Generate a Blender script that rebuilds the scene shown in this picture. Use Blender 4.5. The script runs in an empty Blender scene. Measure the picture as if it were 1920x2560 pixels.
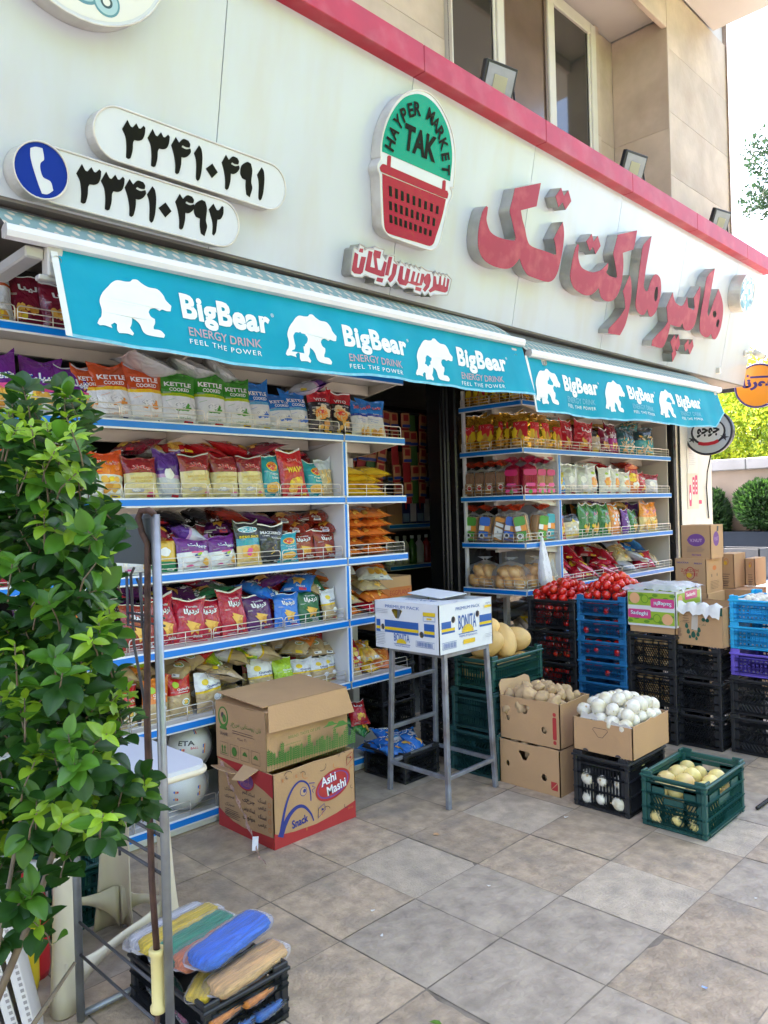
import bpy, math, random
from math import sin, cos, pi, radians as rad, sqrt, exp
from mathutils import Vector, Matrix, Euler, noise as mnoise
random.seed(7)
SC = bpy.context.scene
COL = SC.collection
# ------------------------------------------------------------------ camera
cam = bpy.data.cameras.new('camera'); cam_o = bpy.data.objects.new('camera', cam); COL.objects.link(cam_o)
cam.sensor_fit = 'HORIZONTAL'; cam.sensor_width = 36.0; cam.lens = 36.06
cam.clip_start = 0.05; cam.clip_end = 900
YAW, PITCH, ROLL = rad(45.338), rad(-0.144), rad(-1.6456)
_f = Vector((sin(YAW)*cos(PITCH), cos(YAW)*cos(PITCH), sin(PITCH)))
_r = Vector((cos(YAW), -sin(YAW), 0)); _u = _r.cross(_f)
_r2 = _r*cos(ROLL) + _u*sin(ROLL); _u2 = -_r*sin(ROLL) + _u*cos(ROLL)
cam_o.matrix_world = Matrix(((_r2.x, _u2.x, -_f.x, 0), (_r2.y, _u2.y, -_f.y, 0), (_r2.z, _u2.z, -_f.z, 1.55), (0, 0, 0, 1)))
SC.camera = cam_o
# ------------------------------------------------------------------ sky, sun, exposure
SUN_DIR = Vector((0.12, 0.70, 0.78)).normalized()          # towards the sun: behind the building, high
w = bpy.data.worlds.new('World'); SC.world = w; w.use_nodes = True
nt = w.node_tree; bg = nt.nodes['Background']
sky = nt.nodes.new('ShaderNodeTexSky'); sky.sky_type = 'NISHITA'; sky.sun_disc = False
sky.sun_elevation = math.asin(SUN_DIR.z); sky.sun_rotation = math.atan2(SUN_DIR.x, SUN_DIR.y)
sky.air_density = 0.75; sky.dust_density = 6.0; sky.ozone_density = 0.0
nt.links.new(sky.outputs[0], bg.inputs[0]); bg.inputs[1].default_value = 0.15
sun = bpy.data.lights.new('sun', 'SUN'); sun.energy = 2.2; sun.angle = rad(0.5); sun.color = (1, 0.95, 0.86)
sun_o = bpy.data.objects.new('sun', sun); COL.objects.link(sun_o)
sun_o.rotation_euler = SUN_DIR.to_track_quat('Z', 'Y').to_euler()
SC.view_settings.view_transform = 'Standard'; SC.view_settings.look = 'None'
SC.view_settings.gamma = 1; SC.view_settings.exposure = 3.3; SC.view_settings.use_curve_mapping = False
SC.cycles.max_bounces = 8; SC.cycles.transparent_max_bounces = 24
SC.cycles.sample_clamp_indirect = 6; SC.cycles.use_denoising = True
# ------------------------------------------------------------------ helpers
class MB:
    """collects faces; build() links them as one mesh object"""
    def __init__(s): s.v = []; s.f = []; s.m = []; s.uv = None; s.sm = []
    def add(s, vs, fs, mi=0, smooth=False):
        b = len(s.v); s.v += [tuple(v) for v in vs]
        for f in fs: s.f.append([b+i for i in f]); s.m.append(mi); s.sm.append(smooth)
        return s
    def box(s, x0, x1, y0, y1, z0, z1, mi=0):
        vs = [(x0,y0,z0),(x1,y0,z0),(x1,y1,z0),(x0,y1,z0),(x0,y0,z1),(x1,y0,z1),(x1,y1,z1),(x0,y1,z1)]
        return s.add(vs, [(0,3,2,1),(4,5,6,7),(0,1,5,4),(1,2,6,5),(2,3,7,6),(3,0,4,7)], mi)
    def bbox(s, x0, x1, y0, y1, z0, z1, b=.004, mi=0):
        """box with chamfered edges"""
        b = min(b, (x1-x0)*.4, (y1-y0)*.4, (z1-z0)*.4)
        X = (x0, x1); Y = (y0, y1); Z = (z0, z1); vs = []; ix = {}
        for i in (0,1):
            for j in (0,1):
                for k in (0,1):
                    sx = b if i == 0 else -b; sy = b if j == 0 else -b; sz = b if k == 0 else -b
                    for a, p in enumerate(((X[i], Y[j]+sy, Z[k]+sz), (X[i]+sx, Y[j], Z[k]+sz), (X[i]+sx, Y[j]+sy, Z[k]))):
                        ix[i,j,k,a] = len(vs); vs.append(p)
        F = []
        def q(*c): F.append([ix[x] for x in c])
        q((0,0,0,0),(0,0,1,0),(0,1,1,0),(0,1,0,0)); q((1,0,0,0),(1,1,0,0),(1,1,1,0),(1,0,1,0))
        q((0,0,0,1),(1,0,0,1),(1,0,1,1),(0,0,1,1)); q((0,1,0,1),(0,1,1,1),(1,1,1,1),(1,1,0,1))
        q((0,0,0,2),(0,1,0,2),(1,1,0,2),(1,0,0,2)); q((0,0,1,2),(1,0,1,2),(1,1,1,2),(0,1,1,2))
        for j in (0,1):
            for k in (0,1):
                q((0,j,k,1),(1,j,k,1),(1,j,k,2),(0,j,k,2))
        for i in (0,1):
            for k in (0,1):
                q((i,0,k,0),(i,1,k,0),(i,1,k,2),(i,0,k,2))
            for j in (0,1):
                q((i,j,0,0),(i,j,1,0),(i,j,1,1),(i,j,0,1))
        for i in (0,1):
            for j in (0,1):
                for k in (0,1): q((i,j,k,0),(i,j,k,1),(i,j,k,2))
        return s.add(vs, F, mi)
    def prism(s, poly, T, d0, d1, mi=0, ms=None, holes=(), caps=True):
        """outline (2-D) extruded between offsets d0 and d1; T(x, y, d) -> 3-D"""
        ms = mi if ms is None else ms
        loops = [poly] + list(holes)
        if caps:
            vs, fs = fill(loops)
            s.add([T(x, y, d1) for x, y in vs], fs, mi)
        for lp in loops:
            n = len(lp)
            s.add([T(x, y, d0) for x, y in lp] + [T(x, y, d1) for x, y in lp], [(i, (i+1) % n, n+(i+1) % n, n+i) for i in range(n)], ms)
        return s
    def tube(s, pts, r, n=8, mi=0, closed=False, caps=True):
        pts = [Vector(p) for p in pts]; N = len(pts); rr = r if isinstance(r, (list, tuple)) else [r]*N
        vs = []; up = None
        for i, p in enumerate(pts):
            a = pts[(i-1) % N] if (closed or i > 0) else p; b = pts[(i+1) % N] if (closed or i < N-1) else p
            t = (b-a).normalized()
            if up is None: up = t.orthogonal().normalized()
            else:
                up = up - t*up.dot(t); up = up.normalized() if up.length > 1e-6 else t.orthogonal().normalized()
            w_ = t.cross(up)
            vs += [p + (up*cos(2*pi*k/n) + w_*sin(2*pi*k/n))*rr[i] for k in range(n)]
        fs = []
        for i in range(N if closed else N-1):
            j = (i+1) % N
            fs += [(i*n+k, i*n+(k+1) % n, j*n+(k+1) % n, j*n+k) for k in range(n)]
        if caps and not closed: fs += [tuple(range(n-1, -1, -1)), tuple((N-1)*n+k for k in range(n))]
        return s.add(vs, fs, mi, True)
    def lathe(s, prof, c=(0,0,0), n=20, mi=0, ax=None):
        vs = []; c = Vector(c)
        for r, h in prof:
            for k in range(n):
                a = 2*pi*k/n; vs.append(c + (Vector((r*cos(a), r*sin(a), h)) if ax is None else ax @ Vector((r*cos(a), r*sin(a), h))))
        fs = [(i*n+k, i*n+(k+1) % n, (i+1)*n+(k+1) % n, (i+1)*n+k) for i in range(len(prof)-1) for k in range(n)]
        return s.add(vs, fs, mi, True)
    def ell(s, c, rx, ry, rz, nu=12, nv=8, mi=0, jit=0, seed=0, rot=None):
        vs = []; c = Vector(c)
        for j in range(nv+1):
            th = pi*j/nv
            for i in range(nu):
                a = 2*pi*i/nu; d = Vector((sin(th)*cos(a), sin(th)*sin(a), cos(th)))
                k = 1 + jit*mnoise.noise(d*1.6 + Vector((seed*3.1, seed*1.7, 0)))
                p = Vector((d.x*rx*k, d.y*ry*k, d.z*rz*k)); vs.append(c + (rot @ p if rot else p))
        fs = [(j*nu+i, (j+1)*nu+i, (j+1)*nu+(i+1) % nu, j*nu+(i+1) % nu) for j in range(nv) for i in range(nu)]
        return s.add(vs, fs, mi, True)
    def mesh(s, name, mats):
        me = bpy.data.meshes.new(name); me.from_pydata(s.v, [], s.f)
        me.polygons.foreach_set('material_index', s.m); me.polygons.foreach_set('use_smooth', s.sm)
        for m in (mats if isinstance(mats, (list, tuple)) else [mats]): me.materials.append(m)
        if s.uv is not None:
            ul = me.uv_layers.new(name='UVMap'); fl = []
            for f in s.f:
                for i in f: fl += s.uv[i]
            ul.data.foreach_set('uv', fl)
        me.validate(); me.update(); return me
    def build(s, name, mats, parent=None, **kw): return put(name, s.mesh(name, mats), parent, **kw)
def put(name, me, parent=None, loc=(0,0,0), rot=(0,0,0), scale=(1,1,1), **kw):
    o = bpy.data.objects.new(name, me); COL.objects.link(o)
    o.location = loc; o.rotation_euler = rot; o.scale = scale
    if parent: o.parent = parent
    for k, v in kw.items(): o[k] = v
    return o
def empty(name, loc=(0,0,0), rot=(0,0,0), **kw):
    o = bpy.data.objects.new(name, None); COL.objects.link(o); o.empty_display_size = .1
    o.location = loc; o.rotation_euler = rot
    for k, v in kw.items(): o[k] = v
    return o
def copy_tree(o, parent=None):
    c = o.copy(); COL.objects.link(c)
    if parent: c.parent = parent
    for ch in o.children: copy_tree(ch, c)
    return c
def area2(p): return sum(p[i][0]*p[(i+1) % len(p)][1]-p[(i+1) % len(p)][0]*p[i][1] for i in range(len(p)))
from mathutils.geometry import tessellate_polygon
def fill(loops):
    vs = [p for lp in loops for p in lp]
    fs = tessellate_polygon([[Vector((x, y, 0)) for x, y in lp] for lp in loops])
    out = []
    for f in fs:
        a, b, c = (vs[i] for i in f)
        ar = (b[0]-a[0])*(c[1]-a[1])-(c[0]-a[0])*(b[1]-a[1])
        if abs(ar) < 1e-12: continue
        out.append(tuple(f) if ar > 0 else tuple(reversed(f)))
    return vs, out
def circ(cx, cy, rx, ry=None, n=28, a0=0, a1=2*pi):
    ry = rx if ry is None else ry; full = abs(a1-a0-2*pi) < 1e-6
    return [(cx+rx*cos(a0+(a1-a0)*i/(n if full else n-1)), cy+ry*sin(a0+(a1-a0)*i/(n if full else n-1))) for i in range(n)]
def rrect(x0, x1, y0, y1, r, n=5):
    out = []
    for cx, cy, a in ((x1-r, y0+r, -pi/2), (x1-r, y1-r, 0), (x0+r, y1-r, pi/2), (x0+r, y0+r, pi)):
        out += [(cx+r*cos(a+pi/2*i/n), cy+r*sin(a+pi/2*i/n)) for i in range(n+1)]
    return out
def smooth(p, n=4, lim=52, closed=True):
    """rounds a traced outline: curves through gentle points, keeps sharp corners"""
    N = len(p); out = []
    def turn(i):
        a, b, c = p[i-1], p[i], p[(i+1) % N]; u = (b[0]-a[0], b[1]-a[1]); v = (c[0]-b[0], c[1]-b[1])
        return abs(math.degrees(math.atan2(u[0]*v[1]-u[1]*v[0], u[0]*v[0]+u[1]*v[1])))
    sh = [turn(i) > lim for i in range(N)]
    if not closed: sh[0] = sh[-1] = True
    def tan(i, j):
        if sh[i]: return None
        a, c = p[i-1], p[(i+1) % N]; return ((c[0]-a[0])*.5, (c[1]-a[1])*.5)
    for i in range(N if closed else N-1):
        j = (i+1) % N; a, b = p[i], p[j]; d = (b[0]-a[0], b[1]-a[1]); l = sqrt(d[0]**2+d[1]**2); ta = tan(i, j) or d; tb = tan(j, i) or d
        def cl(t): q = sqrt(t[0]**2+t[1]**2) or 1; k = min(1, l/q); return (t[0]*k, t[1]*k)
        ta, tb = cl(ta), cl(tb)
        if sh[i] and sh[j]: out.append(a); continue
        for k in range(n):
            t = k/n; h0 = 2*t**3-3*t*t+1; h1 = t**3-2*t*t+t; h2 = -2*t**3+3*t*t; h3 = t**3-t*t
            out.append((h0*a[0]+h1*ta[0]+h2*b[0]+h3*tb[0], h0*a[1]+h1*ta[1]+h2*b[1]+h3*tb[1]))
    if not closed: out.append(p[-1])
    return out
def stroke(pts, w):
    """open polyline -> outline polygon of width w (scalar or list)"""
    n = len(pts); L = []; R = []
    for i, p in enumerate(pts):
        a = pts[max(i-1, 0)]; b = pts[min(i+1, n-1)]; dx, dy = b[0]-a[0], b[1]-a[1]; l = sqrt(dx*dx+dy*dy) or 1
        ww = (w[i] if isinstance(w, (list, tuple)) else w)/2; nx, ny = -dy/l*ww, dx/l*ww
        L.append((p[0]+nx, p[1]+ny)); R.append((p[0]-nx, p[1]-ny))
    return R + L[::-1]
# ---- lettering
_F = {'آ':('\ufe81','\ufe82'),'ا':('\ufe8d','\ufe8e'),'ب':('\ufe8f','\ufe90','\ufe91','\ufe92'),'پ':('\ufb56','\ufb57','\ufb58','\ufb59'),
 'ت':('\ufe95','\ufe96','\ufe97','\ufe98'),'ج':('\ufe9d','\ufe9e','\ufe9f','\ufea0'),'چ':('\ufb7a','\ufb7b','\ufb7c','\ufb7d'),
 'د':('\ufea9','\ufeaa'),'ر':('\ufead','\ufeae'),'ز':('\ufeaf','\ufeb0'),'س':('\ufeb1','\ufeb2','\ufeb3','\ufeb4'),'ش':('\ufeb5','\ufeb6','\ufeb7','\ufeb8'),
 'ف':('\ufed1','\ufed2','\ufed3','\ufed4'),'ک':('\ufb8e','\ufb8f','\ufb90','\ufb91'),'گ':('\ufb92','\ufb93','\ufb94','\ufb95'),
 'ل':('\ufedd','\ufede','\ufedf','\ufee0'),'م':('\ufee1','\ufee2','\ufee3','\ufee4'),'ن':('\ufee5','\ufee6','\ufee7','\ufee8'),
 'و':('\ufeed','\ufeee'),'ه':('\ufee9','\ufeea','\ufeeb','\ufeec'),'ی':('\ufbfc','\ufbfd','\ufbfe','\ufbff')}
def shape(s):
    if not any(c in _F for c in s): return s
    out = []
    for i, c in enumerate(s):
        if c not in _F: out.append(c); continue
        f = _F[c]; pv = i > 0 and s[i-1] in _F and len(_F[s[i-1]]) == 4; nx = i+1 < len(s) and s[i+1] in _F
        if len(f) == 2: out.append(f[1] if pv else f[0])
        else: out.append(f[3] if pv and nx else f[1] if pv else f[2] if nx else f[0])
    return ''.join(reversed(out))
_T = {}
def glyphs(s, bold=0.0, sp=1.0):
    """text -> (verts, faces) scaled to unit cap box: x 0..aspect, y 0..1"""
    k = (s, bold, sp)
    if k in _T: return _T[k]
    c = bpy.data.curves.new('t', 'FONT'); c.body = shape(s); c.offset = bold; c.space_character = sp; c.resolution_u = 3
    o = bpy.data.objects.new('t', c); COL.objects.link(o)
    m = o.to_mesh(); vs = [(v.co.x, v.co.y) for v in m.vertices]; fs = [tuple(p.vertices) for p in m.polygons]
    o.to_mesh_clear(); bpy.data.objects.remove(o); bpy.data.curves.remove(c)
    x0 = min(v[0] for v in vs); y0 = min(v[1] for v in vs); h = max(v[1] for v in vs)-y0
    vs = [((x-x0)/h, (y-y0)/h) for x, y in vs]
    out = []
    for f in fs:
        ar = sum(vs[f[i]][0]*vs[f[(i+1) % len(f)]][1]-vs[f[(i+1) % len(f)]][0]*vs[f[i]][1] for i in range(len(f)))
        out.append(f if ar > 0 else tuple(reversed(f)))
    _T[k] = (vs, out, max(v[0] for v in vs)); return _T[k]
class Print:
    """flat print laid on a surface by T(x, y, d) -> 3-D (d = height over the surface)"""
    def __init__(s, T, d=.0012): s.T = T; s.d = d; s.mb = MB(); s.mats = []; s.lay = 0
    def mi(s, m):
        if m not in s.mats: s.mats.append(m)
        return s.mats.index(m)
    def poly(s, p, m, holes=()):
        s.lay += 1; d = s.d + .00012*s.lay; vs, fs = fill([p]+list(holes)); s.mb.add([s.T(x, y, d) for x, y in vs], fs, s.mi(m)); return s
    def grid(s, x0, x1, y0, y1, m, n=6):
        s.lay += 1; d = s.d + .00012*s.lay
        vs = [(x0+(x1-x0)*i/n, y0+(y1-y0)*j/n) for j in range(n+1) for i in range(n+1)]
        s.mb.add([s.T(x, y, d) for x, y in vs], [(j*(n+1)+i, j*(n+1)+i+1, (j+1)*(n+1)+i+1, (j+1)*(n+1)+i) for j in range(n) for i in range(n)], s.mi(m), True); return s
    def text(s, t, x, y, w, h, m, bold=0.0, sp=1.0, slant=0, rot=0, keep=False):
        """text box with lower left corner x, y, width w, height h"""
        vs, fs, asp = glyphs(t, bold, sp); s.lay += 1; d = s.d + .00012*s.lay
        if keep: w = asp*h
        ca, sa = cos(rot), sin(rot); P = []
        for a, b in vs:
            px, py = a/asp*w + slant*b*h, b*h; P.append(s.T(x+px*ca-py*sa, y+px*sa+py*ca, d))
        s.mb.add(P, fs, s.mi(m)); return s
    def build(s, name, parent, **kw): return s.mb.build(name, s.mats, parent, **kw)
def frame(o, r, u, n):
    o, r, u, n = Vector(o), Vector(r), Vector(u), Vector(n)
    return lambda x, y, d=0: o + r*x + u*y + n*d
# ---- materials
MATS = {}
def M(name, col, rough=.5, var=0., scale=8., bump=0., bscale=60., metal=0., spec=.5, dirt=None, dscale=3., damt=.5, rand=0., coat=0., trans=0., sss=0, detail=5, gen=False, world=False, st=None):
    if name in MATS: return MATS[name]
    m = bpy.data.materials.new(name); m.use_nodes = True; MATS[name] = m
    t = m.node_tree; b = t.nodes['Principled BSDF']; N = t.nodes.new; L = t.links.new
    b.inputs['Roughness'].default_value = rough; b.inputs['Metallic'].default_value = metal
    b.inputs['Specular IOR Level'].default_value = spec; b.inputs['Coat Weight'].default_value = coat
    b.inputs['Transmission Weight'].default_value = trans
    if sss: b.inputs['Subsurface Weight'].default_value = sss; b.inputs['Subsurface Radius'].default_value = (.01, .008, .004); b.inputs['Subsurface Scale'].default_value = 1.
    c4 = (*col, 1); b.inputs['Base Color'].default_value = c4
    tc = N('ShaderNodeTexCoord'); src = tc.outputs['Generated' if gen else 'Object']; cur = None
    if rand:
        oi = N('ShaderNodeObjectInfo'); ad = N('ShaderNodeVectorMath'); ad.operation = 'MULTIPLY_ADD'
        L(oi.outputs['Random'], ad.inputs[0]); ad.inputs[1].default_value = (37, 53, 71); L(src, ad.inputs[2]); src = ad.outputs[0]
    if st:
        sv = N('ShaderNodeVectorMath'); sv.operation = 'MULTIPLY'; sv.inputs[1].default_value = st; L(src, sv.inputs[0]); src = sv.outputs[0]
    wsrc = src
    if world: wsrc = N('ShaderNodeNewGeometry').outputs['Position']
    def ns(sc, det=detail, src=src):
        n = N('ShaderNodeTexNoise'); n.inputs['Scale'].default_value = sc; n.inputs['Detail'].default_value = det; L(src, n.inputs['Vector']); return n
    if var or rand:
        hs = N('ShaderNodeHueSaturation'); hs.inputs['Color'].default_value = c4; cur = hs.outputs[0]
        mr = N('ShaderNodeMapRange'); mr.inputs[1].default_value = .3; mr.inputs[2].default_value = .7; mr.inputs[3].default_value = 1-var; mr.inputs[4].default_value = 1+var
        L(ns(scale).outputs[0], mr.inputs[0]); val = mr.outputs[0]
        if rand:
            m2 = N('ShaderNodeMapRange'); m2.inputs[3].default_value = 1-rand; m2.inputs[4].default_value = 1+rand; L(oi.outputs['Random'], m2.inputs[0])
            mm = N('ShaderNodeMath'); mm.operation = 'MULTIPLY'; L(val, mm.inputs[0]); L(m2.outputs[0], mm.inputs[1]); val = mm.outputs[0]
        L(val, hs.inputs['Value'])
    if dirt:
        mx = N('ShaderNodeMix'); mx.data_type = 'RGBA'; rp = N('ShaderNodeMapRange'); rp.inputs[1].default_value = .48; rp.inputs[2].default_value = .72; rp.inputs[4].default_value = damt
        L(ns(dscale, 8, wsrc).outputs[0], rp.inputs[0]); L(rp.outputs[0], mx.inputs[0])
        if cur: L(cur, mx.inputs[6])
        else: mx.inputs[6].default_value = c4
        mx.inputs[7].default_value = (*dirt, 1); cur = mx.outputs[2]
    if cur: L(cur, b.inputs['Base Color'])
    if bump:
        bp = N('ShaderNodeBump'); bp.inputs['Strength'].default_value = min(1, bump); bp.inputs['Distance'].default_value = .01
        L(ns(bscale).outputs[0], bp.inputs['Height']); L(bp.outputs[0], b.inputs['Normal'])
    return m
def plastic_film(name, tint=(1,1,1), opa=.12, rough=.12):
    """thin clear film: mostly see-through, with a glossy skin"""
    if name in MATS: return MATS[name]
    m = bpy.data.materials.new(name); m.use_nodes = True; MATS[name] = m; t = m.node_tree; N = t.nodes.new; L = t.links.new
    t.nodes.remove(t.nodes['Principled BSDF']); out = t.nodes['Material Output']
    tr = N('ShaderNodeBsdfTransparent'); tr.inputs[0].default_value = (*[.4+.6*c for c in tint], 1)
    pr = N('ShaderNodeBsdfPrincipled'); pr.inputs['Base Color'].default_value = (*tint, 1); pr.inputs['Roughness'].default_value = rough
    lw = N('ShaderNodeLayerWeight'); lw.inputs[0].default_value = .35
    tc = N('ShaderNodeTexCoord'); n = N('ShaderNodeTexNoise'); n.inputs['Scale'].default_value = 26; n.inputs['Detail'].default_value = 4; L(tc.outputs['Object'], n.inputs['Vector'])
    bp = N('ShaderNodeBump'); bp.inputs['Strength'].default_value = .7; bp.inputs['Distance'].default_value = .012; L(n.outputs[0], bp.inputs['Height']); L(bp.outputs[0], pr.inputs['Normal']); L(bp.outputs[0], lw.inputs['Normal'])
    mp = N('ShaderNodeMapRange'); mp.inputs[3].default_value = opa; mp.inputs[4].default_value = min(.9, opa+.5); L(lw.outputs['Fresnel'], mp.inputs[0])
    mx = N('ShaderNodeMixShader'); L(mp.outputs[0], mx.inputs[0]); L(tr.outputs[0], mx.inputs[1]); L(pr.outputs[0], mx.inputs[2]); L(mx.outputs[0], out.inputs[0])
    return m
WHITE = M('white_enamel', (.78,.79,.79), .35, .04, 3); BLUE = M('strip_blue', (.0,.19,.66), .35, .06, 5)
SHELFMETAL = M('shelf_metal', (.62,.60,.57), .45, .05, 4); WIRE = M('chrome_wire', (.80,.75,.66), .3, metal=.8)
BLACK = M('print_black', (.015,.015,.018), .4); PWHITE = M('print_white', (.82,.82,.82), .45); PRED = M('print_red', (.55,.02,.04), .4)
CARD = M('cardboard', (.50,.295,.145), .8, .09, 5, .12, 90, rand=.05, dirt=(.38,.22,.11), dscale=2.5, damt=.35); CARDIN = M('cardboard_inside', (.56,.36,.20), .85, .07, 4, .1, 80)
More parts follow.
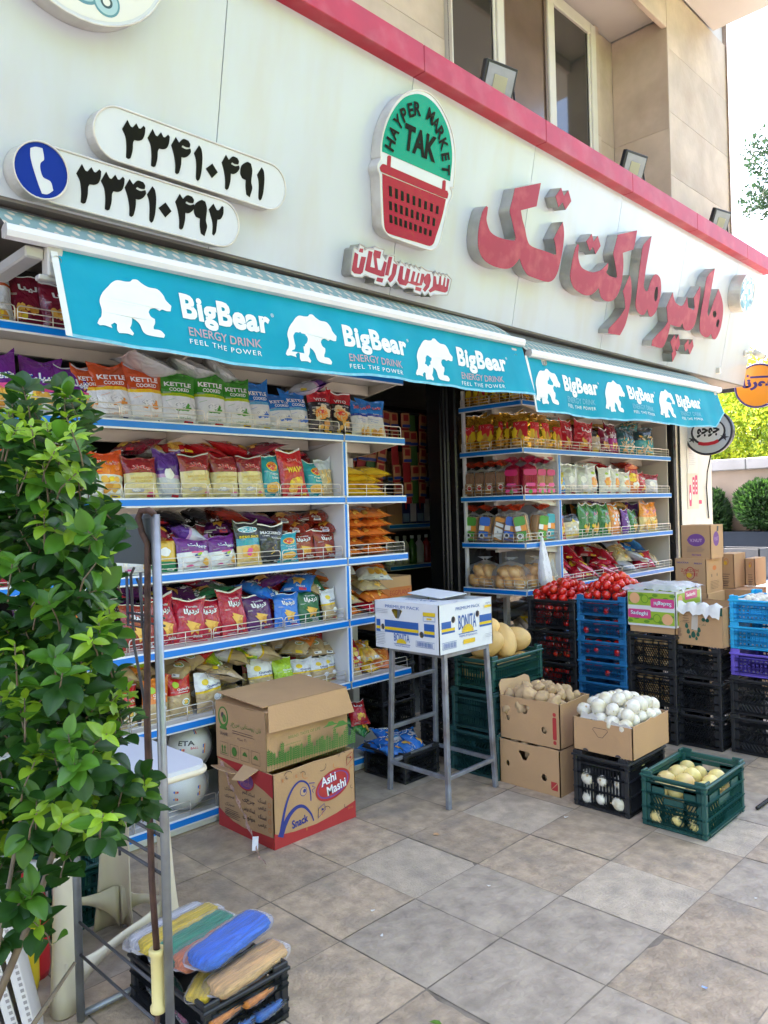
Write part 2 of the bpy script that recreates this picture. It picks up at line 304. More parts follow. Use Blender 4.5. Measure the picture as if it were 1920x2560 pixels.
# outlines of the sign letters, in metres along the fascia (x, height)
TR = {
'kaf':[(3.901,.657),(3.917,.653),(3.917,.612),(3.918,.580),(3.938,.548),(3.971,.519),(4.029,.506),(4.104,.506),(4.179,.513),(4.235,.523),(4.242,.540),(4.209,.590),(4.173,.642),(4.143,.688),(4.153,.750),(4.167,.834),(4.439,.940),(4.425,.786),(4.258,.719),(4.289,.669),(4.331,.618),(4.365,.565),(4.403,.534),(4.477,.527),(4.593,.532),(4.714,.532),(4.732,.540),(4.708,.594),(4.676,.634),(4.714,.701),(4.755,.765),(4.780,.728),(4.797,.679),(4.804,.597),(4.793,.488),(4.777,.419),(4.745,.371),(4.696,.344),(4.632,.335),(4.524,.335),(4.429,.340),(4.365,.373),(4.326,.410),(4.312,.425),(4.285,.391),(4.244,.355),(4.191,.333),(4.117,.323),(4.032,.323),(3.957,.335),(3.906,.362),(3.873,.402),(3.857,.462),(3.855,.519),(3.861,.577),(3.876,.628)],
'tedots':[(4.628,.903),(4.681,.974),(4.726,.931),(4.772,.981),(4.827,.922),(4.770,.849),(4.722,.889),(4.682,.845)],
'kt':[(4.984,.665),(5.003,.662),(5.011,.599),(5.033,.555),(5.079,.521),(5.144,.512),(5.231,.514),(5.299,.532),(5.357,.556),(5.411,.599),(5.443,.625),(5.448,.587),(5.432,.551),(5.483,.538),(5.579,.539),(5.603,.551),(5.584,.588),(5.535,.656),(5.498,.707),(5.514,.788),(5.524,.852),(5.809,.950),(5.803,.839),(5.796,.800),(5.638,.740),(5.666,.683),(5.682,.620),(5.688,.528),(5.670,.451),(5.626,.390),(5.553,.354),(5.474,.347),(5.416,.360),(5.380,.393),(5.356,.421),(5.327,.393),(5.309,.381),(5.265,.354),(5.182,.336),(5.093,.343),(5.015,.360),(4.970,.395),(4.945,.439),(4.946,.500),(4.951,.568),(4.964,.632)],
'tedots2':[(5.094,.706),(5.152,.774),(5.194,.728),(5.239,.779),(5.299,.719),(5.246,.648),(5.191,.690),(5.162,.652)],
're':[(5.798,.602),(5.838,.555),(5.867,.479),(5.875,.398),(5.868,.307),(5.846,.214),(5.787,.126),(5.600,.114),(5.601,.154),(5.668,.208),(5.747,.274),(5.804,.345),(5.783,.396),(5.730,.462),(5.764,.535)],
'ma':[(6.056,.961),(6.050,.844),(6.044,.705),(6.049,.602),(6.055,.561),(6.096,.532),(6.133,.539),(6.148,.585),(6.169,.638),(6.202,.680),(6.254,.693),(6.318,.673),(6.353,.623),(6.370,.553),(6.358,.472),(6.334,.402),(6.271,.349),(6.223,.349),(6.174,.398),(6.143,.350),(6.086,.334),(6.011,.351),(5.962,.399),(5.955,.494),(5.944,.617),(5.939,.766),(5.944,.863)],
'mahole':[(6.265,.596),(6.296,.598),(6.314,.558),(6.320,.509),(6.299,.478),(6.272,.493),(6.255,.540)],
'piper':[(6.588,.607),(6.620,.568),(6.668,.535),(6.753,.522),(6.813,.530),(6.853,.570),(6.879,.620),(6.908,.571),(6.931,.536),(7.057,.528),(7.067,.551),(7.034,.608),(7.014,.635),(7.065,.699),(7.109,.755),(7.137,.688),(7.143,.579),(7.136,.452),(7.099,.376),(7.009,.339),(6.915,.341),(6.870,.385),(6.822,.343),(6.636,.338),(6.633,.278),(6.610,.199),(6.551,.124),(6.353,.117),(6.352,.164),(6.430,.227),(6.524,.292),(6.579,.352),(6.548,.414),(6.514,.468),(6.552,.541)],
'dotsA':[(6.690,.195),(6.752,.268),(6.794,.228),(6.829,.279),(6.892,.198),(6.856,.136),(6.801,.171),(6.770,.125)],
'dotsB':[(6.754,.096),(6.799,.167),(6.848,.107),(6.796,.031)],
'dotsC':[(6.978,.202),(7.038,.265),(7.086,.216),(7.129,.277),(7.176,.220),(7.127,.138),(7.067,.182),(7.017,.152)],
'ha':[(7.362,.962),(7.360,.870),(7.354,.742),(7.354,.622),(7.357,.550),(7.394,.528),(7.418,.568),(7.450,.662),(7.514,.803),(7.600,.753),(7.670,.691),(7.715,.599),(7.719,.483),(7.689,.403),(7.638,.348),(7.565,.344),(7.517,.383),(7.462,.343),(7.363,.333),(7.272,.361),(7.231,.427),(7.216,.544),(7.219,.679),(7.224,.857)],
'hah1':[(7.565,.575),(7.564,.556),(7.547,.542),(7.520,.538),(7.494,.546),(7.478,.562),(7.479,.580),(7.497,.594),(7.523,.598),(7.550,.591)],
'hah2':[(7.617,.542),(7.658,.523),(7.653,.461),(7.608,.466),(7.592,.489)],
'bout':[(2.976,.686),(2.972,.746),(2.978,.817),(3.000,.892),(3.040,.970),(3.094,1.034),(3.158,1.079),(3.221,1.104),(3.288,1.113),(3.361,1.098),(3.434,1.058),(3.499,1.001),(3.545,.937),(3.572,.865),(3.587,.772),(3.589,.709),(3.590,.686),(3.561,.678),(3.577,.663),(3.586,.636),(3.562,.585),(3.553,.516),(3.540,.433),(3.526,.359),(3.499,.318),(3.454,.297),(3.386,.293),(3.267,.293),(3.139,.295),(3.089,.302),(3.054,.325),(3.038,.350),(3.019,.435),(2.995,.550),(2.987,.582),(2.982,.592),(2.967,.611),(2.962,.632),(2.972,.654),(2.982,.678)],
'bgreen':[(2.983,.710),(2.980,.764),(2.990,.828),(3.016,.901),(3.057,.972),(3.107,1.027),(3.161,1.061),(3.218,1.083),(3.280,1.088),(3.353,1.075),(3.425,1.038),(3.490,.978),(3.531,.903),(3.549,.838),(3.553,.771),(3.554,.712)],
'bh1':[(3.032,.640),(3.026,.697),(3.037,.706),(3.054,.705),(3.058,.640)],
'brim':[(2.979,.626),(2.993,.648),(3.015,.652),(3.504,.650),(3.538,.653),(3.551,.639),(3.546,.611),(3.512,.608),(3.011,.608),(2.990,.610)],
'bh2':[(3.493,.637),(3.489,.697),(3.501,.704),(3.516,.702),(3.523,.643)],
'bbody':[(3.002,.602),(3.536,.605),(3.526,.527),(3.509,.453),(3.487,.382),(3.474,.339),(3.443,.317),(3.362,.314),(3.100,.309),(3.066,.328),(3.049,.378),(3.022,.497)],
'bslots':[[(3.061,.554),(3.081,.554),(3.093,.503),(3.072,.503)],[(3.108,.553),(3.128,.554),(3.139,.503),(3.119,.503)],[(3.156,.553),(3.176,.553),(3.186,.504),(3.165,.503)],[(3.204,.552),(3.224,.552),(3.233,.504),(3.213,.504)],[(3.254,.552),(3.274,.552),(3.281,.504),(3.261,.504)],[(3.304,.551),(3.324,.551),(3.330,.505),(3.310,.505)],[(3.355,.550),(3.375,.550),(3.380,.505),(3.360,.505)],[(3.407,.550),(3.427,.550),(3.431,.506),(3.411,.506)],[(3.460,.549),(3.479,.549),(3.482,.506),(3.462,.506)],[(3.073,.477),(3.094,.478),(3.104,.433),(3.084,.433)],[(3.117,.477),(3.137,.477),(3.147,.433),(3.127,.433)],[(3.161,.477),(3.182,.477),(3.191,.433),(3.170,.433)],[(3.206,.477),(3.227,.477),(3.234,.433),(3.214,.433)],[(3.252,.477),(3.272,.477),(3.279,.433),(3.259,.433)],[(3.299,.477),(3.318,.476),(3.324,.433),(3.304,.433)],[(3.346,.477),(3.365,.476),(3.370,.433),(3.350,.434)],[(3.394,.476),(3.413,.476),(3.417,.433),(3.397,.434)],[(3.442,.476),(3.462,.476),(3.464,.433),(3.445,.434)],[(3.087,.409),(3.108,.409),(3.118,.368),(3.097,.368)],[(3.127,.409),(3.148,.409),(3.157,.368),(3.136,.368)],[(3.168,.408),(3.188,.408),(3.196,.368),(3.176,.369)],[(3.209,.407),(3.229,.407),(3.236,.369),(3.216,.369)],[(3.251,.407),(3.271,.407),(3.277,.369),(3.257,.369)],[(3.293,.406),(3.313,.406),(3.318,.369),(3.298,.370)],[(3.337,.406),(3.356,.405),(3.360,.369),(3.340,.370)],[(3.380,.405),(3.400,.405),(3.402,.370),(3.382,.370)],[(3.425,.405),(3.444,.404),(3.445,.370),(3.425,.371)]],
'sout':[(2.852,.174),(2.859,.184),(2.883,.177),(2.891,.207),(2.928,.203),(2.933,.186),(2.954,.201),(2.995,.205),(2.999,.218),(3.077,.219),(3.073,.189),(3.098,.169),(3.114,.199),(3.164,.203),(3.164,.178),(3.205,.161),(3.214,.184),(3.262,.168),(3.272,.185),(3.295,.166),(3.305,.185),(3.334,.169),(3.341,.186),(3.382,.166),(3.391,.187),(3.441,.177),(3.489,.182),(3.506,.163),(3.516,.187),(3.547,.171),(3.555,.186),(3.579,.173),(3.587,.188),(3.614,.175),(3.622,.190),(3.674,.168),(3.666,.116),(3.652,.072),(3.526,.054),(3.498,.034),(3.477,.054),(3.446,.031),(3.419,.049),(3.412,.032),(3.347,.036),(3.347,.056),(3.301,.054),(3.264,.039),(3.217,.052),(3.195,.069),(3.160,.031),(3.125,.054),(3.108,.025),(3.025,.027),(3.031,.051),(2.953,.057),(2.932,.041),(2.875,.032),(2.851,.041),(2.846,.057)],
'slet':[[(2.862,.159),(2.889,.152),(2.888,.085),(2.902,.084),(2.913,.147),(2.947,.150),(2.934,.066),(2.918,.054),(2.873,.050),(2.853,.062)],[(2.896,.186),(2.921,.189),(2.919,.167),(2.891,.167)],[(2.949,.081),(2.962,.188),(2.992,.188),(2.986,.107),(3.022,.108),(3.006,.154),(2.999,.177),(3.005,.201),(3.056,.202),(3.053,.164),(3.026,.162),(3.047,.104),(3.071,.103),(3.080,.127),(3.087,.158),(3.109,.154),(3.101,.106),(3.100,.077),(3.076,.072),(2.973,.077)],[(3.047,.062),(3.095,.065),(3.090,.041),(3.041,.041)],[(3.119,.190),(3.147,.192),(3.132,.087),(3.105,.086)],[(3.161,.161),(3.193,.159),(3.189,.106),(3.170,.069),(3.150,.052),(3.129,.068),(3.155,.100)],[(3.218,.159),(3.244,.160),(3.246,.092),(3.263,.086),(3.274,.157),(3.304,.155),(3.295,.088),(3.315,.087),(3.327,.151),(3.348,.150),(3.340,.096),(3.360,.096),(3.371,.150),(3.385,.149),(3.374,.094),(3.394,.093),(3.401,.152),(3.425,.152),(3.424,.116),(3.413,.085),(3.370,.075),(3.297,.079),(3.280,.059),(3.229,.058),(3.207,.076)],[(3.365,.070),(3.416,.070),(3.409,.049),(3.362,.050)],[(3.451,.161),(3.475,.162),(3.488,.128),(3.478,.086),(3.449,.054),(3.427,.064),(3.449,.094),(3.430,.104),(3.425,.134)],[(3.507,.159),(3.528,.158),(3.543,.116),(3.560,.119),(3.562,.169),(3.576,.168),(3.582,.119),(3.599,.120),(3.605,.168),(3.616,.166),(3.618,.116),(3.632,.119),(3.634,.169),(3.653,.164),(3.648,.094),(3.628,.081),(3.536,.079),(3.494,.058),(3.478,.068),(3.511,.097)]],
'digits':{'3':[(.000,.000),(.015,-.020),(.024,-.022),(.039,-.001),(.051,-.016),(.059,-.015),(.072,.000),(.080,-.006),(.079,-.032),(.071,-.054),(.055,-.065),(.035,-.068),(.030,-.081),(.030,-.111),(.023,-.143),(.014,-.149),(.004,-.146),(.003,-.104),(-.004,-.067),(-.020,-.041)],'4':[(.000,.000),(.017,-.017),(.036,.004),(.061,.004),(.071,-.008),(.069,-.022),(.051,-.025),(.035,-.022),(.030,-.031),(.052,-.034),(.073,-.025),(.077,-.038),(.066,-.057),(.049,-.070),(.033,-.072),(.034,-.103),(.027,-.139),(.018,-.148),(.009,-.144),(.006,-.106),(-.005,-.068),(-.019,-.038)],'1':[(.000,.000),(.013,-.013),(.021,-.048),(.021,-.106),(.014,-.140),(.006,-.149),(-.003,-.140),(-.006,-.093),(-.011,-.062),(-.022,-.039)],'0':[(.000,.000),(.031,-.029),(.004,-.061),(-.031,-.030)],'9':[(.000,.000),(.021,-.002),(.032,-.030),(.031,-.081),(.040,-.107),(.030,-.150),(.011,-.143),(.003,-.111),(.001,-.081),(-.020,-.078),(-.032,-.059),(-.029,-.025)],'2':[(.000,.000),(.020,-.023),(.032,-.020),(.046,.001),(.054,-.001),(.056,-.031),(.044,-.057),(.027,-.064),(.025,-.118),(.015,-.137),(.007,-.132),(.005,-.089),(-.009,-.053),(-.021,-.030)]},
'num1':[('3',1.544,.407),('3',1.657,.407),('4',1.766,.408),('1',1.881,.409),('0',1.954,.353),('4',2.021,.410),('9',2.137,.413),('1',2.220,.412)],
'num2':[('3',1.366,.183),('3',1.467,.182),('4',1.569,.181),('1',1.673,.180),('0',1.739,.130),('4',1.804,.183),('9',1.912,.185),('2',1.975,.185)],
'handset':[(1.156,.177),(1.175,.187),(1.200,.189),(1.208,.151),(1.196,.135),(1.195,.115),(1.207,.086),(1.236,.077),(1.248,.047),(1.227,.028),(1.207,.025),(1.193,.052),(1.167,.115),(1.157,.150)],
'bear':[(-.007,.306),(.005,.285),(.015,.274),(.023,.243),(.021,.210),(.027,.190),(.044,.162),(.072,.132),(.089,.114),(.115,.098),(.149,.097),(.174,.092),(.186,.081),(.207,.078),(.225,.090),(.254,.102),(.295,.104),(.318,.128),(.325,.150),(.347,.172),(.338,.198),(.319,.200),(.299,.196),(.285,.204),(.265,.195),(.244,.201),(.233,.216),(.239,.235),(.255,.245),(.252,.263),(.242,.280),(.240,.292),(.270,.295),(.286,.313),(.278,.327),(.250,.326),(.205,.320),(.190,.308),(.182,.279),(.169,.264),(.151,.255),(.144,.281),(.132,.302),(.146,.322),(.139,.333),(.116,.329),(.077,.334),(.071,.322),(.075,.297),(.066,.291),(.048,.304),(.051,.318),(.040,.315),(.019,.311),(.001,.314)]}
# ================================================================== the setting
STONE = M('paving_stone', (.40,.305,.215), .62, .26, 16, .6, 55, rand=.13, dirt=(.235,.20,.165), dscale=5.5, damt=.75, detail=9, world=True)
STONE2 = M('paving_stone_grey', (.34,.28,.22), .6, .24, 14, .6, 36, rand=.08, dirt=(.46,.38,.29), dscale=6, damt=.7, detail=9, world=True)
STONE3 = M('paving_stone_pale', (.46,.375,.285), .62, .18, 16, .6, 110, rand=.06, dirt=(.31,.26,.21), dscale=6, damt=.75, detail=9, world=True)
MORTAR = M('joint_dirt', (.22,.18,.14), .9, .35, 9, .4, 70)
ASPH = M('asphalt', (.16,.155,.15), .9, .1, 20, .2, 90)
g = MB().add([(-60,-90,-.06),(160,-90,-.06),(160,130,-.06),(-60,130,-.06)], [(0,1,2,3)]); g.build('ground', ASPH, kind='structure')
pav = MB().box(-2.6, 12.6, -3.2, 8.6, -.055, -.0030).build('pavement', MORTAR, kind='structure')
PX, PY, X0, Y0 = .402, .4155, 1.830-.402*10, 1.262-.4155*9
slabs = []
for v in range(7):
    random.seed(v); mb = MB(); a, b_ = PX/2-.0012, PY/2-.0012; n = 7
    # uneven worn top with a broken edge
    vs = []; 
    for j in range(n+1):
        for i in range(n+1):
            x = -a+2*a*i/n; y = -b_+2*b_*j/n; e = (i in (0,n)) or (j in (0,n))
            dx = random.uniform(0,.0022) if e else 0
            vs.append((x*(1-dx/a), y*(1-dx/b_), -.0008-random.uniform(0,.001) if e else .0010*mnoise.noise(Vector((x*9+v*5, y*9, 0)))))
    mb.add(vs, [(j*(n+1)+i, j*(n+1)+i+1, (j+1)*(n+1)+i+1, (j+1)*(n+1)+i) for j in range(n) for i in range(n)], 0, True)
    mb.box(-a+.004, a-.004, -b_+.004, b_-.004, -.03, -.0035)
    slabs.append([mb.mesh('paving_slab', m) for m in (STONE, STONE2, STONE3)])
random.seed(11); rest = MB(); cells = []
for i in range(35):
    for j in range(27):
        cx, cy = X0+(i+.5)*PX, Y0+(j+.5)*PY
        if -2.5 < cx < 12.5 and -3.1 < cy < 8.5: cells.append((cx, cy))
def seen(c):
    p = Vector((c[0], c[1], 0))-Vector((0,0,1.55)); z = p.dot(_f); x = p.dot(_r2); y = p.dot(_u2)
    return z > .3 and abs(x/z) < .56 and abs(y/z) < .74 and c[1] < 3.5
vis = sorted([c for c in cells if seen(c)], key=lambda c: c[0]**2+c[1]**2)[:290]; vs_ = set(vis)
for c in cells:
    k = random.random(); mk = 0 if k < .60 else (1 if k < .80 else 2)
    if abs(c[0]-(X0+12.5*PX)) < .1 and abs(c[1]-(Y0+9.5*PY)) < .1: mk = 2
    if abs(c[0]-(X0+13.5*PX)) < .1 and abs(c[1]-(Y0+8.5*PY)) < .1: mk = 1
    if abs(c[0]-(X0+10.5*PX)) < .1 and abs(c[1]-(Y0+10.5*PY)) < .1: mk = 1
    if c in vs_:
        put('paving_slab', random.choice(slabs)[mk], pav, (c[0], c[1], random.uniform(-.0012,.0012)), (random.gauss(0,.0022), random.gauss(0,.0022), random.choice((0,pi))))
    else: rest.box(c[0]-PX/2+.003, c[0]+PX/2-.003, c[1]-PY/2+.003, c[1]+PY/2-.003, -.03, -.001)
rest.build('paving_field', STONE, pav, kind='stuff')
# ------------------------------------------------------------------ the building
TH = rad(11.3)
def FT(x, s, d=0): return Vector((x, 3.1 - s*sin(TH) - d*cos(TH), 2.80 + s*cos(TH) - d*sin(TH)))
PANEL = M('white_panel', (.53,.565,.61), .25, .02, 2, dirt=(.50,.45,.35), dscale=5, damt=.32, coat=.6, st=(1.2,1.2,.14))
REDP = M('red_band', (.42,.012,.035), .45, .12, 6, dirt=(.58,.22,.22), dscale=5, damt=.3)
MATS['white_panel'].node_tree.nodes['Principled BSDF'].inputs['Coat Roughness'].default_value = .10
TRAV = M('travertine', (.53,.42,.325), .65, .14, 3.5, .2, 25, rand=.07, dirt=(.40,.285,.20), dscale=2.6, damt=.6, detail=9)
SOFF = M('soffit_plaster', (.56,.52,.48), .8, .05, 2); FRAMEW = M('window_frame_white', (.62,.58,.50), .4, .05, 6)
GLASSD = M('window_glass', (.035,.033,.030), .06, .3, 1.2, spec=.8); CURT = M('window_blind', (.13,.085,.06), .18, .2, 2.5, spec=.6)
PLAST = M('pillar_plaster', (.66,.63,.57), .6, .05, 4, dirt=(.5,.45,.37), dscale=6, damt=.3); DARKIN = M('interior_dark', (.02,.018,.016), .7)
BLKMET = M('black_metal', (.012,.012,.013), .25, .2, 10); ALU = M('letter_steel', (.44,.42,.39), .3, .12, 9, metal=.8, dirt=(.22,.18,.14), dscale=6, damt=.5)
bld = empty('shop_building', (0,0,0), label='cream stone building with white sloping shop fascia and red parapet band', category='building')
bx = [-2.858,-1.640,-.421,.797,2.016,3.235,4.453,5.671,6.890,8.108,8.80]
for a, b_ in zip(bx, bx[1:]):
    mb = MB(); P = []
    for x in (a+.0025, b_-.0025):
        for s in (0, 1.19):
            for d in (-.03, 0): P.append(FT(x, s, d))
    mb.add(P, [(0,1,3,2),(4,6,7,5),(0,4,5,1),(2,3,7,6),(1,5,7,3),(0,2,6,4)]); mb.build('fascia_panel', PANEL, bld)
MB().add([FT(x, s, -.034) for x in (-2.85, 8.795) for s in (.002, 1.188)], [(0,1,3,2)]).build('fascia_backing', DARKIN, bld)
mb = MB().add([FT(8.80,0,-.03), FT(8.80,1.19,-.03), (8.80,3.6,3.97), (8.80,3.6,2.80)], [(0,1,2,3)]); mb.build('fascia_end', PANEL, bld)
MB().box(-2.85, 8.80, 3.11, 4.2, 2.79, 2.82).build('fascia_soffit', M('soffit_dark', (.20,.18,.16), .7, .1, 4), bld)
pt = FT(0, 1.19)
for a, b_ in zip(bx, bx[1:]): MB().bbox(a+.0015, (b_ if b_ < 8.8 else 8.86)-.0015, pt.y-.085, 3.4, pt.z, pt.z+.15, .004).build('parapet_band', REDP, bld)
# upper storey
def slabwall(T, w, h, nw, nh, off=0):
    """courses of stone slabs as separate parts"""
    for r in range(nh):
        xs = [0]+[w*(k+(.5 if r % 2 and off else 0))/nw for k in range(1, nw+(0 if not (r % 2 and off) else 0))]+[w]
        xs = sorted(set(round(x, 4) for x in xs if 0 <= x <= w))
        for x0, x1 in zip(xs, xs[1:]):
            if x1-x0 < .05: continue
            q = rrect(x0+.0015, x1-.0015, h*r/nh+.0015, h*(r+1)/nh-.0015, .001, 1)
            MB().prism(q, lambda x, y, d: T(x, y, d), -.02, random.uniform(0,.002)).build('stone_slab', TRAV, bld)
slabwall(frame((7.32,3.20,4.10),(1,0,0),(0,0,1),(0,-1,0)), 1.50, 2.47, 1, 4)                     # pier front
slabwall(frame((7.32,3.78,4.10),(0,-1,0),(0,0,1),(-1,0,0)), .575, 2.14, 1, 2)                     # pier return
slabwall(frame((6.98,3.78,4.10),(1,0,0),(0,0,1),(0,-1,0)), .335, 2.14, 1, 2)
slabwall(frame((6.90,3.74,4.10),(1,0,0),(0,0,1),(0,-1,0)), .085, 2.14, 1, 2)
slabwall(frame((-2.8,3.78,4.10),(1,0,0),(0,0,1),(0,-1,0)), 7.44, 2.14, 7, 4)
slabwall(frame((8.82,3.18,4.1),(0,1,0),(0,0,1),(1,0,0)), 9, 5.3, 5, 5)
mb = MB(); mb.box(-2.8, 8.80, 3.80, 12.2, 2.83, 9.4); mb.build('upper_core', SOFF, bld)
MB().box(7.345, 8.795, 3.224, 3.79, 2.9, 9.4).build('pier_core', SOFF, bld)
MB().box(-2.8, 7.31, 3.255, 3.795, 6.25, 6.6).build('recess_soffit', SOFF, bld)
MB().bbox(-2.8, 7.318, 3.20, 3.25, 6.14, 6.60).build('recess_lip', TRAV, bld)
MB().bbox(-2.8, 8.45, 1.9, 3.19, 6.575, 6.80).build('balcony_slab', SOFF, bld)
MB().box(-2.8, 8.84, 3.17, 12.2, 6.81, 9.4).build('top_storey', TRAV, bld)
wn = MB(); wx = [(4.66,5.262,0),(5.362,6.038,1),(6.134,6.80,0)]
for x0, x1 in ((4.66,4.664),(5.262,5.362),(6.038,6.134),(6.80,6.895)): wn.bbox(x0, x1, 3.72, 3.80, 4.1, 6.2, .006)
wn.bbox(4.66, 6.895, 3.725, 3.795, 6.10, 6.21, .006); win = wn.build('window', FRAMEW, bld)
for x0, x1, k in wx:
    MB().box(x0, x1, 3.752, 3.758, 4.0, 6.12).build('pane', CURT if k else GLASSD, win)
    fr = MB().bbox(x0+.002, x0+.035, 3.735, 3.750, 4.1, 6.12); fr.bbox(x1-.035, x1-.002, 3.735, 3.750, 4.1, 6.12); fr.build('sash', M('sash_brown', (.17,.12,.09), .4) if k else FRAMEW, win)
# shop front under the fascia
MB().bbox(7.655, 8.46, 3.335, 4.2, 0, 2.79, .012).build('pillar', PLAST, bld)
MB().bbox(7.50, 7.56, 3.33, 3.40, 0, 2.79).build('shutter_track', BLKMET, bld); MB().bbox(7.565, 7.655, 3.345, 3.9, 0, 2.79).build('pillar_edge', M('cream_metal', (.60,.52,.40), .5, .06, 5), bld)
MB().bbox(7.632, 7.654, 3.325, 3.343, 0, 2.79).build('shutter_track', BLKMET, bld)
# door frame posts, dark glass behind the shelves, the room behind
for y0, y1 in ((3.985,4.055),(4.065,4.125),(4.14,4.30)): MB().bbox(4.885, 4.975, y0, y1, 0, 2.79, .012).build('door_post', BLKMET, bld)
MB().lathe([(.019,0),(.019,2.78)], (4.872,4.095,.01), 14).build('door_tube', BLKMET, bld)
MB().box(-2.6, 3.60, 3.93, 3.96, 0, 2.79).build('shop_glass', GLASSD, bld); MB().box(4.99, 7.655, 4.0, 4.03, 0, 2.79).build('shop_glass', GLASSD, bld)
MB().bbox(3.605, 3.66, 3.90, 4.0, 0, 2.79).build('door_post', BLKMET, bld)
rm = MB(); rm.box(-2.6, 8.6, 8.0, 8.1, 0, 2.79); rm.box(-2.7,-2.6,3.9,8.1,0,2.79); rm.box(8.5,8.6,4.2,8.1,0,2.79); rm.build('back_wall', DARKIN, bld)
MB().box(-2.6, 8.5, 3.97, 8.0, -.008, .006).build('shop_floor', M('shop_tile', (.2,.19,.17), .35), bld)
MB().lathe([(0,0),(.028,0),(.028,.03),(0,.03)], (8.03,0,0), 10).build('cap', PANEL) if False else None
# ================================================================== signs on the fascia
for _k in ('kaf','kt','re','ma','mahole','piper','ha','hah1','hah2','bout','bgreen','bh1','bh2','brim','bbody','handset','bear'): TR[_k] = smooth(TR[_k])
TR['digits'] = {k: smooth(v, 4, 48) for k, v in TR['digits'].items()}
FACE_W = M('sign_face_white', (.60,.63,.66), .25, .02, 4, coat=.2); RIM = M('sign_rim', (.60,.57,.52), .32, .10, 6, metal=.45, dirt=(.38,.30,.22), dscale=7, damt=.45)
RED_F = M('letter_red', (.31,.004,.034), .45, .05, 7, dirt=(.60,.16,.14), dscale=9, damt=.35); RED_M = M('basket_red', (.33,.006,.042), .25, .04, 5, spec=.35)
GREEN = M('sign_green', (.0,.28,.19), .25, .02, 5, spec=.3); BLUEC = M('sign_blue', (.003,.028,.26), .45, .03, 4, spec=.15); BLKG = M('letter_black', (.006,.006,.007), .3, spec=.12)
def fparts(name, keys, depth, face, side, label, cat, holes={}, group=None):
    e = empty(name, FT(TR[keys[0]][0][0], 0), label=label, category=cat); inv = e.location
    if group: e['group'] = group
    for k in keys:
        T = lambda x, y, d: FT(x, y, d)-inv
        hs = [TR[h] for h in holes.get(k, ())]
        MB().prism(TR[k], T, .002, depth-.003, 0, 0, hs, caps=False).build('letter_side', side, e)
        MB().prism(TR[k], T, depth-.006, depth-.002, 0, 0, hs).build('letter_face', face, e)
    return e
fparts('channel_letters', ['kaf','tedots'], .095, RED_F, ALU, 'largest red channel letters with steel sides, nearest the shopping basket sign', 'sign letters')
fparts('channel_letters', ['kt','tedots2','re','ma'], .095, RED_F, ALU, 'middle word of red channel letters, above the joint between the awnings', 'sign letters', {'ma':['mahole']})
fparts('channel_letters', ['piper','dotsA','dotsB','dotsC','ha'], .095, RED_F, ALU, 'red channel letters nearest the round grocery picture sign', 'sign letters', {'ha':['hah1','hah2']})
def boxsign(name, outline, depth, label, cat, face=FACE_W, side=RIM):
    c = FT(sum(p[0] for p in outline)/len(outline), 0); e = empty(name, c, label=label, category=cat)
    T = lambda x, y, d: FT(x, y, d)-c
    MB().prism(outline, T, .002, depth-.003, 0, 0, caps=False).build('casing', side, e)
    MB().prism(outline, T, depth-.008, depth-.003, 0, 0).build('face', face, e)
    n = len(outline); MB().tube([T(x, y, depth-.003) for x, y in outline], .005, 6, closed=True).build('edge_trim', side, e)
    return e, T
e, T = boxsign('basket_sign', TR['bout'], .08, 'shopping basket shaped light box with green arch and red basket', 'sign')
def pl(key, m, lay, par, T, d=.08, nm='emblem', th=.004): 
    MB().prism(key, T, d-.004, d-.0025+lay*.0012, 0).build(nm, m, par)
pl(TR['bgreen'], GREEN, 1, e, T, nm='green_arch'); pl(TR['bbody'], RED_M, 1, e, T, nm='basket_body')
for k in ('bh1','bh2'): pl(TR[k], RED_M, 1.6, e, T, nm='basket_handle')
pl(TR['brim'], RED_M, 2.4, e, T, nm='basket_rim')
for q in TR['bslots']: pl(q, BLKG, 3.2, e, T, nm='basket_slot')
gx = [p[0] for p in TR['bgreen']]; gy = [p[1] for p in TR['bgreen']]; gcx = (min(gx)+max(gx))/2; grx = (max(gx)-min(gx))/2; gy0 = min(gy); gry = max(gy)-gy0
pr = Print(T, .082); chars = 'HAYPER MARKET'
for i, ch in enumerate(chars):
    if ch == ' ': continue
    a = pi*(.945-.89*i/(len(chars)-1)); r = .70; x = gcx+grx*r*cos(a); y = gy0+gry*r*sin(a)*1.0
    vs, fs, asp = glyphs(ch, .035); h = gry*.19; wd = min(asp, .85)*h*.95; ro = a-pi/2; lay = .0835
    pr.mb.add([T(x+((u/asp-.5)*wd)*cos(ro)-(v*h)*sin(ro), y+((u/asp-.5)*wd)*sin(ro)+(v*h)*cos(ro), lay) for u, v in vs], fs, pr.mi(BLKG))
pr.text('TAK', gcx-grx*.47, gy0+gry*.16, grx*.95, gry*.36, BLKG, .04); pr.build('lettering', e)
e, T = boxsign('free_service_sign', TR['sout'], .08, 'small outlined light box with red script letters, under the basket sign', 'sign', side=ALU)
for q in TR['slet']: pl(q, RED_F, 1, e, T, nm='red_letter')
def stad(x0, x1, y0, y1):
    r = (y1-y0)/2; return circ(x1-r, (y0+y1)/2, r, n=14, a0=-pi/2, a1=pi/2)+circ(x0+r, (y0+y1)/2, r, n=14, a0=pi/2, a1=3*pi/2)
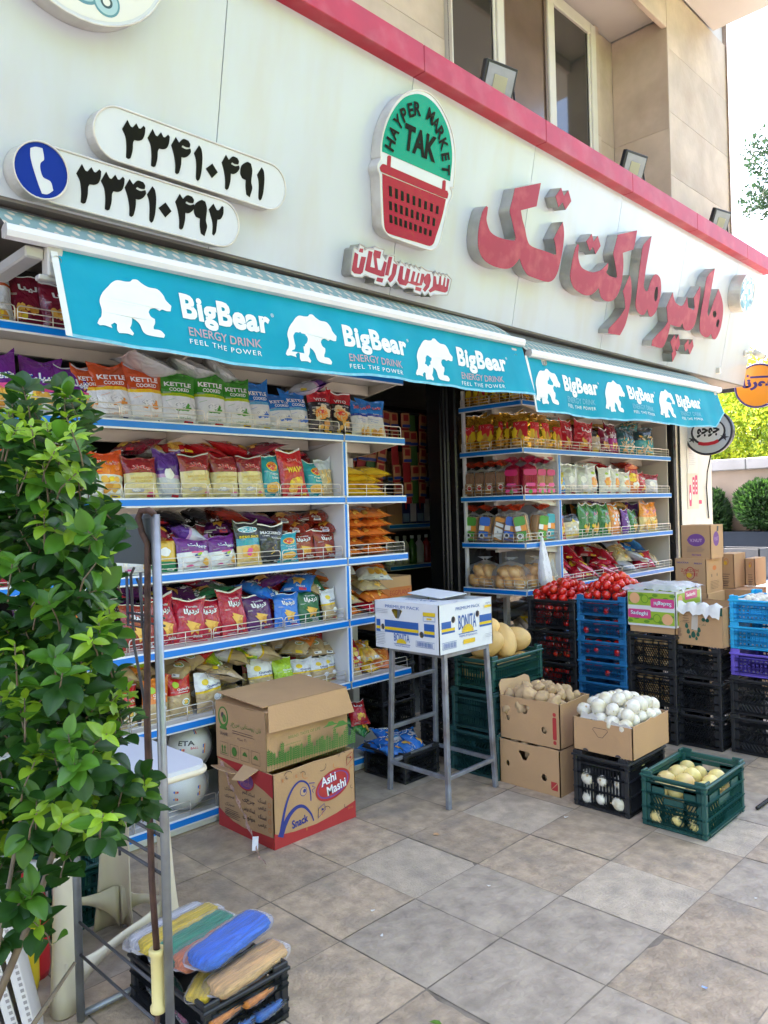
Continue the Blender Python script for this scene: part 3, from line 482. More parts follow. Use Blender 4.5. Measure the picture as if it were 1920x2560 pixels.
for nm, num, (x0, x1, y0, y1), lab in (('num1', 'num1', (1.405,2.372,.237,.443), 'upper of the two long rounded phone number boxes'), ('num2', 'num2', (1.16,2.122,.008,.213), 'lower phone number box, with the blue telephone disc at its end')):
    e, T = boxsign('phone_number_sign', stad(x0, x1, y0, y1), .08, lab, 'sign'); e['group'] = 'phone number boxes'
    for d, x, y in TR[num]:
        hole = []
        pl([(x+a, y+b_) for a, b_ in TR['digits'][d]], BLKG, 2, e, T, nm='digit')
    if nm == 'num2':
        q = circ(1.2, .108, .103, n=36)
        MB().prism(q, T, .003, .109, 0, 0, caps=False).build('disc_casing', RIM, e); MB().prism(circ(1.2,.108,.102,n=36), T, .10, .106, 0).build('blue_disc', BLUEC, e)
        MB().tube([T(x, y, .108) for x, y in q], .004, 6, closed=True).build('disc_trim', RIM, e); MB().prism(TR['handset'], T, .10, .108, 0).build('handset_emblem', FACE_W, e)
# round picture boxes
def picmat(name, cols, sc):
    m = M(name, (.6,.65,.66), .2, coat=.3); t = m.node_tree; N = t.nodes.new; L = t.links.new; b = t.nodes['Principled BSDF']
    tc = N('ShaderNodeTexCoord'); v = N('ShaderNodeTexVoronoi'); v.inputs['Scale'].default_value = sc; L(tc.outputs['Object'], v.inputs['Vector'])
    r = N('ShaderNodeValToRGB'); r.color_ramp.interpolation = 'CONSTANT'; L(v.outputs['Color'], r.inputs[0])
    while len(r.color_ramp.elements) < len(cols): r.color_ramp.elements.new(.5)
    for i, c in enumerate(cols): r.color_ramp.elements[i].position = i/len(cols); r.color_ramp.elements[i].color = (*c, 1)
    L(r.outputs[0], b.inputs['Base Color']); return m
e, T = boxsign('fruit_picture_sign', circ(1.32, 1.00, .34, .30, 40), .10, 'large oval light box with faded picture of sliced kiwi fruit, top corner', 'sign')
pr = Print(T, .098); TEAL1 = M('print_teal', (.10,.25,.30), .3); TEAL2 = M('print_pale_teal', (.35,.52,.55), .3); TEAL3 = M('print_dark_teal', (.03,.07,.10), .3); CREAM = M('print_cream', (.68,.68,.62), .3)
pr.poly(circ(1.32,1.0,.325,.285,36), CREAM)
for x, y, r in ((1.33,.83,.075),(1.42,.80,.055)):
    pr.poly(circ(x, y, r, r*.95), TEAL1); pr.poly(circ(x, y, r*.86, r*.8), TEAL2); pr.poly(circ(x, y, r*.45, r*.4), TEAL3); pr.poly(circ(x, y, r*.28, r*.25), CREAM)
for x, y, r in ((1.22,.86,.05),(1.25,.90,.04),(1.29,.92,.05),(1.36,.91,.04),(1.41,.88,.035),(1.18,.90,.05),(1.52,.90,.05)): pr.poly(circ(x, y, r, r*.9, 16), random.choice((TEAL3, TEAL1, TEAL3)))
pr.build('fruit_picture', e)
e, T = boxsign('grocery_picture_sign', circ(8.155, .872, .185, .185, 36), .12, 'small round light box with blue picture of groceries at far end of fascia', 'sign')
MB().prism(circ(8.155,.872,.168,n=32), T, .118, .1195).build('grocery_picture', picmat('grocery_print', [(.55,.62,.62),(.05,.18,.26),(.30,.48,.52),(.70,.72,.70),(.10,.30,.40),(.35,.55,.62)], 24), e)
# junction box, camera
MB().bbox(-.02,.02,-.025,.02,-.028,.028,.004).build('junction_box', FRAMEW, loc=FT(8.02,.08,.012), label='tiny white junction box on fascia above the end of the awning', category='junction box')
e = empty('security_camera', FT(8.66,.33,0), label='small security camera on an arm at the far edge of the white fascia', category='camera')
MB().bbox(-.03,.03,-.025,0,-.03,.03).build('base', FRAMEW, e); MB().tube([(0,-.02,0),(.02,-.09,.0),(.06,-.12,-.01)], .011).build('arm', FRAMEW, e)
MB().tube([(.02,-.10,.0),(.13,-.15,-.035)], .034, 12).build('housing', FRAMEW, e); MB().tube([(.131,-.1505,-.0355),(.145,-.157,-.04)], .028, 12).build('lens', BLKG, e)
# floodlights on the parapet
LGL = M('floodlight_glass', (.20,.225,.23), .1, .15, 9, coat=.5); YEL = M('led_yellow', (.34,.33,.22), .4); BODY = M('floodlight_body', (.010,.011,.013), .45)
for x, lab in ((4.13,'floodlight on red parapet in front of the upstairs window, largest of three'),(5.98,'floodlight on red parapet before the shaded stone return'),(7.79,'floodlight on red parapet before the stone pier, nearest the sky')):
    e = empty('floodlight', (x, 2.93, pt.z+.15), (0,0,rad(-12)), label=lab, category='floodlight', group='floodlights along the parapet')
    R = Matrix.Rotation(rad(22), 4, 'X')
    def fb(mb, nm, m, R=R): 
        me = mb.mesh(nm, m); me.transform(Matrix.Translation((0,0,.175)) @ R); return put(nm, me, e)
    mb = MB(); mb.bbox(-.135,.135,-.012,.03,-.118,.118,.006); fb(mb, 'housing', BODY)
    mb = MB().bbox(-.115,.115,-.016,-.0125,-.098,.098,.001); fb(mb, 'glass', LGL); mb = MB().box(-.055,.055,-.0195,-.0165,-.045,.045); fb(mb, 'led_plate', YEL)
    mb = MB()
    for k in range(6): mb.box(-.11,.11,.03,.045,-.09+.033*k,-.08+.033*k)
    fb(mb, 'heat_fins', BODY)
    mb = MB(); mb.tube([(-.08,0,.004),(-.145,.0,.08),(-.145,.01,.17)], .007); mb.tube([(.08,0,.004),(.145,.0,.08),(.145,.01,.17)], .007); mb.box(-.09,.09,-.012,.012,0,.008); mb.build('bracket', BODY, e)
# projecting round signs at the pillar
def disc_sign(name, c, r, ry, th, label, rim, face):
    e = empty(name, c, label=label, category='sign'); T = frame((-th/2,0,0),(0,-1,0),(0,0,1),(-1,0,0)); T2 = frame((th/2,0,0),(0,1,0),(0,0,1),(1,0,0))
    MB().prism(circ(0,0,r,ry,40), T, -th, 0, 0, 0).build('casing', rim, e); MB().tube([T(x, y, 0) for x, y in circ(0,0,r,ry,40)], .012, 8, closed=True).build('rim', rim, e)
    MB().prism(circ(0,0,r-.006,ry-.006,40), T, 0, .003).build('face', face, e); MB().prism(circ(0,0,r-.006,ry-.006,40), T2, 0, .003).build('face', face, e); return e, T
NAVY = M('navy_print', (.04,.02,.13), .4); ORANGE = M('sign_orange', (.75,.27,.02), .3, .02, 3, coat=.3); SGREY = M('sign_grey', (.35,.36,.40), .4); DKRIM = M('dark_rim', (.03,.028,.04), .4)
e, T = disc_sign('projecting_sign', (8.98,3.00,2.80), .235, .235, .09, 'round orange sign with navy script jutting from the end of the fascia', NAVY, ORANGE)
MB().bbox(-.02,.02,.22,.5,-.03,.03).build('bracket', BLKMET, e)
pr = Print(T, .004); pr.text('سورنا', -.165, -.045, .40, .14, NAVY, .055); pr.poly(stroke([(-.075,.10),(.03,.092),(.19,.075)], .022), NAVY)
pr.poly([(-.10+.022*(1 if k % 2 == 0 else .45)*cos(pi/2+pi*k/5), .118+.022*(1 if k % 2 == 0 else .45)*sin(pi/2+pi*k/5)) for k in range(10)], NAVY); pr.build('lettering', e)
e, T = disc_sign('projecting_sign', (7.90,3.125,2.245), .235, .225, .08, 'round white sign with black script on a bracket at the pillar', DKRIM, FACE_W)
mb = MB(); mb.bbox(-.03,.03,.30,.345,-.10,.10); mb.build('wall_plate', BLKMET, e); mb = MB(); mb.bbox(-.012,.012,.20,.31,.04,.064); mb.bbox(-.012,.012,.20,.31,-.064,-.04); mb.build('arm', BLKMET, e)
pr = Print(T, .004); pr.poly(circ(0,.0,.175,.135,32), DKRIM); pr.poly(circ(0,.005,.155,.118,32), M('print_silver', (.80,.80,.81), .4)); pr.text('جوجو', -.115, -.05, .23, .095, BLACK, .045)
pr.poly(stroke([(-.10,-.105),(-.05,-.118),(0,-.12),(.06,-.112),(.10,-.095)], .034), PRED); pr.poly(circ(0,.155,.05,.018,14), PRED)
for sx in (-1, 1): pr.poly([(sx*.16+.05*(1 if k % 2 == 0 else .35)*cos(pi*k/5), -.065+.04*(1 if k % 2 == 0 else .35)*sin(pi*k/5)) for k in range(10)], DKRIM)
pr.build('lettering', e)
MB().tube([(7.95,3.14,2.02),(8.05,3.22,1.85),(8.26,3.318,1.7),(8.29,3.322,1.5),(8.31,3.322,1.36)], .007, 6).build('cable', BLKMET, label='black cable hanging down the pillar below the round white sign', category='cable')
# posters on the pillar
PT = frame((7.66,3.332,0),(1,0,0),(0,0,1),(0,-1,0)); PAP = M('paper', (.70,.68,.64), .8, .05, 6); PINK = M('poster_pink', (.55,.05,.14), .6)
def poster(x0, x1, z0, z1, m, lab, fn=None):
    o = MB().prism(rrect(x0, x1, z0, z1, .004, 1), PT, .0008, .0018).build('poster', m, label=lab, category='poster')
    if fn: pr = Print(PT, .002); fn(pr); pr.build('print', o)
def f1(p):
    for k in range(6): p.poly(rrect(.20,.20+.14+.03*(k % 2), 1.93+.022*k, 1.933+.022*k, .001, 1), SGREY)
poster(.16,.42,1.84,2.10, PAP, 'white paper notice taped to the pillar', f1)
def f2(p):
    p.poly([(.19,1.50),(.24,1.50),(.25,1.62),(.235,1.72),(.20,1.72),(.185,1.62)], PINK); p.poly(circ(.215,1.60,.02,.04,14), PWHITE)
    p.poly(rrect(.275,.33,1.62,1.80,.01), PINK); p.poly(rrect(.34,.40,1.62,1.82,.01), PINK)
    for k in range(3): p.poly(circ(.30,1.66+.05*k,.012,n=10), PWHITE); p.poly(circ(.37,1.66+.05*k,.012,n=10), PWHITE)
poster(.15,.42,1.47,1.835, M('poster_cream', (.62,.56,.46), .7, .06, 7), 'pink and cream bottle poster low on the pillar', f2)
poster(.43,.50,1.52,1.56, PINK, 'small pink sticker on the pillar beside the bottle poster')
poster(.28,.52,2.115,2.16, M('poster_faint', (.62,.48,.44), .7), 'faint red strip of paper above the white notice on the pillar')
# ================================================================== awnings
CYAN = M('valance_cyan', (.002,.275,.385), .6, .08, 3, .35, 7, spec=.15, dirt=(.02,.33,.43), dscale=4, damt=.5); HEM = M('valance_hem', (.66,.66,.62), .6, .08, 9)
PRW = M('valance_white', (.72,.74,.72), .55, .03, 12); PRG = M('valance_red_outline', (.42,.30,.33), .55); BARW = M('bar_white', (.70,.70,.72), .3, .05, 5); GREYB = M('bracket_grey', (.45,.43,.40), .45, .1, 7)
def dots():
    m = M('polka_fabric', (.22,.33,.33), .75); t = m.node_tree; N = t.nodes.new; L = t.links.new; b = t.nodes['Principled BSDF']
    uv = N('ShaderNodeUVMap'); ds = []
    for o in (0, .5):
        a = N('ShaderNodeVectorMath'); a.operation = 'ADD'; a.inputs[1].default_value = (o, o, 0); L(uv.outputs[0], a.inputs[0])
        f = N('ShaderNodeVectorMath'); f.operation = 'FRACTION'; L(a.outputs[0], f.inputs[0])
        s = N('ShaderNodeVectorMath'); s.operation = 'SUBTRACT'; s.inputs[1].default_value = (.5,.5,0); L(f.outputs[0], s.inputs[0])
        l = N('ShaderNodeVectorMath'); l.operation = 'LENGTH'; L(s.outputs[0], l.inputs[0]); ds.append(l.outputs['Value'])
    mn = N('ShaderNodeMath'); mn.operation = 'MINIMUM'; L(ds[0], mn.inputs[0]); L(ds[1], mn.inputs[1])
    mr = N('ShaderNodeMapRange'); mr.inputs[1].default_value = .17; mr.inputs[2].default_value = .215; L(mn.outputs[0], mr.inputs[0])
    mx = N('ShaderNodeMix'); mx.data_type = 'RGBA'; L(mr.outputs[0], mx.inputs[0]); mx.inputs[6].default_value = (.58,.48,.37,1); mx.inputs[7].default_value = (.19,.29,.275,1); L(mx.outputs[2], b.inputs['Base Color'])
dots(); POLKA = MATS['polka_fabric']
TV = rad(13); VD = Vector((0,-sin(TV),-cos(TV))); VN = Vector((0,-cos(TV),sin(TV)))
def awning(x0, x1, xv0, xv1, bears, label, tmax, seed):
    e = empty('awning', (x0, 2.9, 2.6), label=label, category='awning', group='polka dot awnings'); c = e.location
    def zb(x): return 2.592+.03*(x-x0)/(x1-x0) if seed == 1 else 2.565+.045*(x-x0)/(x1-x0)
    def VT(x, t, d=0):
        k = min(1, max(0, t/.36)); u = x-xv0
        wv = .014*k*sin(u*4.1+seed)+.008*k*sin(u*11+2*seed)+.004*k*sin(u*27+t*9)+.02*k*k*sin(u*1.3+seed*2)
        if seed == 1: wv += .03*k*k*max(0, (u-2.2))
        return Vector((x+.012*k*mnoise.noise(Vector((u*2,seed,0))), 2.9, zb(x)-.018)) + VD*t + VN*(wv+d) - c
    n, m = 90, 9; vs = []; P = []
    for j in range(m+1):
        for i in range(n+1):
            x = xv0+(xv1-xv0)*i/n; vs.append(VT(x, tmax(x)*j/m))
    fs = [(j*(n+1)+i, (j+1)*(n+1)+i, (j+1)*(n+1)+i+1, j*(n+1)+i+1) for j in range(m) for i in range(n)]
    val_ = MB().add(vs, fs, 0, True).build('valance', CYAN, e)
    mb = MB(); q = []
    for j in range(11): q += [VT(xv0-.004, tmax(xv0)*j/10, .004), VT(xv0+.022, tmax(xv0)*j/10, .004)]
    mb.add(q, [(2*j, 2*j+2, 2*j+3, 2*j+1) for j in range(10)], 0, True); q = []
    for i in range(61):
        x = xv0+(xv1-xv0)*i/60; q += [VT(x, tmax(x)-.012, .002), VT(x, tmax(x)+.002, .003)]
    mb.add(q, [(2*i, 2*i+1, 2*i+3, 2*i+2) for i in range(60)], 1, True)
    mb.build('hem', [HEM, M('hem_faded', (.16,.45,.55), .6, .2, 20)], val_)
    S = lambda ox, s=1: (lambda x, y, d: VT(ox+x, -y, d))
    for k, bx_ in enumerate(bears):
        pr = Print(S(bx_), .003); sc = 1
        pr.poly([(x*.97, -y*1.0+.006) for x, y in TR['bear']], PRW)
        pr.text('BigBear', .385, -.245, .47, .15, PRW, .042, 1.06); pr.text('®', .865, -.125, .018, .018, PRW)
        pr.text('ENERGY DRINK', .405, -.287, .385, .040, PRG if seed == 1 else M('faded_outline', (.12,.40,.52), .6), .012)
        pr.text('FEEL THE POWER', .40, -.325, .385, .023, PRW, .0, 1.25); pr.build('lettering', val_)
    # fabric over the roller, front bar, arms
    mb = MB(); n = 40; prof = []
    for j in range(9):
        a = j/8; prof.append((3.135-.225*a, 2.782-.157*a+.012*sin(a*pi)))
    vs = []; uv = []
    for j, (y, z) in enumerate(prof):
        for i in range(n+1):
            x = x0+.02+(x1-x0-.05)*i/n; vs.append((x-c.x, y-c.y, z+zb(x)-2.61-c.z+.004*sin(x*3)*sin(j*.4))); uv.append((x/.064, j*.23))
    mb.add(vs, [(j*(n+1)+i, (j+1)*(n+1)+i, (j+1)*(n+1)+i+1, j*(n+1)+i+1) for j in range(8) for i in range(n)], 0, True); mb.uv = uv; mb.build('canopy_fabric', POLKA, e)
    mb = MB(); vs = []; pf = [(-.030,.022),(-.034,.0),(-.026,-.020),(0,-.026),(.02,-.018),(.022,.012),(.004,.026),(-.018,.028)]
    for x in (x0, x1):
        for y, z in pf: vs.append((x-c.x, y, zb(x)-c.z+z))
    mb.add(vs, [(k, (k+1) % 8, 8+(k+1) % 8, 8+k) for k in range(8)], 0); bar = mb.build('front_bar', BARW, e)
    for x in (x0, x1): MB().add([(x-c.x+(.001 if x == x1 else -.001), y, zb(x)-c.z+z) for y, z in pf], [tuple(range(8))]).build('bar_end_cap', GREYB, bar)
    MB().tube([(0.01,.27,.15),(x1-x0-.03,.27,.15)], .035, 14).build('roller', M('roller_grey', (.12,.12,.13), .35), e)
    for xa, sg in ((x0+.10, 1), (x1-.18, -1)):
        mb = MB(); mb.bbox(xa-c.x-.02, xa-c.x+.05, .02, .40, -.075, -.03, .006); mb.build('folding_arm', GREYB, e)
        mb = MB(); mb.bbox(xa-c.x+.05, xa-c.x+.11, -.01, .05, -.14, -.02, .006); mb.bbox(xa-c.x+.02, xa-c.x+.14, .0, .04, -.155, -.135, .004); mb.lathe([(.018,-.04),(.018,.04)], (xa-c.x+.08,.02,-.08), 12, ax=Matrix.Rotation(pi/2,3,'X')); mb.build('arm_joint', GREYB, e)
    return e
def t1(x): return .375-.02*(x-1.19)/3 + .012*sin((x-1.2)*2.3) - (.025*max(0, (x-3.6))**1.2) + (.03*max(0, 3.75-abs(x-3.75)*6-3.2) if False else 0)
def t2(x): return .385+.006*sin(x*5) - max(0, (x-7.2))*.52
awning(1.03, 4.27, 1.195, 4.272, [1.33,2.255,3.17], 'long polka dot awning with three white bears on its cyan valance', t1, 1)
awning(4.34, 7.57, 4.30, 7.52, [4.335,5.262,6.165], 'farther polka dot awning over the corner shelves, its valance corner curled up', t2, 2)
# ================================================================== shelf units
WBACK = M('shelf_panel_white', (.66,.66,.68), .4, .04, 3); LIPC = M('shelf_beam_cream', (.56,.51,.43), .45, .06, 4)
def guard_mesh(L):
    mb = MB(); r = .0027
    mb.tube([(0,0,.004),(0,0,.060),(.004,0,.072),(.014,0,.076),(L-.014,0,.076),(L-.004,0,.072),(L,0,.060),(L,0,.004)], r, 5)
    mb.tube([(0,0,.050),(L,0,.050)], r*.8, 5); mb.tube([(0,0,.026),(L,0,.026)], r*.8, 5)
    for k in (1, 2): mb.tube([(L*k/3,0,.004),(L*k/3,0,.076)], r*.8, 5)
    return mb.mesh('wire_guard', WIRE)
GM = {}
def guards(par, x0, x1, z, y, yaw=0, n=None, c=(0,0,0)):
    n = n or max(1, round((x1-x0)/.46)); L = round((x1-x0)/n-.012, 3)
    if L not in GM: GM[L] = guard_mesh(L)
    for k in range(n):
        a = x0+(x1-x0)*k/n+.006
        put('wire_guard', GM[L], par, (a-c[0], y-c[1], z-c[2]) if not yaw else (y-c[0], a-c[1], z-c[2]), (random.gauss(0,.03),0,yaw))
def shelf(par, segs, boards, z, c):
    """segs: front edges (x0,y0,x1,y1); boards: plan rectangles"""
    mb = MB()
    for x0, x1, y0, y1 in boards: mb.bbox(x0-c[0], x1-c[0], y0-c[1], y1-c[1], z+.010, z+.020, .001)
    b = mb.build('shelf', SHELFMETAL, par); s = MB(); bl = MB(); bm = MB()
    for x0, y0, x1, y1 in segs:
        if y0 == y1:
            s.bbox(x0-c[0], x1-c[0], y0-.006-c[1], y0-c[1], z-.022, z+.024, .0015); bl.box(x0-c[0]+.001, x1-c[0]-.001, y0-.0085-c[1], y0-.0064-c[1], z-.013, z+.016)
            bm.bbox(x0-c[0]+.03, x1-c[0]-.03, y0+.28-c[1], y0+.31-c[1], z-.055, z+.008, .002); bm.box(x0-c[0], x1-c[0], y0+.004-c[1], y0+.03-c[1], z-.006, z+.0095)
        else:
            s.bbox(x0-.006-c[0], x0-c[0], y0-c[1], y1-c[1], z-.022, z+.024, .0015); bl.box(x0-.0085-c[0], x0-.0064-c[0], y0-c[1]+.001, y1-c[1]-.001, z-.013, z+.016)
            bm.bbox(x0+.28-c[0], x0+.31-c[0], y0+.03-c[1], y1-.02-c[1], z-.055, z+.008, .002)
    s.build('price_rail', WHITE, b); bl.build('blue_strip', BLUE, b); bm.build('support_beam', LIPC, b); return b
def bracket(par, x, z, c, yaw=0, y=3.36):
    mb = MB(); T = lambda a, h, d: Vector((x-c[0]+d, y+a-c[1], z+h-c[2])) if not yaw else Vector((y+a-c[0], x-c[1]+d, z+h-c[2]))
    mb.prism([(0,.008),(.47,.008),(.47,-.075),(.30,-.06),(.0,-.012)], T, -.009, .009); mb.build('shelf_bracket', LIPC, par)
LZ = [2.36,1.981,1.615,1.252,.887,.523,.062]
c = Vector((1.0,3.34,0)); LU = empty('shelf_unit', c, label='long white shelf unit with blue price strips, stocked with crisps', category='shelf unit')
for k, z in enumerate(LZ):
    x1 = 3.585; b = shelf(LU, [(-.60,3.345,3.058,3.345),(3.070,3.345,x1,3.345)] if 0 < k < 6 else [(-.60,3.345,x1,3.345)], [(-.6,x1,3.347,3.86)], z, c)
    guards(b, -.58, 3.04, z+.018, 3.352, 0, None, c)
    if k in (0,1,2,3,4,5): guards(b, 3.08, 3.57, z+.018, 3.352, 0, 1, c)
    for xx in (-.58,.06,1.06,2.06,3.05,3.565): 
        if k < 6: bracket(LU, xx, z, c)
MB().bbox(2.055, 2.085, .008, .02, 0, .06).build('side_panel', WBACK, LU) if False else None
mb = MB().bbox(3.056-c.x, 3.072-c.x, .008, .51, .545, 1.955, .001); pn = mb.build('side_panel', WBACK, LU)
for za, zb_ in zip(LZ[1:-1], LZ[2:-1]): MB().bbox(3.046-c.x, 3.082-c.x, -.004, .006, zb_+.026, za-.024, .001).build('upright_strip', WHITE, LU); MB().box(3.050-c.x, 3.066-c.x, -.0065, -.0045, zb_+.026, za-.024).build('blue_strip', BLUE, LU)
for xx in (-.6,.06,1.06,2.06,3.064,3.57): MB().bbox(xx-.03-c.x, xx+.03-c.x, .50, .55, 0, 2.5).build('rear_post', LIPC, LU)
MB().bbox(-.6-c.x, 3.58-c.x, .03, .05, 0, .04).build('kick_plate', WHITE, LU)
CZ = [2.338,1.975,1.614,1.245,.884,.52,.06]
c2 = Vector((4.90,3.34,0)); CU = empty('shelf_unit', c2, label='corner shelf unit beyond the doorway with breads and snacks', category='shelf unit')
for k, z in enumerate(CZ):
    b = shelf(CU, [(4.905,3.345,7.45,3.345),(4.905,3.348,4.905,3.955)], [(4.907,7.45,3.347,3.86),(4.907,5.39,3.861,3.955)], z, c2)
    if k < 6:
        guards(b, 4.92, 5.38, z+.018, 3.352, 0, 1, c2); guards(b, 5.41, 7.44, z+.018, 3.352, 0, None, c2); guards(b, 3.36, 3.95, z+.018, 4.912, pi/2, 2, c2)
    for xx in (5.37,6.05,6.75,7.43):
        if k < 6: bracket(CU, xx, z, c2)
    if k < 6: bracket(CU, 3.36, z, c2, 1, 4.92)
MB().bbox(.487, .503, .008, .61, .91, 1.95, .001).build('side_panel', WBACK, CU); MB().bbox(2.535, 2.548, .03, .55, .1, 2.33, .001).build('side_panel', LIPC, CU)
MB().bbox(.02,.05,.585,.61,0,2.5).build('rear_post', WBACK, CU)
for za, zb_ in zip(CZ[1:5], CZ[2:6]): MB().bbox(.477, .513, -.004, .006, zb_+.026, za-.024, .001).build('upright_strip', WHITE, CU); MB().box(.481, .501, -.0065, -.0045, zb_+.026, za-.024).build('blue_strip', BLUE, CU)
for xx in (.5,1.2,1.9,2.53): MB().bbox(xx-.03, xx+.02, .53, .57, 0, 2.4).build('rear_post', LIPC, CU)
# inside the shop: dim shelves seen through the doorway
c3 = Vector((5.3,5.0,0)); IU = empty('shelf_unit', c3, label='dim shelf unit inside the shop, seen through the doorway', category='shelf unit')
for z in (1.835,1.39,1.0,.55): shelf(IU, [(5.12,5.0,6.6,5.0)], [(5.12,6.6,5.0,5.4)], z, c3)
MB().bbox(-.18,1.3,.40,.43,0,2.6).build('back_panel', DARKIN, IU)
# ================================================================== packets
def bagmat(name, bands, rough=.22, metal=0., bump=.75):
    """printed film: colour bands up the packet (uv), creased"""
    if name in MATS: return MATS[name]
    m = bpy.data.materials.new(name); m.use_nodes = True; MATS[name] = m; t = m.node_tree; N = t.nodes.new; L = t.links.new; b = t.nodes['Principled BSDF']
    uv = N('ShaderNodeUVMap'); sp = N('ShaderNodeSeparateXYZ'); L(uv.outputs[0], sp.inputs[0]); n0 = N('ShaderNodeTexNoise'); n0.inputs['Scale'].default_value = 2.2; L(uv.outputs[0], n0.inputs['Vector'])
    ma = N('ShaderNodeMath'); ma.operation = 'MULTIPLY_ADD'; ma.inputs[1].default_value = .03; L(n0.outputs[0], ma.inputs[0]); L(sp.outputs[1], ma.inputs[2])
    r = N('ShaderNodeValToRGB'); r.color_ramp.interpolation = 'CONSTANT'; L(ma.outputs[0], r.inputs[0])
    while len(r.color_ramp.elements) < len(bands): r.color_ramp.elements.new(.5)
    for i, (p, c) in enumerate(bands): r.color_ramp.elements[i].position = p+(.015 if p else 0); r.color_ramp.elements[i].color = (*c, 1)
    tc = N('ShaderNodeTexCoord'); oi = N('ShaderNodeObjectInfo'); ad = N('ShaderNodeVectorMath'); ad.operation = 'MULTIPLY_ADD'; L(oi.outputs['Random'], ad.inputs[0]); ad.inputs[1].default_value = (9,17,5); L(tc.outputs['Object'], ad.inputs[2])
    n1 = N('ShaderNodeTexNoise'); n1.inputs['Scale'].default_value = 14; n1.inputs['Detail'].default_value = 3; n1.inputs['Distortion'].default_value = 1.2; L(ad.outputs[0], n1.inputs['Vector'])
    bp = N('ShaderNodeBump'); bp.inputs['Strength'].default_value = bump; bp.inputs['Distance'].default_value = .026; L(n1.outputs[0], bp.inputs['Height']); L(bp.outputs[0], b.inputs['Normal'])
    L(r.outputs[0], b.inputs['Base Color']); b.inputs['Roughness'].default_value = rough; b.inputs['Metallic'].default_value = metal; b.inputs['Coat Weight'].default_value = .5; b.inputs['Coat Roughness'].default_value = .07
    return m
W_, H_, D_ = .2, .27, .085
def bagf(seed, fat=1.0, ears=1.0):
    rn = random.Random(seed); ph = [rn.uniform(0, 6) for _ in range(6)]; sk = rn.uniform(-.02, .02)
    def f(u, v, s):
        P = min(1, max(0, (v-.045)/.26))**.55 * min(1, max(0, (.955-v)/.24))**.55
        hw = W_/2*(1-.10*P); t = D_/2*fat*max(0, 1-abs(u)**2.6)**.62*P*(1.08-.25*v)
        edge = exp(-((1-v)/.13)) + exp(-(v/.13))
        cr = .0045*edge*sin(u*13+ph[0]+s)*(1-u*u*.6) + .010*mnoise.noise(Vector((u*1.9+ph[1], v*2.3+ph[2], s*3)))*P + .005*mnoise.noise(Vector((u*5+ph[3], v*5+ph[1], s*3)))*P
        x = u*hw + sk*v*W_ + .002*sin(v*9+ph[3]); z = v*H_ + ears*.020*abs(u)**3*max(0, v-.75)*4*(1+.5*sin(ph[4]+u)) - .010*ears*abs(u)**3*max(0, .2-v)*5
        lean = .010*sin(ph[5])*max(0, v-.8)*5
        return Vector((x, s*(t+(cr if P > .02 else cr*.5)) + lean*u + .012*sin(ph[2])*max(0, v-.6)*sin(u*2+ph[3]), z + .006*sin(u*5+ph[0])*max(0, v-.8)*5))
    return f
def bagmesh(name, f, mat):
    n, m = 14, 18; mb = MB(); vs = []; uv = []; fs = []
    for s in (-1, 1):
        b0 = len(vs)
        for j in range(m+1):
            v = j/m; v = v*v*(3-2*v)*.35+v*.65
            for i in range(n+1): vs.append(f(-1+2*i/n, v, s)); uv.append((i/n, v))
        for j in range(m):
            for i in range(n):
                a = b0+j*(n+1)+i; q = (a, a+1, a+n+2, a+n+1); fs.append(q if s < 0 else q[::-1])
    mb.add(vs, fs, 0, True); mb.uv = uv; return mb.mesh(name, mat)
class BP(Print):
    def __init__(s, f): super().__init__(lambda x, y, d: f(2*x-1, y, -1)-Vector((0, d, 0)), .0018)
    def disc(s, cx, cy, rx, ry, m, n=18, jit=0, a=0):
        s.lay += 1; d = s.d+.00015*s.lay; vs = [s.T(cx, cy, d)]; rr = [1+jit*random.uniform(-1,1) for _ in range(n)]
        for k in (.35,.7,1):
            for i in range(n):
                x, y = rx*k*rr[i]*cos(2*pi*i/n), ry*k*rr[i]*sin(2*pi*i/n); vs.append(s.T(cx+x*cos(a)-y*sin(a)*.74, cy+x*sin(a)*.74+y*cos(a), d))
        fs = [(0, 1+i, 1+(i+1) % n) for i in range(n)]
        for k in (0, 1): fs += [(1+k*n+i, 1+(k+1)*n+i, 1+(k+1)*n+(i+1) % n, 1+k*n+(i+1) % n) for i in range(n)]
        s.mb.add(vs, fs, s.mi(m), True); return s
    def tri(s, cx, cy, r, m, a=0):
        q = [(cx+r*cos(a+2*pi*k/3), cy+.74*r*sin(a+2*pi*k/3)) for k in range(3)]; p = []
        for k in range(3):
            x0, y0 = q[k]; x1, y1 = q[(k+1) % 3]; p += [(x0+(x1-x0)*j/5, y0+(y1-y0)*j/5) for j in range(5)]
        s.lay += 1; d = s.d+.00015*s.lay; vs = [s.T(cx, cy, d)]; n = len(p)
        for k in (.5, 1): vs += [s.T(cx+(x-cx)*k, cy+(y-cy)*k, d) for x, y in p]
        s.mb.add(vs, [(0, 1+i, 1+(i+1) % n) for i in range(n)]+[(1+i, 1+n+i, 1+n+(i+1) % n, 1+(i+1) % n) for i in range(n)], s.mi(m), True)
INK = {k: M('ink_'+k, c, .35) for k, c in dict(white=(.80,.80,.79), black=(.02,.02,.02), orange=(.80,.30,.03), chip=(.78,.45,.08), chipd=(.60,.27,.03), yellow=(.80,.58,.02), red=(.60,.02,.03), green=(.08,.32,.03), blue=(.03,.15,.60), navy=(.02,.04,.20), brown=(.25,.12,.04), cream=(.72,.60,.36), pink=(.70,.08,.28), grey=(.42,.43,.46), teal=(.02,.35,.42), lime=(.40,.60,.03), gold=(.60,.40,.06)).items()}
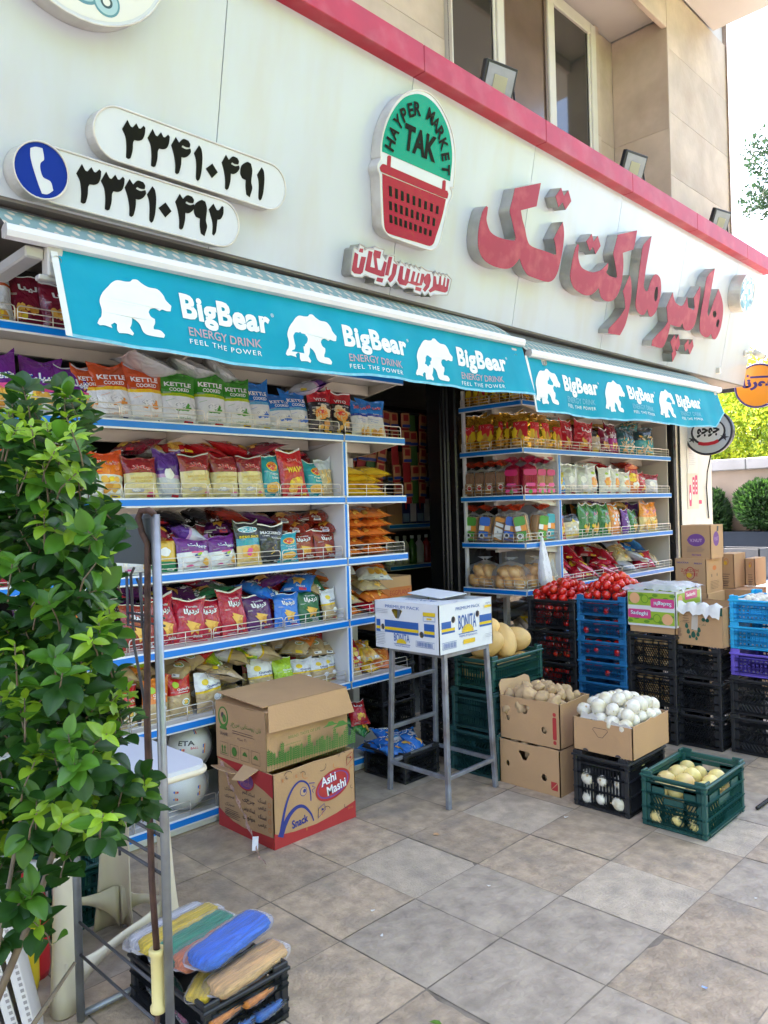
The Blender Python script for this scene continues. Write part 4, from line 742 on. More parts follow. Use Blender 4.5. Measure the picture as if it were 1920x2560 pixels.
def chips(p, cx=.5, cy=.3, n=4, sp=.22, r=.13):
    for k in range(n): p.disc(cx+random.uniform(-sp, sp), cy+random.uniform(-.1, .1), r*random.uniform(.8,1.2), r*.8, INK['chip' if k % 2 else 'chipd'], 14, .12, random.uniform(0, 3)); p.disc(cx+random.uniform(-sp, sp), cy+random.uniform(-.1,.1), r*.7, r*.5, INK['yellow' if k % 3 == 0 else 'chip'], 12, .15)
def tx(p, t, x, y, w, h, ink, bold=.02, rim=None, rot=0, slant=0):
    if rim: p.text(t, x, y, w, h, INK[rim], bold+.035, rot=rot, slant=slant); p.lay += 9
    p.text(t, x, y, w, h, INK[ink], bold, rot=rot, slant=slant)
def d_purple(p): tx(p,'چیپلت',.08,.52,.84,.2,'white',.03,'blue',.05); p.disc(.55,.45,.3,.05,INK['pink'],16,.2); chips(p,.55,.26,6,.25,.14)
def d_kettle(c):
    def fn(p):
        tx(p,'KETTLE',.13,.72,.74,.085,'white',.03); tx(p,'COOKED',.25,.625,.55,.065,'white',.02); tx(p,'20% LESS FAT',.28,.553,.5,.02,c if c != 'blue' else 'navy',0)
        p.disc(.55,.36,.2,.05,INK['grey'],16,.12); p.disc(.53,.375,.17,.045,INK['white'],16,.12); p.disc(.66,.30,.16,.05,INK[c],14,.45); p.disc(.52,.33,.12,.045,INK['white'],12,.2); p.disc(.72,.36,.05,.035,INK[c],10,.3,.8); p.disc(.44,.27,.07,.02,INK[c],10,.4)
        p.poly(stroke([(.13,.43),(.24,.45),(.36,.475)],.006),INK[c]); tx(p,'کتل چیپس',.36,.11,.42,.05,c,0)
    return fn
def d_ketchup(p): tx(p,'VITO',.18,.74,.5,.07,'white',.02); p.disc(.45,.5,.36,.16,INK['cream'],24,.35); p.disc(.45,.46,.26,.14,INK['orange'],18,.12); p.disc(.45,.50,.17,.05,INK['red'],14,.1); tx(p,'Ketchup',.3,.64,.5,.05,'white',0); chips(p,.5,.2,3,.2,.1)
def d_bluewhite(p): tx(p,'چی توز',.12,.74,.7,.12,'red',.03,'white'); tx(p,'Salty',.5,.60,.2,.035,'white',0); tx(p,'Simply Potato',.2,.44,.5,.035,'blue',0); tx(p,'Chips',.35,.38,.28,.04,'blue',0); chips(p,.6,.18,3,.2,.12)
def d_orange(p): tx(p,'چی توز',.1,.66,.8,.14,'red',.02,'white',.06); p.poly(stroke([(.05,.52),(.4,.56),(.95,.60)],.02),INK['red']); chips(p,.6,.3,6,.25,.12)
def d_maroon(p): tx(p,'چاکلز',.2,.70,.62,.14,'red',.02,'white',-.08); tx(p,'MUSHROOM',.16,.47,.68,.055,'gold',.01); tx(p,'& CREAM',.27,.39,.5,.055,'gold',.01); p.disc(.35,.2,.2,.05,INK['grey'],14,.2); p.disc(.32,.21,.13,.04,INK['white'],14,.2); p.disc(.75,.12,.1,.025,INK['pink'],12,.15)
def d_teal(p): p.disc(.52,.72,.3,.12,INK['yellow'],20,.03); p.disc(.52,.72,.27,.105,INK['red'],20,.03); tx(p,'مزمز',.34,.68,.36,.08,'white',.02); tx(p,'Yogurt',.3,.50,.55,.07,'white',.01); tx(p,'basil',.42,.42,.35,.06,'white',.01); p.disc(.45,.22,.34,.12,INK['chip'],20,.08); p.disc(.45,.2,.25,.08,INK['chipd'],18,.1); p.disc(.42,.22,.18,.06,INK['chip'],18,.1)
def d_wavy(p): tx(p,'چاکلز',.25,.74,.62,.12,'red',.02,'white',-.1); tx(p,'WAVY',.2,.52,.62,.12,'yellow',.04); chips(p,.5,.25,5,.22,.14); tx(p,'Chakelz',.3,.05,.3,.03,'white')
def d_pwhite(p): tx(p,'چیپلت',.25,.66,.62,.16,'white',.02,'blue',-.15); p.disc(.55,.5,.2,.03,INK['pink'],12,.2); p.disc(.52,.38,.1,.07,INK['navy'],12,.3); p.disc(.6,.43,.09,.04,INK['lime'],10,.2,.6); p.disc(.8,.2,.12,.1,INK['chip'],14,.2); p.disc(.3,.12,.12,.03,INK['pink'],10,.2)
def d_rocco(p): p.disc(.5,.82,.4,.075,INK['white'],24,.0); p.disc(.5,.82,.37,.065,INK['teal'],24); tx(p,'ROCCO',.2,.785,.6,.07,'white',.03); tx(p,'INDIAN SNACK',.08,.62,.84,.06,'yellow',.03); chips(p,.5,.28,9,.3,.14); p.disc(.4,.3,.12,.09,INK['pink'],14,.2)
def d_mazz(p): tx(p,'MAZZERO',.12,.74,.74,.08,'white',.03); tx(p,'CHIPS',.16,.68,.22,.035,'white'); tx(p,'موتزارلا',.45,.62,.4,.05,'white'); p.poly(stroke([(.45,.22),(.6,.3),(.5,.38),(.62,.46)],.025),INK['gold'])
def d_tort(c2='white'):
    def fn(p): tx(p,'تردیلا',.24,.62,.52,.16,c2,.05,'black'); tx(p,'Tortilla',.3,.80,.4,.045,c2,.02); p.tri(.52,.36,.27,INK['chip'],.2); p.tri(.60,.30,.2,INK['chipd'],.9); p.tri(.46,.36,.2,INK['chip'],.5); tx(p,'Salsa',.52,.10,.3,.06,'white',.01)
    return fn
def d_quino(c):
    def fn(p): p.disc(.32,.76,.13,.075,INK['yellow' if c != 'red' else 'lime'],18); tx(p,'QuinoFit',.34,.60,.56,.07,'navy' if c != 'red' else 'white',.02); p.poly(rrect(.36,.8,.565,.578,.004,1),INK['navy' if c != 'red' else 'white']); p.disc(.68,.33,.17,.085,INK['white'],20); p.disc(.68,.33,.13,.06,INK['grey' if c != 'red' else 'green'],18); p.disc(.66,.34,.1,.05,INK['white' if c != 'red' else 'chip'],16)
    return fn
def d_gold(p): p.grid(.30,.92,.30,.74,INK['red'],8); tx(p,'چی توز',.36,.60,.5,.11,'red',.02,'white'); p.disc(.35,.42,.14,.16,INK['yellow'],16,.25); p.disc(.62,.36,.12,.14,INK['gold'],16,.25); chips(p,.5,.2,5,.25,.1)
def d_flame(p): p.disc(.5,.78,.14,.05,INK['lime'],12,.35); p.disc(.5,.45,.26,.17,INK['orange'],16,.3); p.disc(.48,.42,.16,.1,INK['chip'],14,.25); tx(p,'هات',.6,.62,.25,.06,'red')
def d_green(p): tx(p,'چی توز',.42,.62,.45,.12,'pink',.02,'white',.15); chips(p,.5,.25,5,.25,.12); p.disc(.7,.25,.14,.18,INK['chip'],14,.12)
def d_red(p): tx(p,'لینا',.3,.66,.5,.14,'white',.03); chips(p,.5,.3,5,.25,.11)
def d_redkid(p): p.disc(.5,.78,.3,.09,INK['white'],18,.1); p.grid(.1,.9,.6,.68,INK['blue'],5); tx(p,'پفک',.3,.74,.4,.08,'red',.02); chips(p,.55,.28,5,.2,.12)
def d_popcorn(p):
    for k in range(16): p.disc(random.uniform(.2,.8), random.uniform(.2,.68), .09, .06, INK['cream' if k % 3 else 'white'], 10, .25)
    p.tri(.5,.74,.13,INK['yellow'],pi/2); p.grid(.12,.9,.07,.17,INK['yellow'],4)
def d_dots(p):
    p.poly(rrect(.16,.84,.80,.90,.02),INK['white'])
    for x, y in ((.25,.6),(.5,.62),(.75,.6),(.38,.48),(.64,.47),(.25,.36),(.8,.36)): p.disc(x,y,.07,.05,INK['white'],12)
def d_small(p): tx(p,'پفی',.2,.7,.6,.12,'purple' if 'purple' in INK else 'navy',.02,'white'); tx(p,'POP',.2,.42,.6,.1,'white',.04); tx(p,'CAT',.2,.30,.6,.1,'white',.04) if False else tx(p,'CORN',.2,.30,.6,.1,'white',.04)
def d_magenta(p): tx(p,'چی توز',.2,.5,.6,.22,'white',.04); chips(p,.5,.25,4,.2,.1)
def d_clearp(p):
    for k in range(22): p.disc(random.uniform(.15,.85), random.uniform(.1,.7), .1, .035, INK['cream' if k % 2 else 'chip'], 8, .3, random.uniform(0,3))
def d_blank(p): p.disc(.5,.5,.2,.12,INK['white'],14,.1)
def d_heap(p): p.disc(.4,.6,.26,.16,INK['yellow'],18,.2); tx(p,'چیف',.25,.55,.4,.1,'red',.03); p.disc(.6,.3,.26,.12,INK['white'],18,.25); p.disc(.6,.26,.16,.07,INK['chip'],14,.2)
def d_puff(p):
    for k in range(26): p.disc(random.uniform(.1,.9), random.uniform(.08,.92), .075, .045, INK['orange' if k % 3 else 'chip'], 8, .2, random.uniform(0,3))
    p.grid(.02,.30,.3,.7,INK['grey'],4); tx(p,'پفک',.05,.42,.2,.12,'white')
def d_seed(p):
    p.disc(.3,.5,.22,.16,INK['brown'],18,.1); p.disc(.28,.5,.18,.12,INK['chipd'],16,.1); p.disc(.72,.6,.12,.08,INK['white'],12,.1)
WH = (.76,.77,.78); KR = (.52,.38,.20)
DES = {
 'purple': ([(0,WH),(.40,(.13,.015,.20))], d_purple, 'purple and white potato crisp packet'),
 'korange': ([(0,WH),(.53,(.80,.55,.02)),(.59,(.52,.07,.012))], d_kettle('orange'), 'orange red and white kettle crisp packet'),
 'kgreen': ([(0,WH),(.53,(.42,.52,.01)),(.59,(.04,.26,.015))], d_kettle('green'), 'green and white kettle crisp packet'),
 'kblue': ([(0,WH),(.53,(.16,.46,.68)),(.59,(.015,.16,.52))], d_kettle('blue'), 'blue and white kettle crisp packet'),
 'ketchup': ([(0,(.03,.02,.02)),(.72,(.52,.012,.02))], d_ketchup, 'black and red ketchup crisp packet'),
 'bluewhite': ([(0,WH),(.55,(.02,.05,.33)),(.62,(.02,.20,.60))], d_bluewhite, 'blue and white salted crisp packet'),
 'orange': ([(0,WH),(.50,(.72,.18,.015)),(.8,(.66,.07,.012))], d_orange, 'large orange corn snack packet'),
 'maroon': ([(0,(.66,.55,.27)),(.62,(.24,.012,.018))], d_maroon, 'maroon and cream mushroom crisp packet'),
 'reverse': ([(0,(.56,.58,.66)),(.42,(.55,.32,.58)),(.50,(.10,.03,.25))], d_blank, 'pale grey packet with purple top turned backwards'),
 'teal': ([(0,(.02,.33,.42))], d_teal, 'teal yogurt and basil crisp packet'),
 'wavy': ([(0,(.52,.012,.02))], d_wavy, 'tall bright red wavy crisp packet'),
 'pasta': ([(0,(.52,.40,.24)),(.72,(.55,.6,.68))], d_clearp, 'clear bag of pale pasta shapes'),
 'yellowgreen': ([(0,(.02,.22,.08)),(.25,(.70,.45,.06)),(.8,(.4,.03,.02))], d_blank, 'yellow and green crisp packet behind the grey pole'),
 'pwhite': ([(0,WH),(.52,(.15,.02,.22))], d_pwhite, 'small purple and white onion snack packet'),
 'rocco': ([(0,(.70,.50,.20)),(.45,(.02,.30,.38)),(.62,(.02,.02,.02))], d_rocco, 'black and teal packet of yellow Indian snacks'),
 'mazz': ([(0,(.018,.018,.02))], d_mazz, 'all black cheese crisp packet'),
 'rust': ([(0,(.28,.028,.014))], d_tort(), 'rust red tortilla chip packet'),
 'crimson': ([(0,(.44,.012,.035))], d_tort(), 'crimson tortilla chip packet'),
 'tpurple': ([(0,(.10,.015,.12))], d_tort(), 'dark purple tortilla chip packet'),
 'tblue': ([(0,(.02,.17,.62))], d_tort(), 'blue tortilla chip packet'),
 'tgreen': ([(0,(.012,.13,.05))], d_tort(), 'dark green tortilla chip packet'),
 'quino': ([(0,KR),(.50,(.72,.48,.02)),(.56,WH)], d_quino('w'), 'kraft brown and white quinoa snack packet'),
 'qred': ([(0,KR),(.52,(.55,.02,.02))], d_quino('red'), 'kraft brown and red quinoa snack packet'),
 'qorange': ([(0,KR),(.45,(.72,.20,.02))], d_quino('red'), 'orange and kraft quinoa snack packet'),
 'lime': ([(0,(.38,.58,.02))], d_quino('red'), 'lime green quinoa snack packet'),
 'kraft': ([(0,(.46,.33,.18)),(.7,(.50,.36,.20))], d_quino('w'), 'plain kraft brown snack packet'),
 'gold': ([(0,(.70,.38,.03))], d_gold, 'shiny gold foil snack packet'),
 'redbag': ([(0,(.48,.012,.02))], d_red, 'plain bright red snack packet'),
 'popcorn': ([(0,(.66,.58,.42)),(.70,(.03,.03,.04))], d_popcorn, 'clear popcorn bag with black top'),
 'maroonr': ([(0,(.20,.01,.03))], d_red, 'dark maroon snack packet'),
 'magenta': ([(0,(.48,.02,.20)),(.5,(.22,.008,.03))], d_magenta, 'magenta and maroon snack packet'),
 'tealclear': ([(0,(.02,.28,.30)),(.6,(.02,.08,.09))], d_clearp, 'dark teal snack bag with clear window'),
 'pastat': ([(0,(.02,.30,.33)),(.55,(.012,.03,.035))], d_clearp, 'wide teal and black noodle snack bag'),
 'bluekid': ([(0,(.03,.22,.62)),(.75,(.6,.5,.05))], d_heap, 'bright blue snack packet with yellow top'),
 'silver': ([(0,(.50,.50,.52))], d_blank, 'plain silver grey snack packet'),
 'flame': ([(0,(.72,.73,.74))], d_flame, 'white snack packet with orange flame print'),
 'orangesp': ([(0,(.70,.22,.06)),(.7,(.40,.03,.02))], d_heap, 'tall orange snack packet with maroon top'),
 'white': ([(0,(.60,.60,.66)),(.7,(.30,.02,.03))], d_blank, 'pale packet with maroon top'),
 'redkid': ([(0,(.50,.012,.02))], d_redkid, 'tall red puff packet with blue band'),
 'kidgreen': ([(0,(.012,.17,.025))], d_green, 'glossy green corn snack packet'),
 'dots': ([(0,(.72,.24,.02))], d_dots, 'orange packet with white spots'),
 'smallpurple': ([(0,(.16,.03,.30))], d_small, 'narrow purple snack packet'),
 'cheese': ([(0,(.70,.50,.16)),(.5,(.76,.26,.02))], d_green, 'orange puff packet with yellow bottom'),
 'heap': ([(0,(.46,.010,.03))], d_heap, 'red and yellow snack packet'),
 'puff': ([(0,(.66,.17,.03)),(.85,(.45,.28,.2))], d_puff, 'clear pack of orange corn puffs'),
 'seed': ([(0,(.72,.43,.02))], d_seed, 'flat yellow seed packet'),
 'white_silver': ([(0,(.58,.58,.58))], d_blank, 'silver white packet lying on its side'),
 'chipbox': ([(0,WH),(.62,(.55,.10,.03)),(.67,WH)], d_bluewhite, 'white potato crisp packet with orange stripe'),
}
METAL = {'gold': (.14, .85), 'white_silver': (.25, .35), 'silver': (.3, .3)}
PROTO = {}
def small(p, d):
    if d in ('puff','seed','pasta','white_silver'): return
    ik = INK['white' if sum(DES[d][0][0][1]) < .9 else 'grey']
    for k in range(3): p.poly(rrect(.14,.14+random.uniform(.2,.4),.045+.016*k,.051+.016*k,.002,1), ik)
    p.poly(rrect(.62,.86,.04,.085,.008,2), INK[random.choice(('white','red','yellow'))]); p.poly(rrect(.655,.825,.055,.07,.004,2), INK['navy'])
    for k in range(2): p.poly(rrect(.1,.1+random.uniform(.12,.2),.60-.02*k,.606-.02*k,.002,1), ik)
    p.grid(.03,.97,.965,.99,ik,10) if random.random() < .3 else None
def proto(d, v):
    if (d, v) in PROTO: return PROTO[d, v]
    bands, fn, desc = DES[d]; seed = hash_(d)*7+v; random.seed(seed); f = bagf(seed); r_, mt = METAL.get(d, (.20, 0.))
    me = bagmesh('packet', f, bagmat('film_'+d, bands, r_, mt, 1.0 if d == 'gold' else .75)); p = BP(f); fn(p); small(p, d)
    pm = p.mb.mesh('packet_print', p.mats); PROTO[d, v] = (me, pm); return PROTO[d, v]
def hash_(s): return sum((i+1)*ord(c) for i, c in enumerate(s)) % 997
BAGS = []
def bag(d, x, y, z, w, h, dep=1.0, tilt=-8, yaw=0, roll=0, place='', v=None, grp=None):
    """tilt 0 = upright, -90 = lying on its back"""
    v = random.randrange(3) if v is None else v; st = random.getstate(); me, pm = proto(d, v); random.setstate(st)
    o = put('packet', me, None, (x, y, z), (0,0,0), (w/W_*1.03, dep, h/H_)); o.rotation_mode = 'XYZ'
    M_ = Matrix.Rotation(rad(yaw), 4, 'Z') @ Matrix.Rotation(rad(tilt), 4, 'X') @ Matrix.Rotation(rad(roll), 4, 'Y'); o.rotation_euler = M_.to_euler()
    o['category'] = 'snack packet'; put('printed_front', pm, o); BAGS.append((o, d, place, grp)); return o
ROW = {}
L2 = [('purple',1.193,.175,.262),('purple',1.36,.18,.268),('purple',1.53,.186,.245),('korange',1.592,.15,.250),('korange',1.702,.205,.273),('korange',1.868,.205,.281),('kgreen',2.035,.205,.272),('kgreen',2.226,.198,.292),('kgreen',2.398,.185,.278),('kblue',2.55,.17,.273),('kblue',2.694,.176,.225),('kblue',2.814,.20,.245),('ketchup',2.981,.177,.265),('ketchup',3.158,.177,.272),('bluewhite',3.30,.16,.232),('bluewhite',3.42,.22,.245)]
L3 = [('orange',1.09,.2,.22),('orange',1.27,.2,.225),('orange',1.454,.19,.226),('orange',1.64,.215,.226),('maroon',1.826,.171,.2),('reverse',1.973,.15,.238),('maroon',2.129,.187,.223),('maroon',2.314,.177,.22),('maroon',2.468,.165,.225),('teal',2.614,.145,.238),('wavy',2.77,.185,.268),('teal',2.93,.15,.205),('pasta',3.00,.11,.222)]
L4 = [('crimson',1.10,.18,.2),('pwhite',1.28,.17,.18),('crimson',1.45,.18,.2),('kgreen',1.60,.17,.2),('pwhite',1.77,.18,.17),('yellowgreen',1.94,.15,.19),('pwhite',2.105,.20,.172),('pwhite',2.285,.185,.165),('rocco',2.44,.165,.232),('mazz',2.585,.18,.212),('teal',2.70,.14,.16),('rust',2.835,.19,.165),('rust',2.99,.165,.165)]
L5 = [('white',1.12,.17,.2),('crimson',1.28,.17,.21),('qorange',1.45,.17,.2),('rust',1.62,.18,.22),('rust',1.79,.18,.22),('crimson',1.94,.16,.245),('crimson',2.07,.175,.215),('crimson',2.18,.185,.20),('crimson',2.335,.176,.237),('tpurple',2.51,.19,.195),('tblue',2.687,.17,.185),('tgreen',2.855,.18,.19),('quino',3.00,.11,.18)]
L6 = [('orange',1.12,.17,.2),('qorange',1.30,.17,.2),('qorange',1.50,.17,.2),('qred',1.70,.16,.2),('qorange',1.86,.14,.21),('qred',2.005,.14,.21),('quino',2.172,.17,.2),('quino',2.512,.165,.205),('lime',2.66,.14,.19),('quino',2.792,.15,.16),('quino',2.924,.147,.15),('quino',3.00,.11,.15)]
L1 = [('chipbox',1.16,.19,.26),('maroonr',1.31,.17,.25),('maroonr',1.46,.17,.22),('bluekid',1.60,.17,.2),('redbag',1.8,.17,.2)]
for nm, row, z in (('first',L1,2.382),('second',L2,2.003),('third',L3,1.637),('fourth',L4,1.274),('fifth',L5,.909),('sixth',L6,.545)):
    for i, (d, x, wd, h) in enumerate(row):
        bag(d, x, 3.435+.02*(i % 2)+random.uniform(0,.012), z, wd, h, random.uniform(.75,.95), random.uniform(-13,-4), random.uniform(-9,7), random.uniform(-4,4), nm+' shelf of the long unit')
    # second row behind, where it shows over the first
    if nm in ('second','third','fifth','sixth','fourth'):
        for x in [1.2+.19*k for k in range(10)]:
            d = random.choice({'second':['kgreen','kblue','maroonr','purple'],'third':['orange','maroon','maroonr'],'fourth':['maroonr','tpurple','rust'],'fifth':['crimson','tpurple','crimson'],'sixth':['kraft','qorange','qred']}[nm]); bag(d, x+random.uniform(-.03,.03), 3.60, z, .18, random.uniform(.19,.235), .8, random.uniform(-12,-2), random.uniform(-10,10), random.uniform(-5,5), 'back row of the '+nm+' shelf of the long unit', grp=1)
def lying(d, x, y, z, w, h, yaw, pl, tilt=-82, roll=0, dep=.9): return bag(d, x, y, z, w, h, dep, tilt, yaw, roll, pl)
P = ' shelf of the long unit'
# lying packets on top of the standing ones
lying('white_silver',2.00,3.46,2.255,.2,.26,95,'top of the green packets on the second'+P,-75); lying('white_silver',2.24,3.47,2.275,.19,.24,80,'top of the green packets on the second'+P,-75); lying('white_silver',2.40,3.48,2.265,.16,.2,70,'top of the green packets on the second'+P,-60)
lying('reverse',2.82,3.47,2.245,.18,.24,-75,'top of the blue packets on the second'+P,-70)
lying('wavy',2.58,3.56,1.86,.2,.28,60,'top of the row on the third'+P,-70); lying('redbag',2.42,3.60,1.85,.2,.28,80,'top of the row on the third'+P,-75); lying('orange',1.56,3.5,1.86,.2,.26,40,'top of the row on the third'+P,-65); lying('orange',1.40,3.52,1.86,.2,.26,-40,'top of the row on the third'+P,-65)
for k, (x, y, z, yw) in enumerate(((2.75,3.50,1.432,-60),(2.96,3.48,1.428,-65),(2.70,3.54,1.487,-55),(2.93,3.52,1.497,-62))): lying('rust',x,y,z,.19,.24,yw,'pile on the fourth'+P,-78)
for x, y, z, yw, d in ((1.99,3.47,1.44,50,'maroonr'),(2.18,3.5,1.425,80,'reverse'),(1.86,3.5,1.44,30,'yellowgreen'),(2.3,3.55,1.45,-40,'tpurple')): lying(d,x,y,z,.17,.2,yw,'pile on the fourth'+P,-70)
for x, y, z, yw, d in ((2.62,3.46,1.085,35,'tblue'),(2.76,3.46,1.10,-50,'tblue'),(2.22,3.50,1.085,25,'tpurple'),(2.40,3.55,1.11,60,'tpurple'),(2.10,3.56,1.10,20,'tpurple'),(2.90,3.5,1.09,-30,'tgreen'),(2.98,3.48,1.07,40,'quino'),(2.86,3.56,1.12,10,'tgreen')): lying(d,x,y,z,.18,.22,yw,'pile on the fifth'+P,-70)
for x, y, z, yw, d in ((2.33,3.5,.70,70,'kraft'),(2.46,3.49,.745,50,'quino'),(2.62,3.47,.755,75,'quino'),(2.73,3.47,.745,-60,'qorange'),(2.86,3.5,.72,20,'kraft'),(2.99,3.49,.70,-20,'kraft'),(2.36,3.46,.68,80,'kraft'),(2.05,3.53,.765,-70,'qred'),(1.92,3.55,.775,80,'kraft'),(1.75,3.52,.755,75,'qorange'),(1.62,3.5,.755,-75,'qorange'),(2.36,3.42,.56,10,'kraft'),(2.50,3.56,.77,0,'kraft')): lying(d,x,y,z,.17,.21,yw,'pile on the sixth'+P,-72)
E2 = 'end bay beside the doorway on the '
for k in range(8): lying('seed',3.20+.20*(k % 2)+random.uniform(-.03,.03),3.40+.03*(k//2 % 2),1.648+.042*(k//2),.23,.30,random.uniform(-25,25),E2+'third'+P,-82)
for k in range(10): lying('puff',3.19+.235*(k % 2)+random.uniform(-.015,.015),3.40+.02*(k//2 % 2),1.288+.056*(k//2),.225,.30,random.uniform(-14,14),E2+'fourth'+P,-80,dep=.75)
for k, d in enumerate(('puff','heap','pasta','puff','puff','pasta','puff','orange')): lying(d,3.19+.23*(k % 2)+random.uniform(-.02,.02),3.42+.02*(k//2),.925+.062*(k//2),.22,.29,random.uniform(-35,35),E2+'fifth'+P,-74,roll=random.uniform(-10,10),dep=.85)
for k, d in enumerate(('pasta','heap','seed','puff','redbag','seed','cheese')): lying(d,3.17+.085*(k % 4)+random.uniform(-.02,.02),3.43+.03*(k % 2),.55+.07*(k//4),.15,.22,random.uniform(-40,40),E2+'sixth'+P,-30 if k < 2 else -66,dep=.8)
for z, zs, ds in ((1.637,'third',('orange','maroonr','redbag','wavy')),(1.274,'fourth',('rust','tpurple','maroonr','mazz')),(.909,'fifth',('tpurple','crimson','tgreen','tblue','rust'))):
    for k in range(7): lying(random.choice(ds), 1.75+.19*k+random.uniform(-.03,.03), 3.56+random.uniform(-.02,.02), z+.235+random.uniform(-.015,.015), .19, .24, random.uniform(-90,90), 'tucked pile of the '+zs+P.replace(' of',','), random.uniform(-86,-70), random.uniform(-15,15), .8)
for k in range(14): lying(random.choice(('kraft','quino','qred','qorange','kraft','lime')), 1.55+.11*k+random.uniform(-.03,.03), 3.50+.05*(k % 2), .70+.035*(k % 3), .18, .23, random.uniform(-90,90), 'heap at the back, sixth'+P, random.uniform(-80,-55), random.uniform(-20,20), .9)
# corner unit
Q = ' shelf of the corner unit'
for i, (d, x, wd, h) in enumerate([('gold',5.16,.19,.285),('gold',5.36,.20,.295),('gold',5.50,.17,.26),('redbag',5.70,.21,.265),('redbag',5.94,.26,.262),('popcorn',6.19,.17,.205),('maroonr',6.30,.19,.22),('magenta',6.50,.19,.285),('tealclear',6.69,.17,.255),('tealclear',6.84,.17,.235),('pastat',7.10,.30,.28)]): bag(d, x, 3.44+.015*(i % 2), 1.997, wd, h, .9, random.uniform(-8,2), random.uniform(-16,6), random.uniform(-5,5), 'second'+Q)
for i in range(7): bag('gold', 4.985+.02*(i % 2), 3.43+.082*i, 1.997, .19, .275+.012*(i % 3), .9, random.uniform(-8,0), -90+random.uniform(10,28), random.uniform(-5,5), 'doorway side of the second'+Q)
for i in range(6): bag('gold', 4.985+.02*(i % 2), 3.44+.09*i, 2.36, .19, .25, .9, random.uniform(-8,0), -90+random.uniform(0,25), 0, 'doorway side of the top'+Q)
for z, zs, ds in ((1.997,'second',('redbag','maroonr','gold','tealclear','magenta')),(1.636,'third',('silver','flame','redbag','orangesp')),(1.267,'fourth',('kidgreen','redkid','cheese','smallpurple','dots'))):
    for k in range(9): bag(random.choice(ds), 5.52+.21*k+random.uniform(-.03,.03), 3.62, z, .2, random.uniform(.25,.29), .9, random.uniform(-10,4), random.uniform(-25,25), random.uniform(-8,8), 'back row, '+zs+Q)
    for k in range(4): lying(random.choice(ds), 5.6+.45*k+random.uniform(-.1,.1), 3.52, z+.245, .19, .23, random.uniform(-90,90), 'on top, '+zs+Q, random.uniform(-85,-60), random.uniform(-20,20), .8)
for i in range(7): bag(('maroonr','redbag','gold')[i % 3], 5.2+.32*i, 3.47, 2.36, .2, .19, .9, -5, 0, 0, 'top'+Q)
for i, (d, x, wd, h) in enumerate([('bluekid',5.54,.18,.19),('silver',5.72,.2,.255),('silver',5.90,.2,.25),('flame',6.10,.22,.24),('flame',6.32,.18,.235),('flame',6.50,.16,.23),('flame',6.68,.20,.20),('orangesp',6.86,.2,.26),('redbag',7.02,.17,.2),('white',7.22,.24,.19)]): bag(d, x, 3.44+.015*(i % 2), 1.636, wd, h, .9, random.uniform(-8,0), random.uniform(-16,6), random.uniform(-5,5), 'third'+Q)
for i, (d, x, wd, h) in enumerate([('redkid',5.53,.2,.28),('popcorn',5.74,.23,.2),('kidgreen',5.92,.19,.285),('kidgreen',6.10,.20,.28),('kidgreen',6.30,.19,.275),('dots',6.50,.20,.275),('smallpurple',6.68,.14,.22),('kidgreen',6.84,.19,.21),('cheese',7.05,.22,.28),('cheese',7.26,.20,.28)]): bag(d, x, 3.44+.015*(i % 2), 1.267, wd, h, .9, random.uniform(-8,0), random.uniform(-16,6), random.uniform(-5,5), 'fourth'+Q)
for k in range(24):
    d = 'heap' if k % 8 < 5 else random.choice(('pasta','tealclear','bluekid','silver','maroonr')); x = 5.55+.24*(k % 8)+random.uniform(-.05,.05)
    if x > 6.55: d = random.choice(('silver','bluekid','pasta','maroonr','tealclear')) if k % 3 else 'heap'
    lying(d, x, 3.40+.09*(k//8), .93+.075*(k//8), .20, .26, random.uniform(-70,70), 'heap on the fifth'+Q, random.uniform(-72,-45), random.uniform(-15,15))
for k in range(10): lying(random.choice(('redbag','seed','orange','heap')), 4.97+.22*k, 3.44, .545+.03*(k % 2), .19, .24, random.uniform(-60,60), 'low sixth'+Q, -75)
# labels: kind, order from the doorway, place
from collections import defaultdict
def fit(lb):
    ws = lb.split()
    for dr in ('the', 'beside', 'doorway', 'on', 'of', 'packets', 'a', 'and', 'snack', 'row', 'long', 'unit'):
        while len(ws) > 16 and dr in ws: ws.remove(dr)
    return ' '.join(ws[:16])
gr = defaultdict(list)
for o, d, pl_, g in BAGS: gr[d, pl_].append(o)
ORD = ['', 'second ', 'third ', 'fourth ', 'fifth ', 'sixth ', 'seventh ', 'eighth ', 'ninth ', 'tenth ', 'eleventh ', 'twelfth ', 'thirteenth ', 'fourteenth ', 'fifteenth ', 'sixteenth ', 'seventeenth ', 'eighteenth ', 'nineteenth ', 'twentieth ', 'twenty-first ', 'twenty-second ', 'twenty-third ', 'twenty-fourth ']
for (d, pl_), os_ in gr.items():
    os_.sort(key=lambda o: (-o.location.x if 'long' in pl_ else (-o.location.y if 'side' in pl_ else o.location.x)))
    for i, o in enumerate(os_):
        desc = DES[d][2]; pls = pl_.replace(' of the long unit', ', long unit').replace(' of the corner unit', ', corner unit')
        o['group'] = 'packets on the '+pl_
        lb = f'{desc}, {pls}' if len(os_) == 1 else f'{desc}, {ORD[i] or "nearest "}{"from" if i else "to"} the door, {pls}'
        o['label'] = fit(lb)
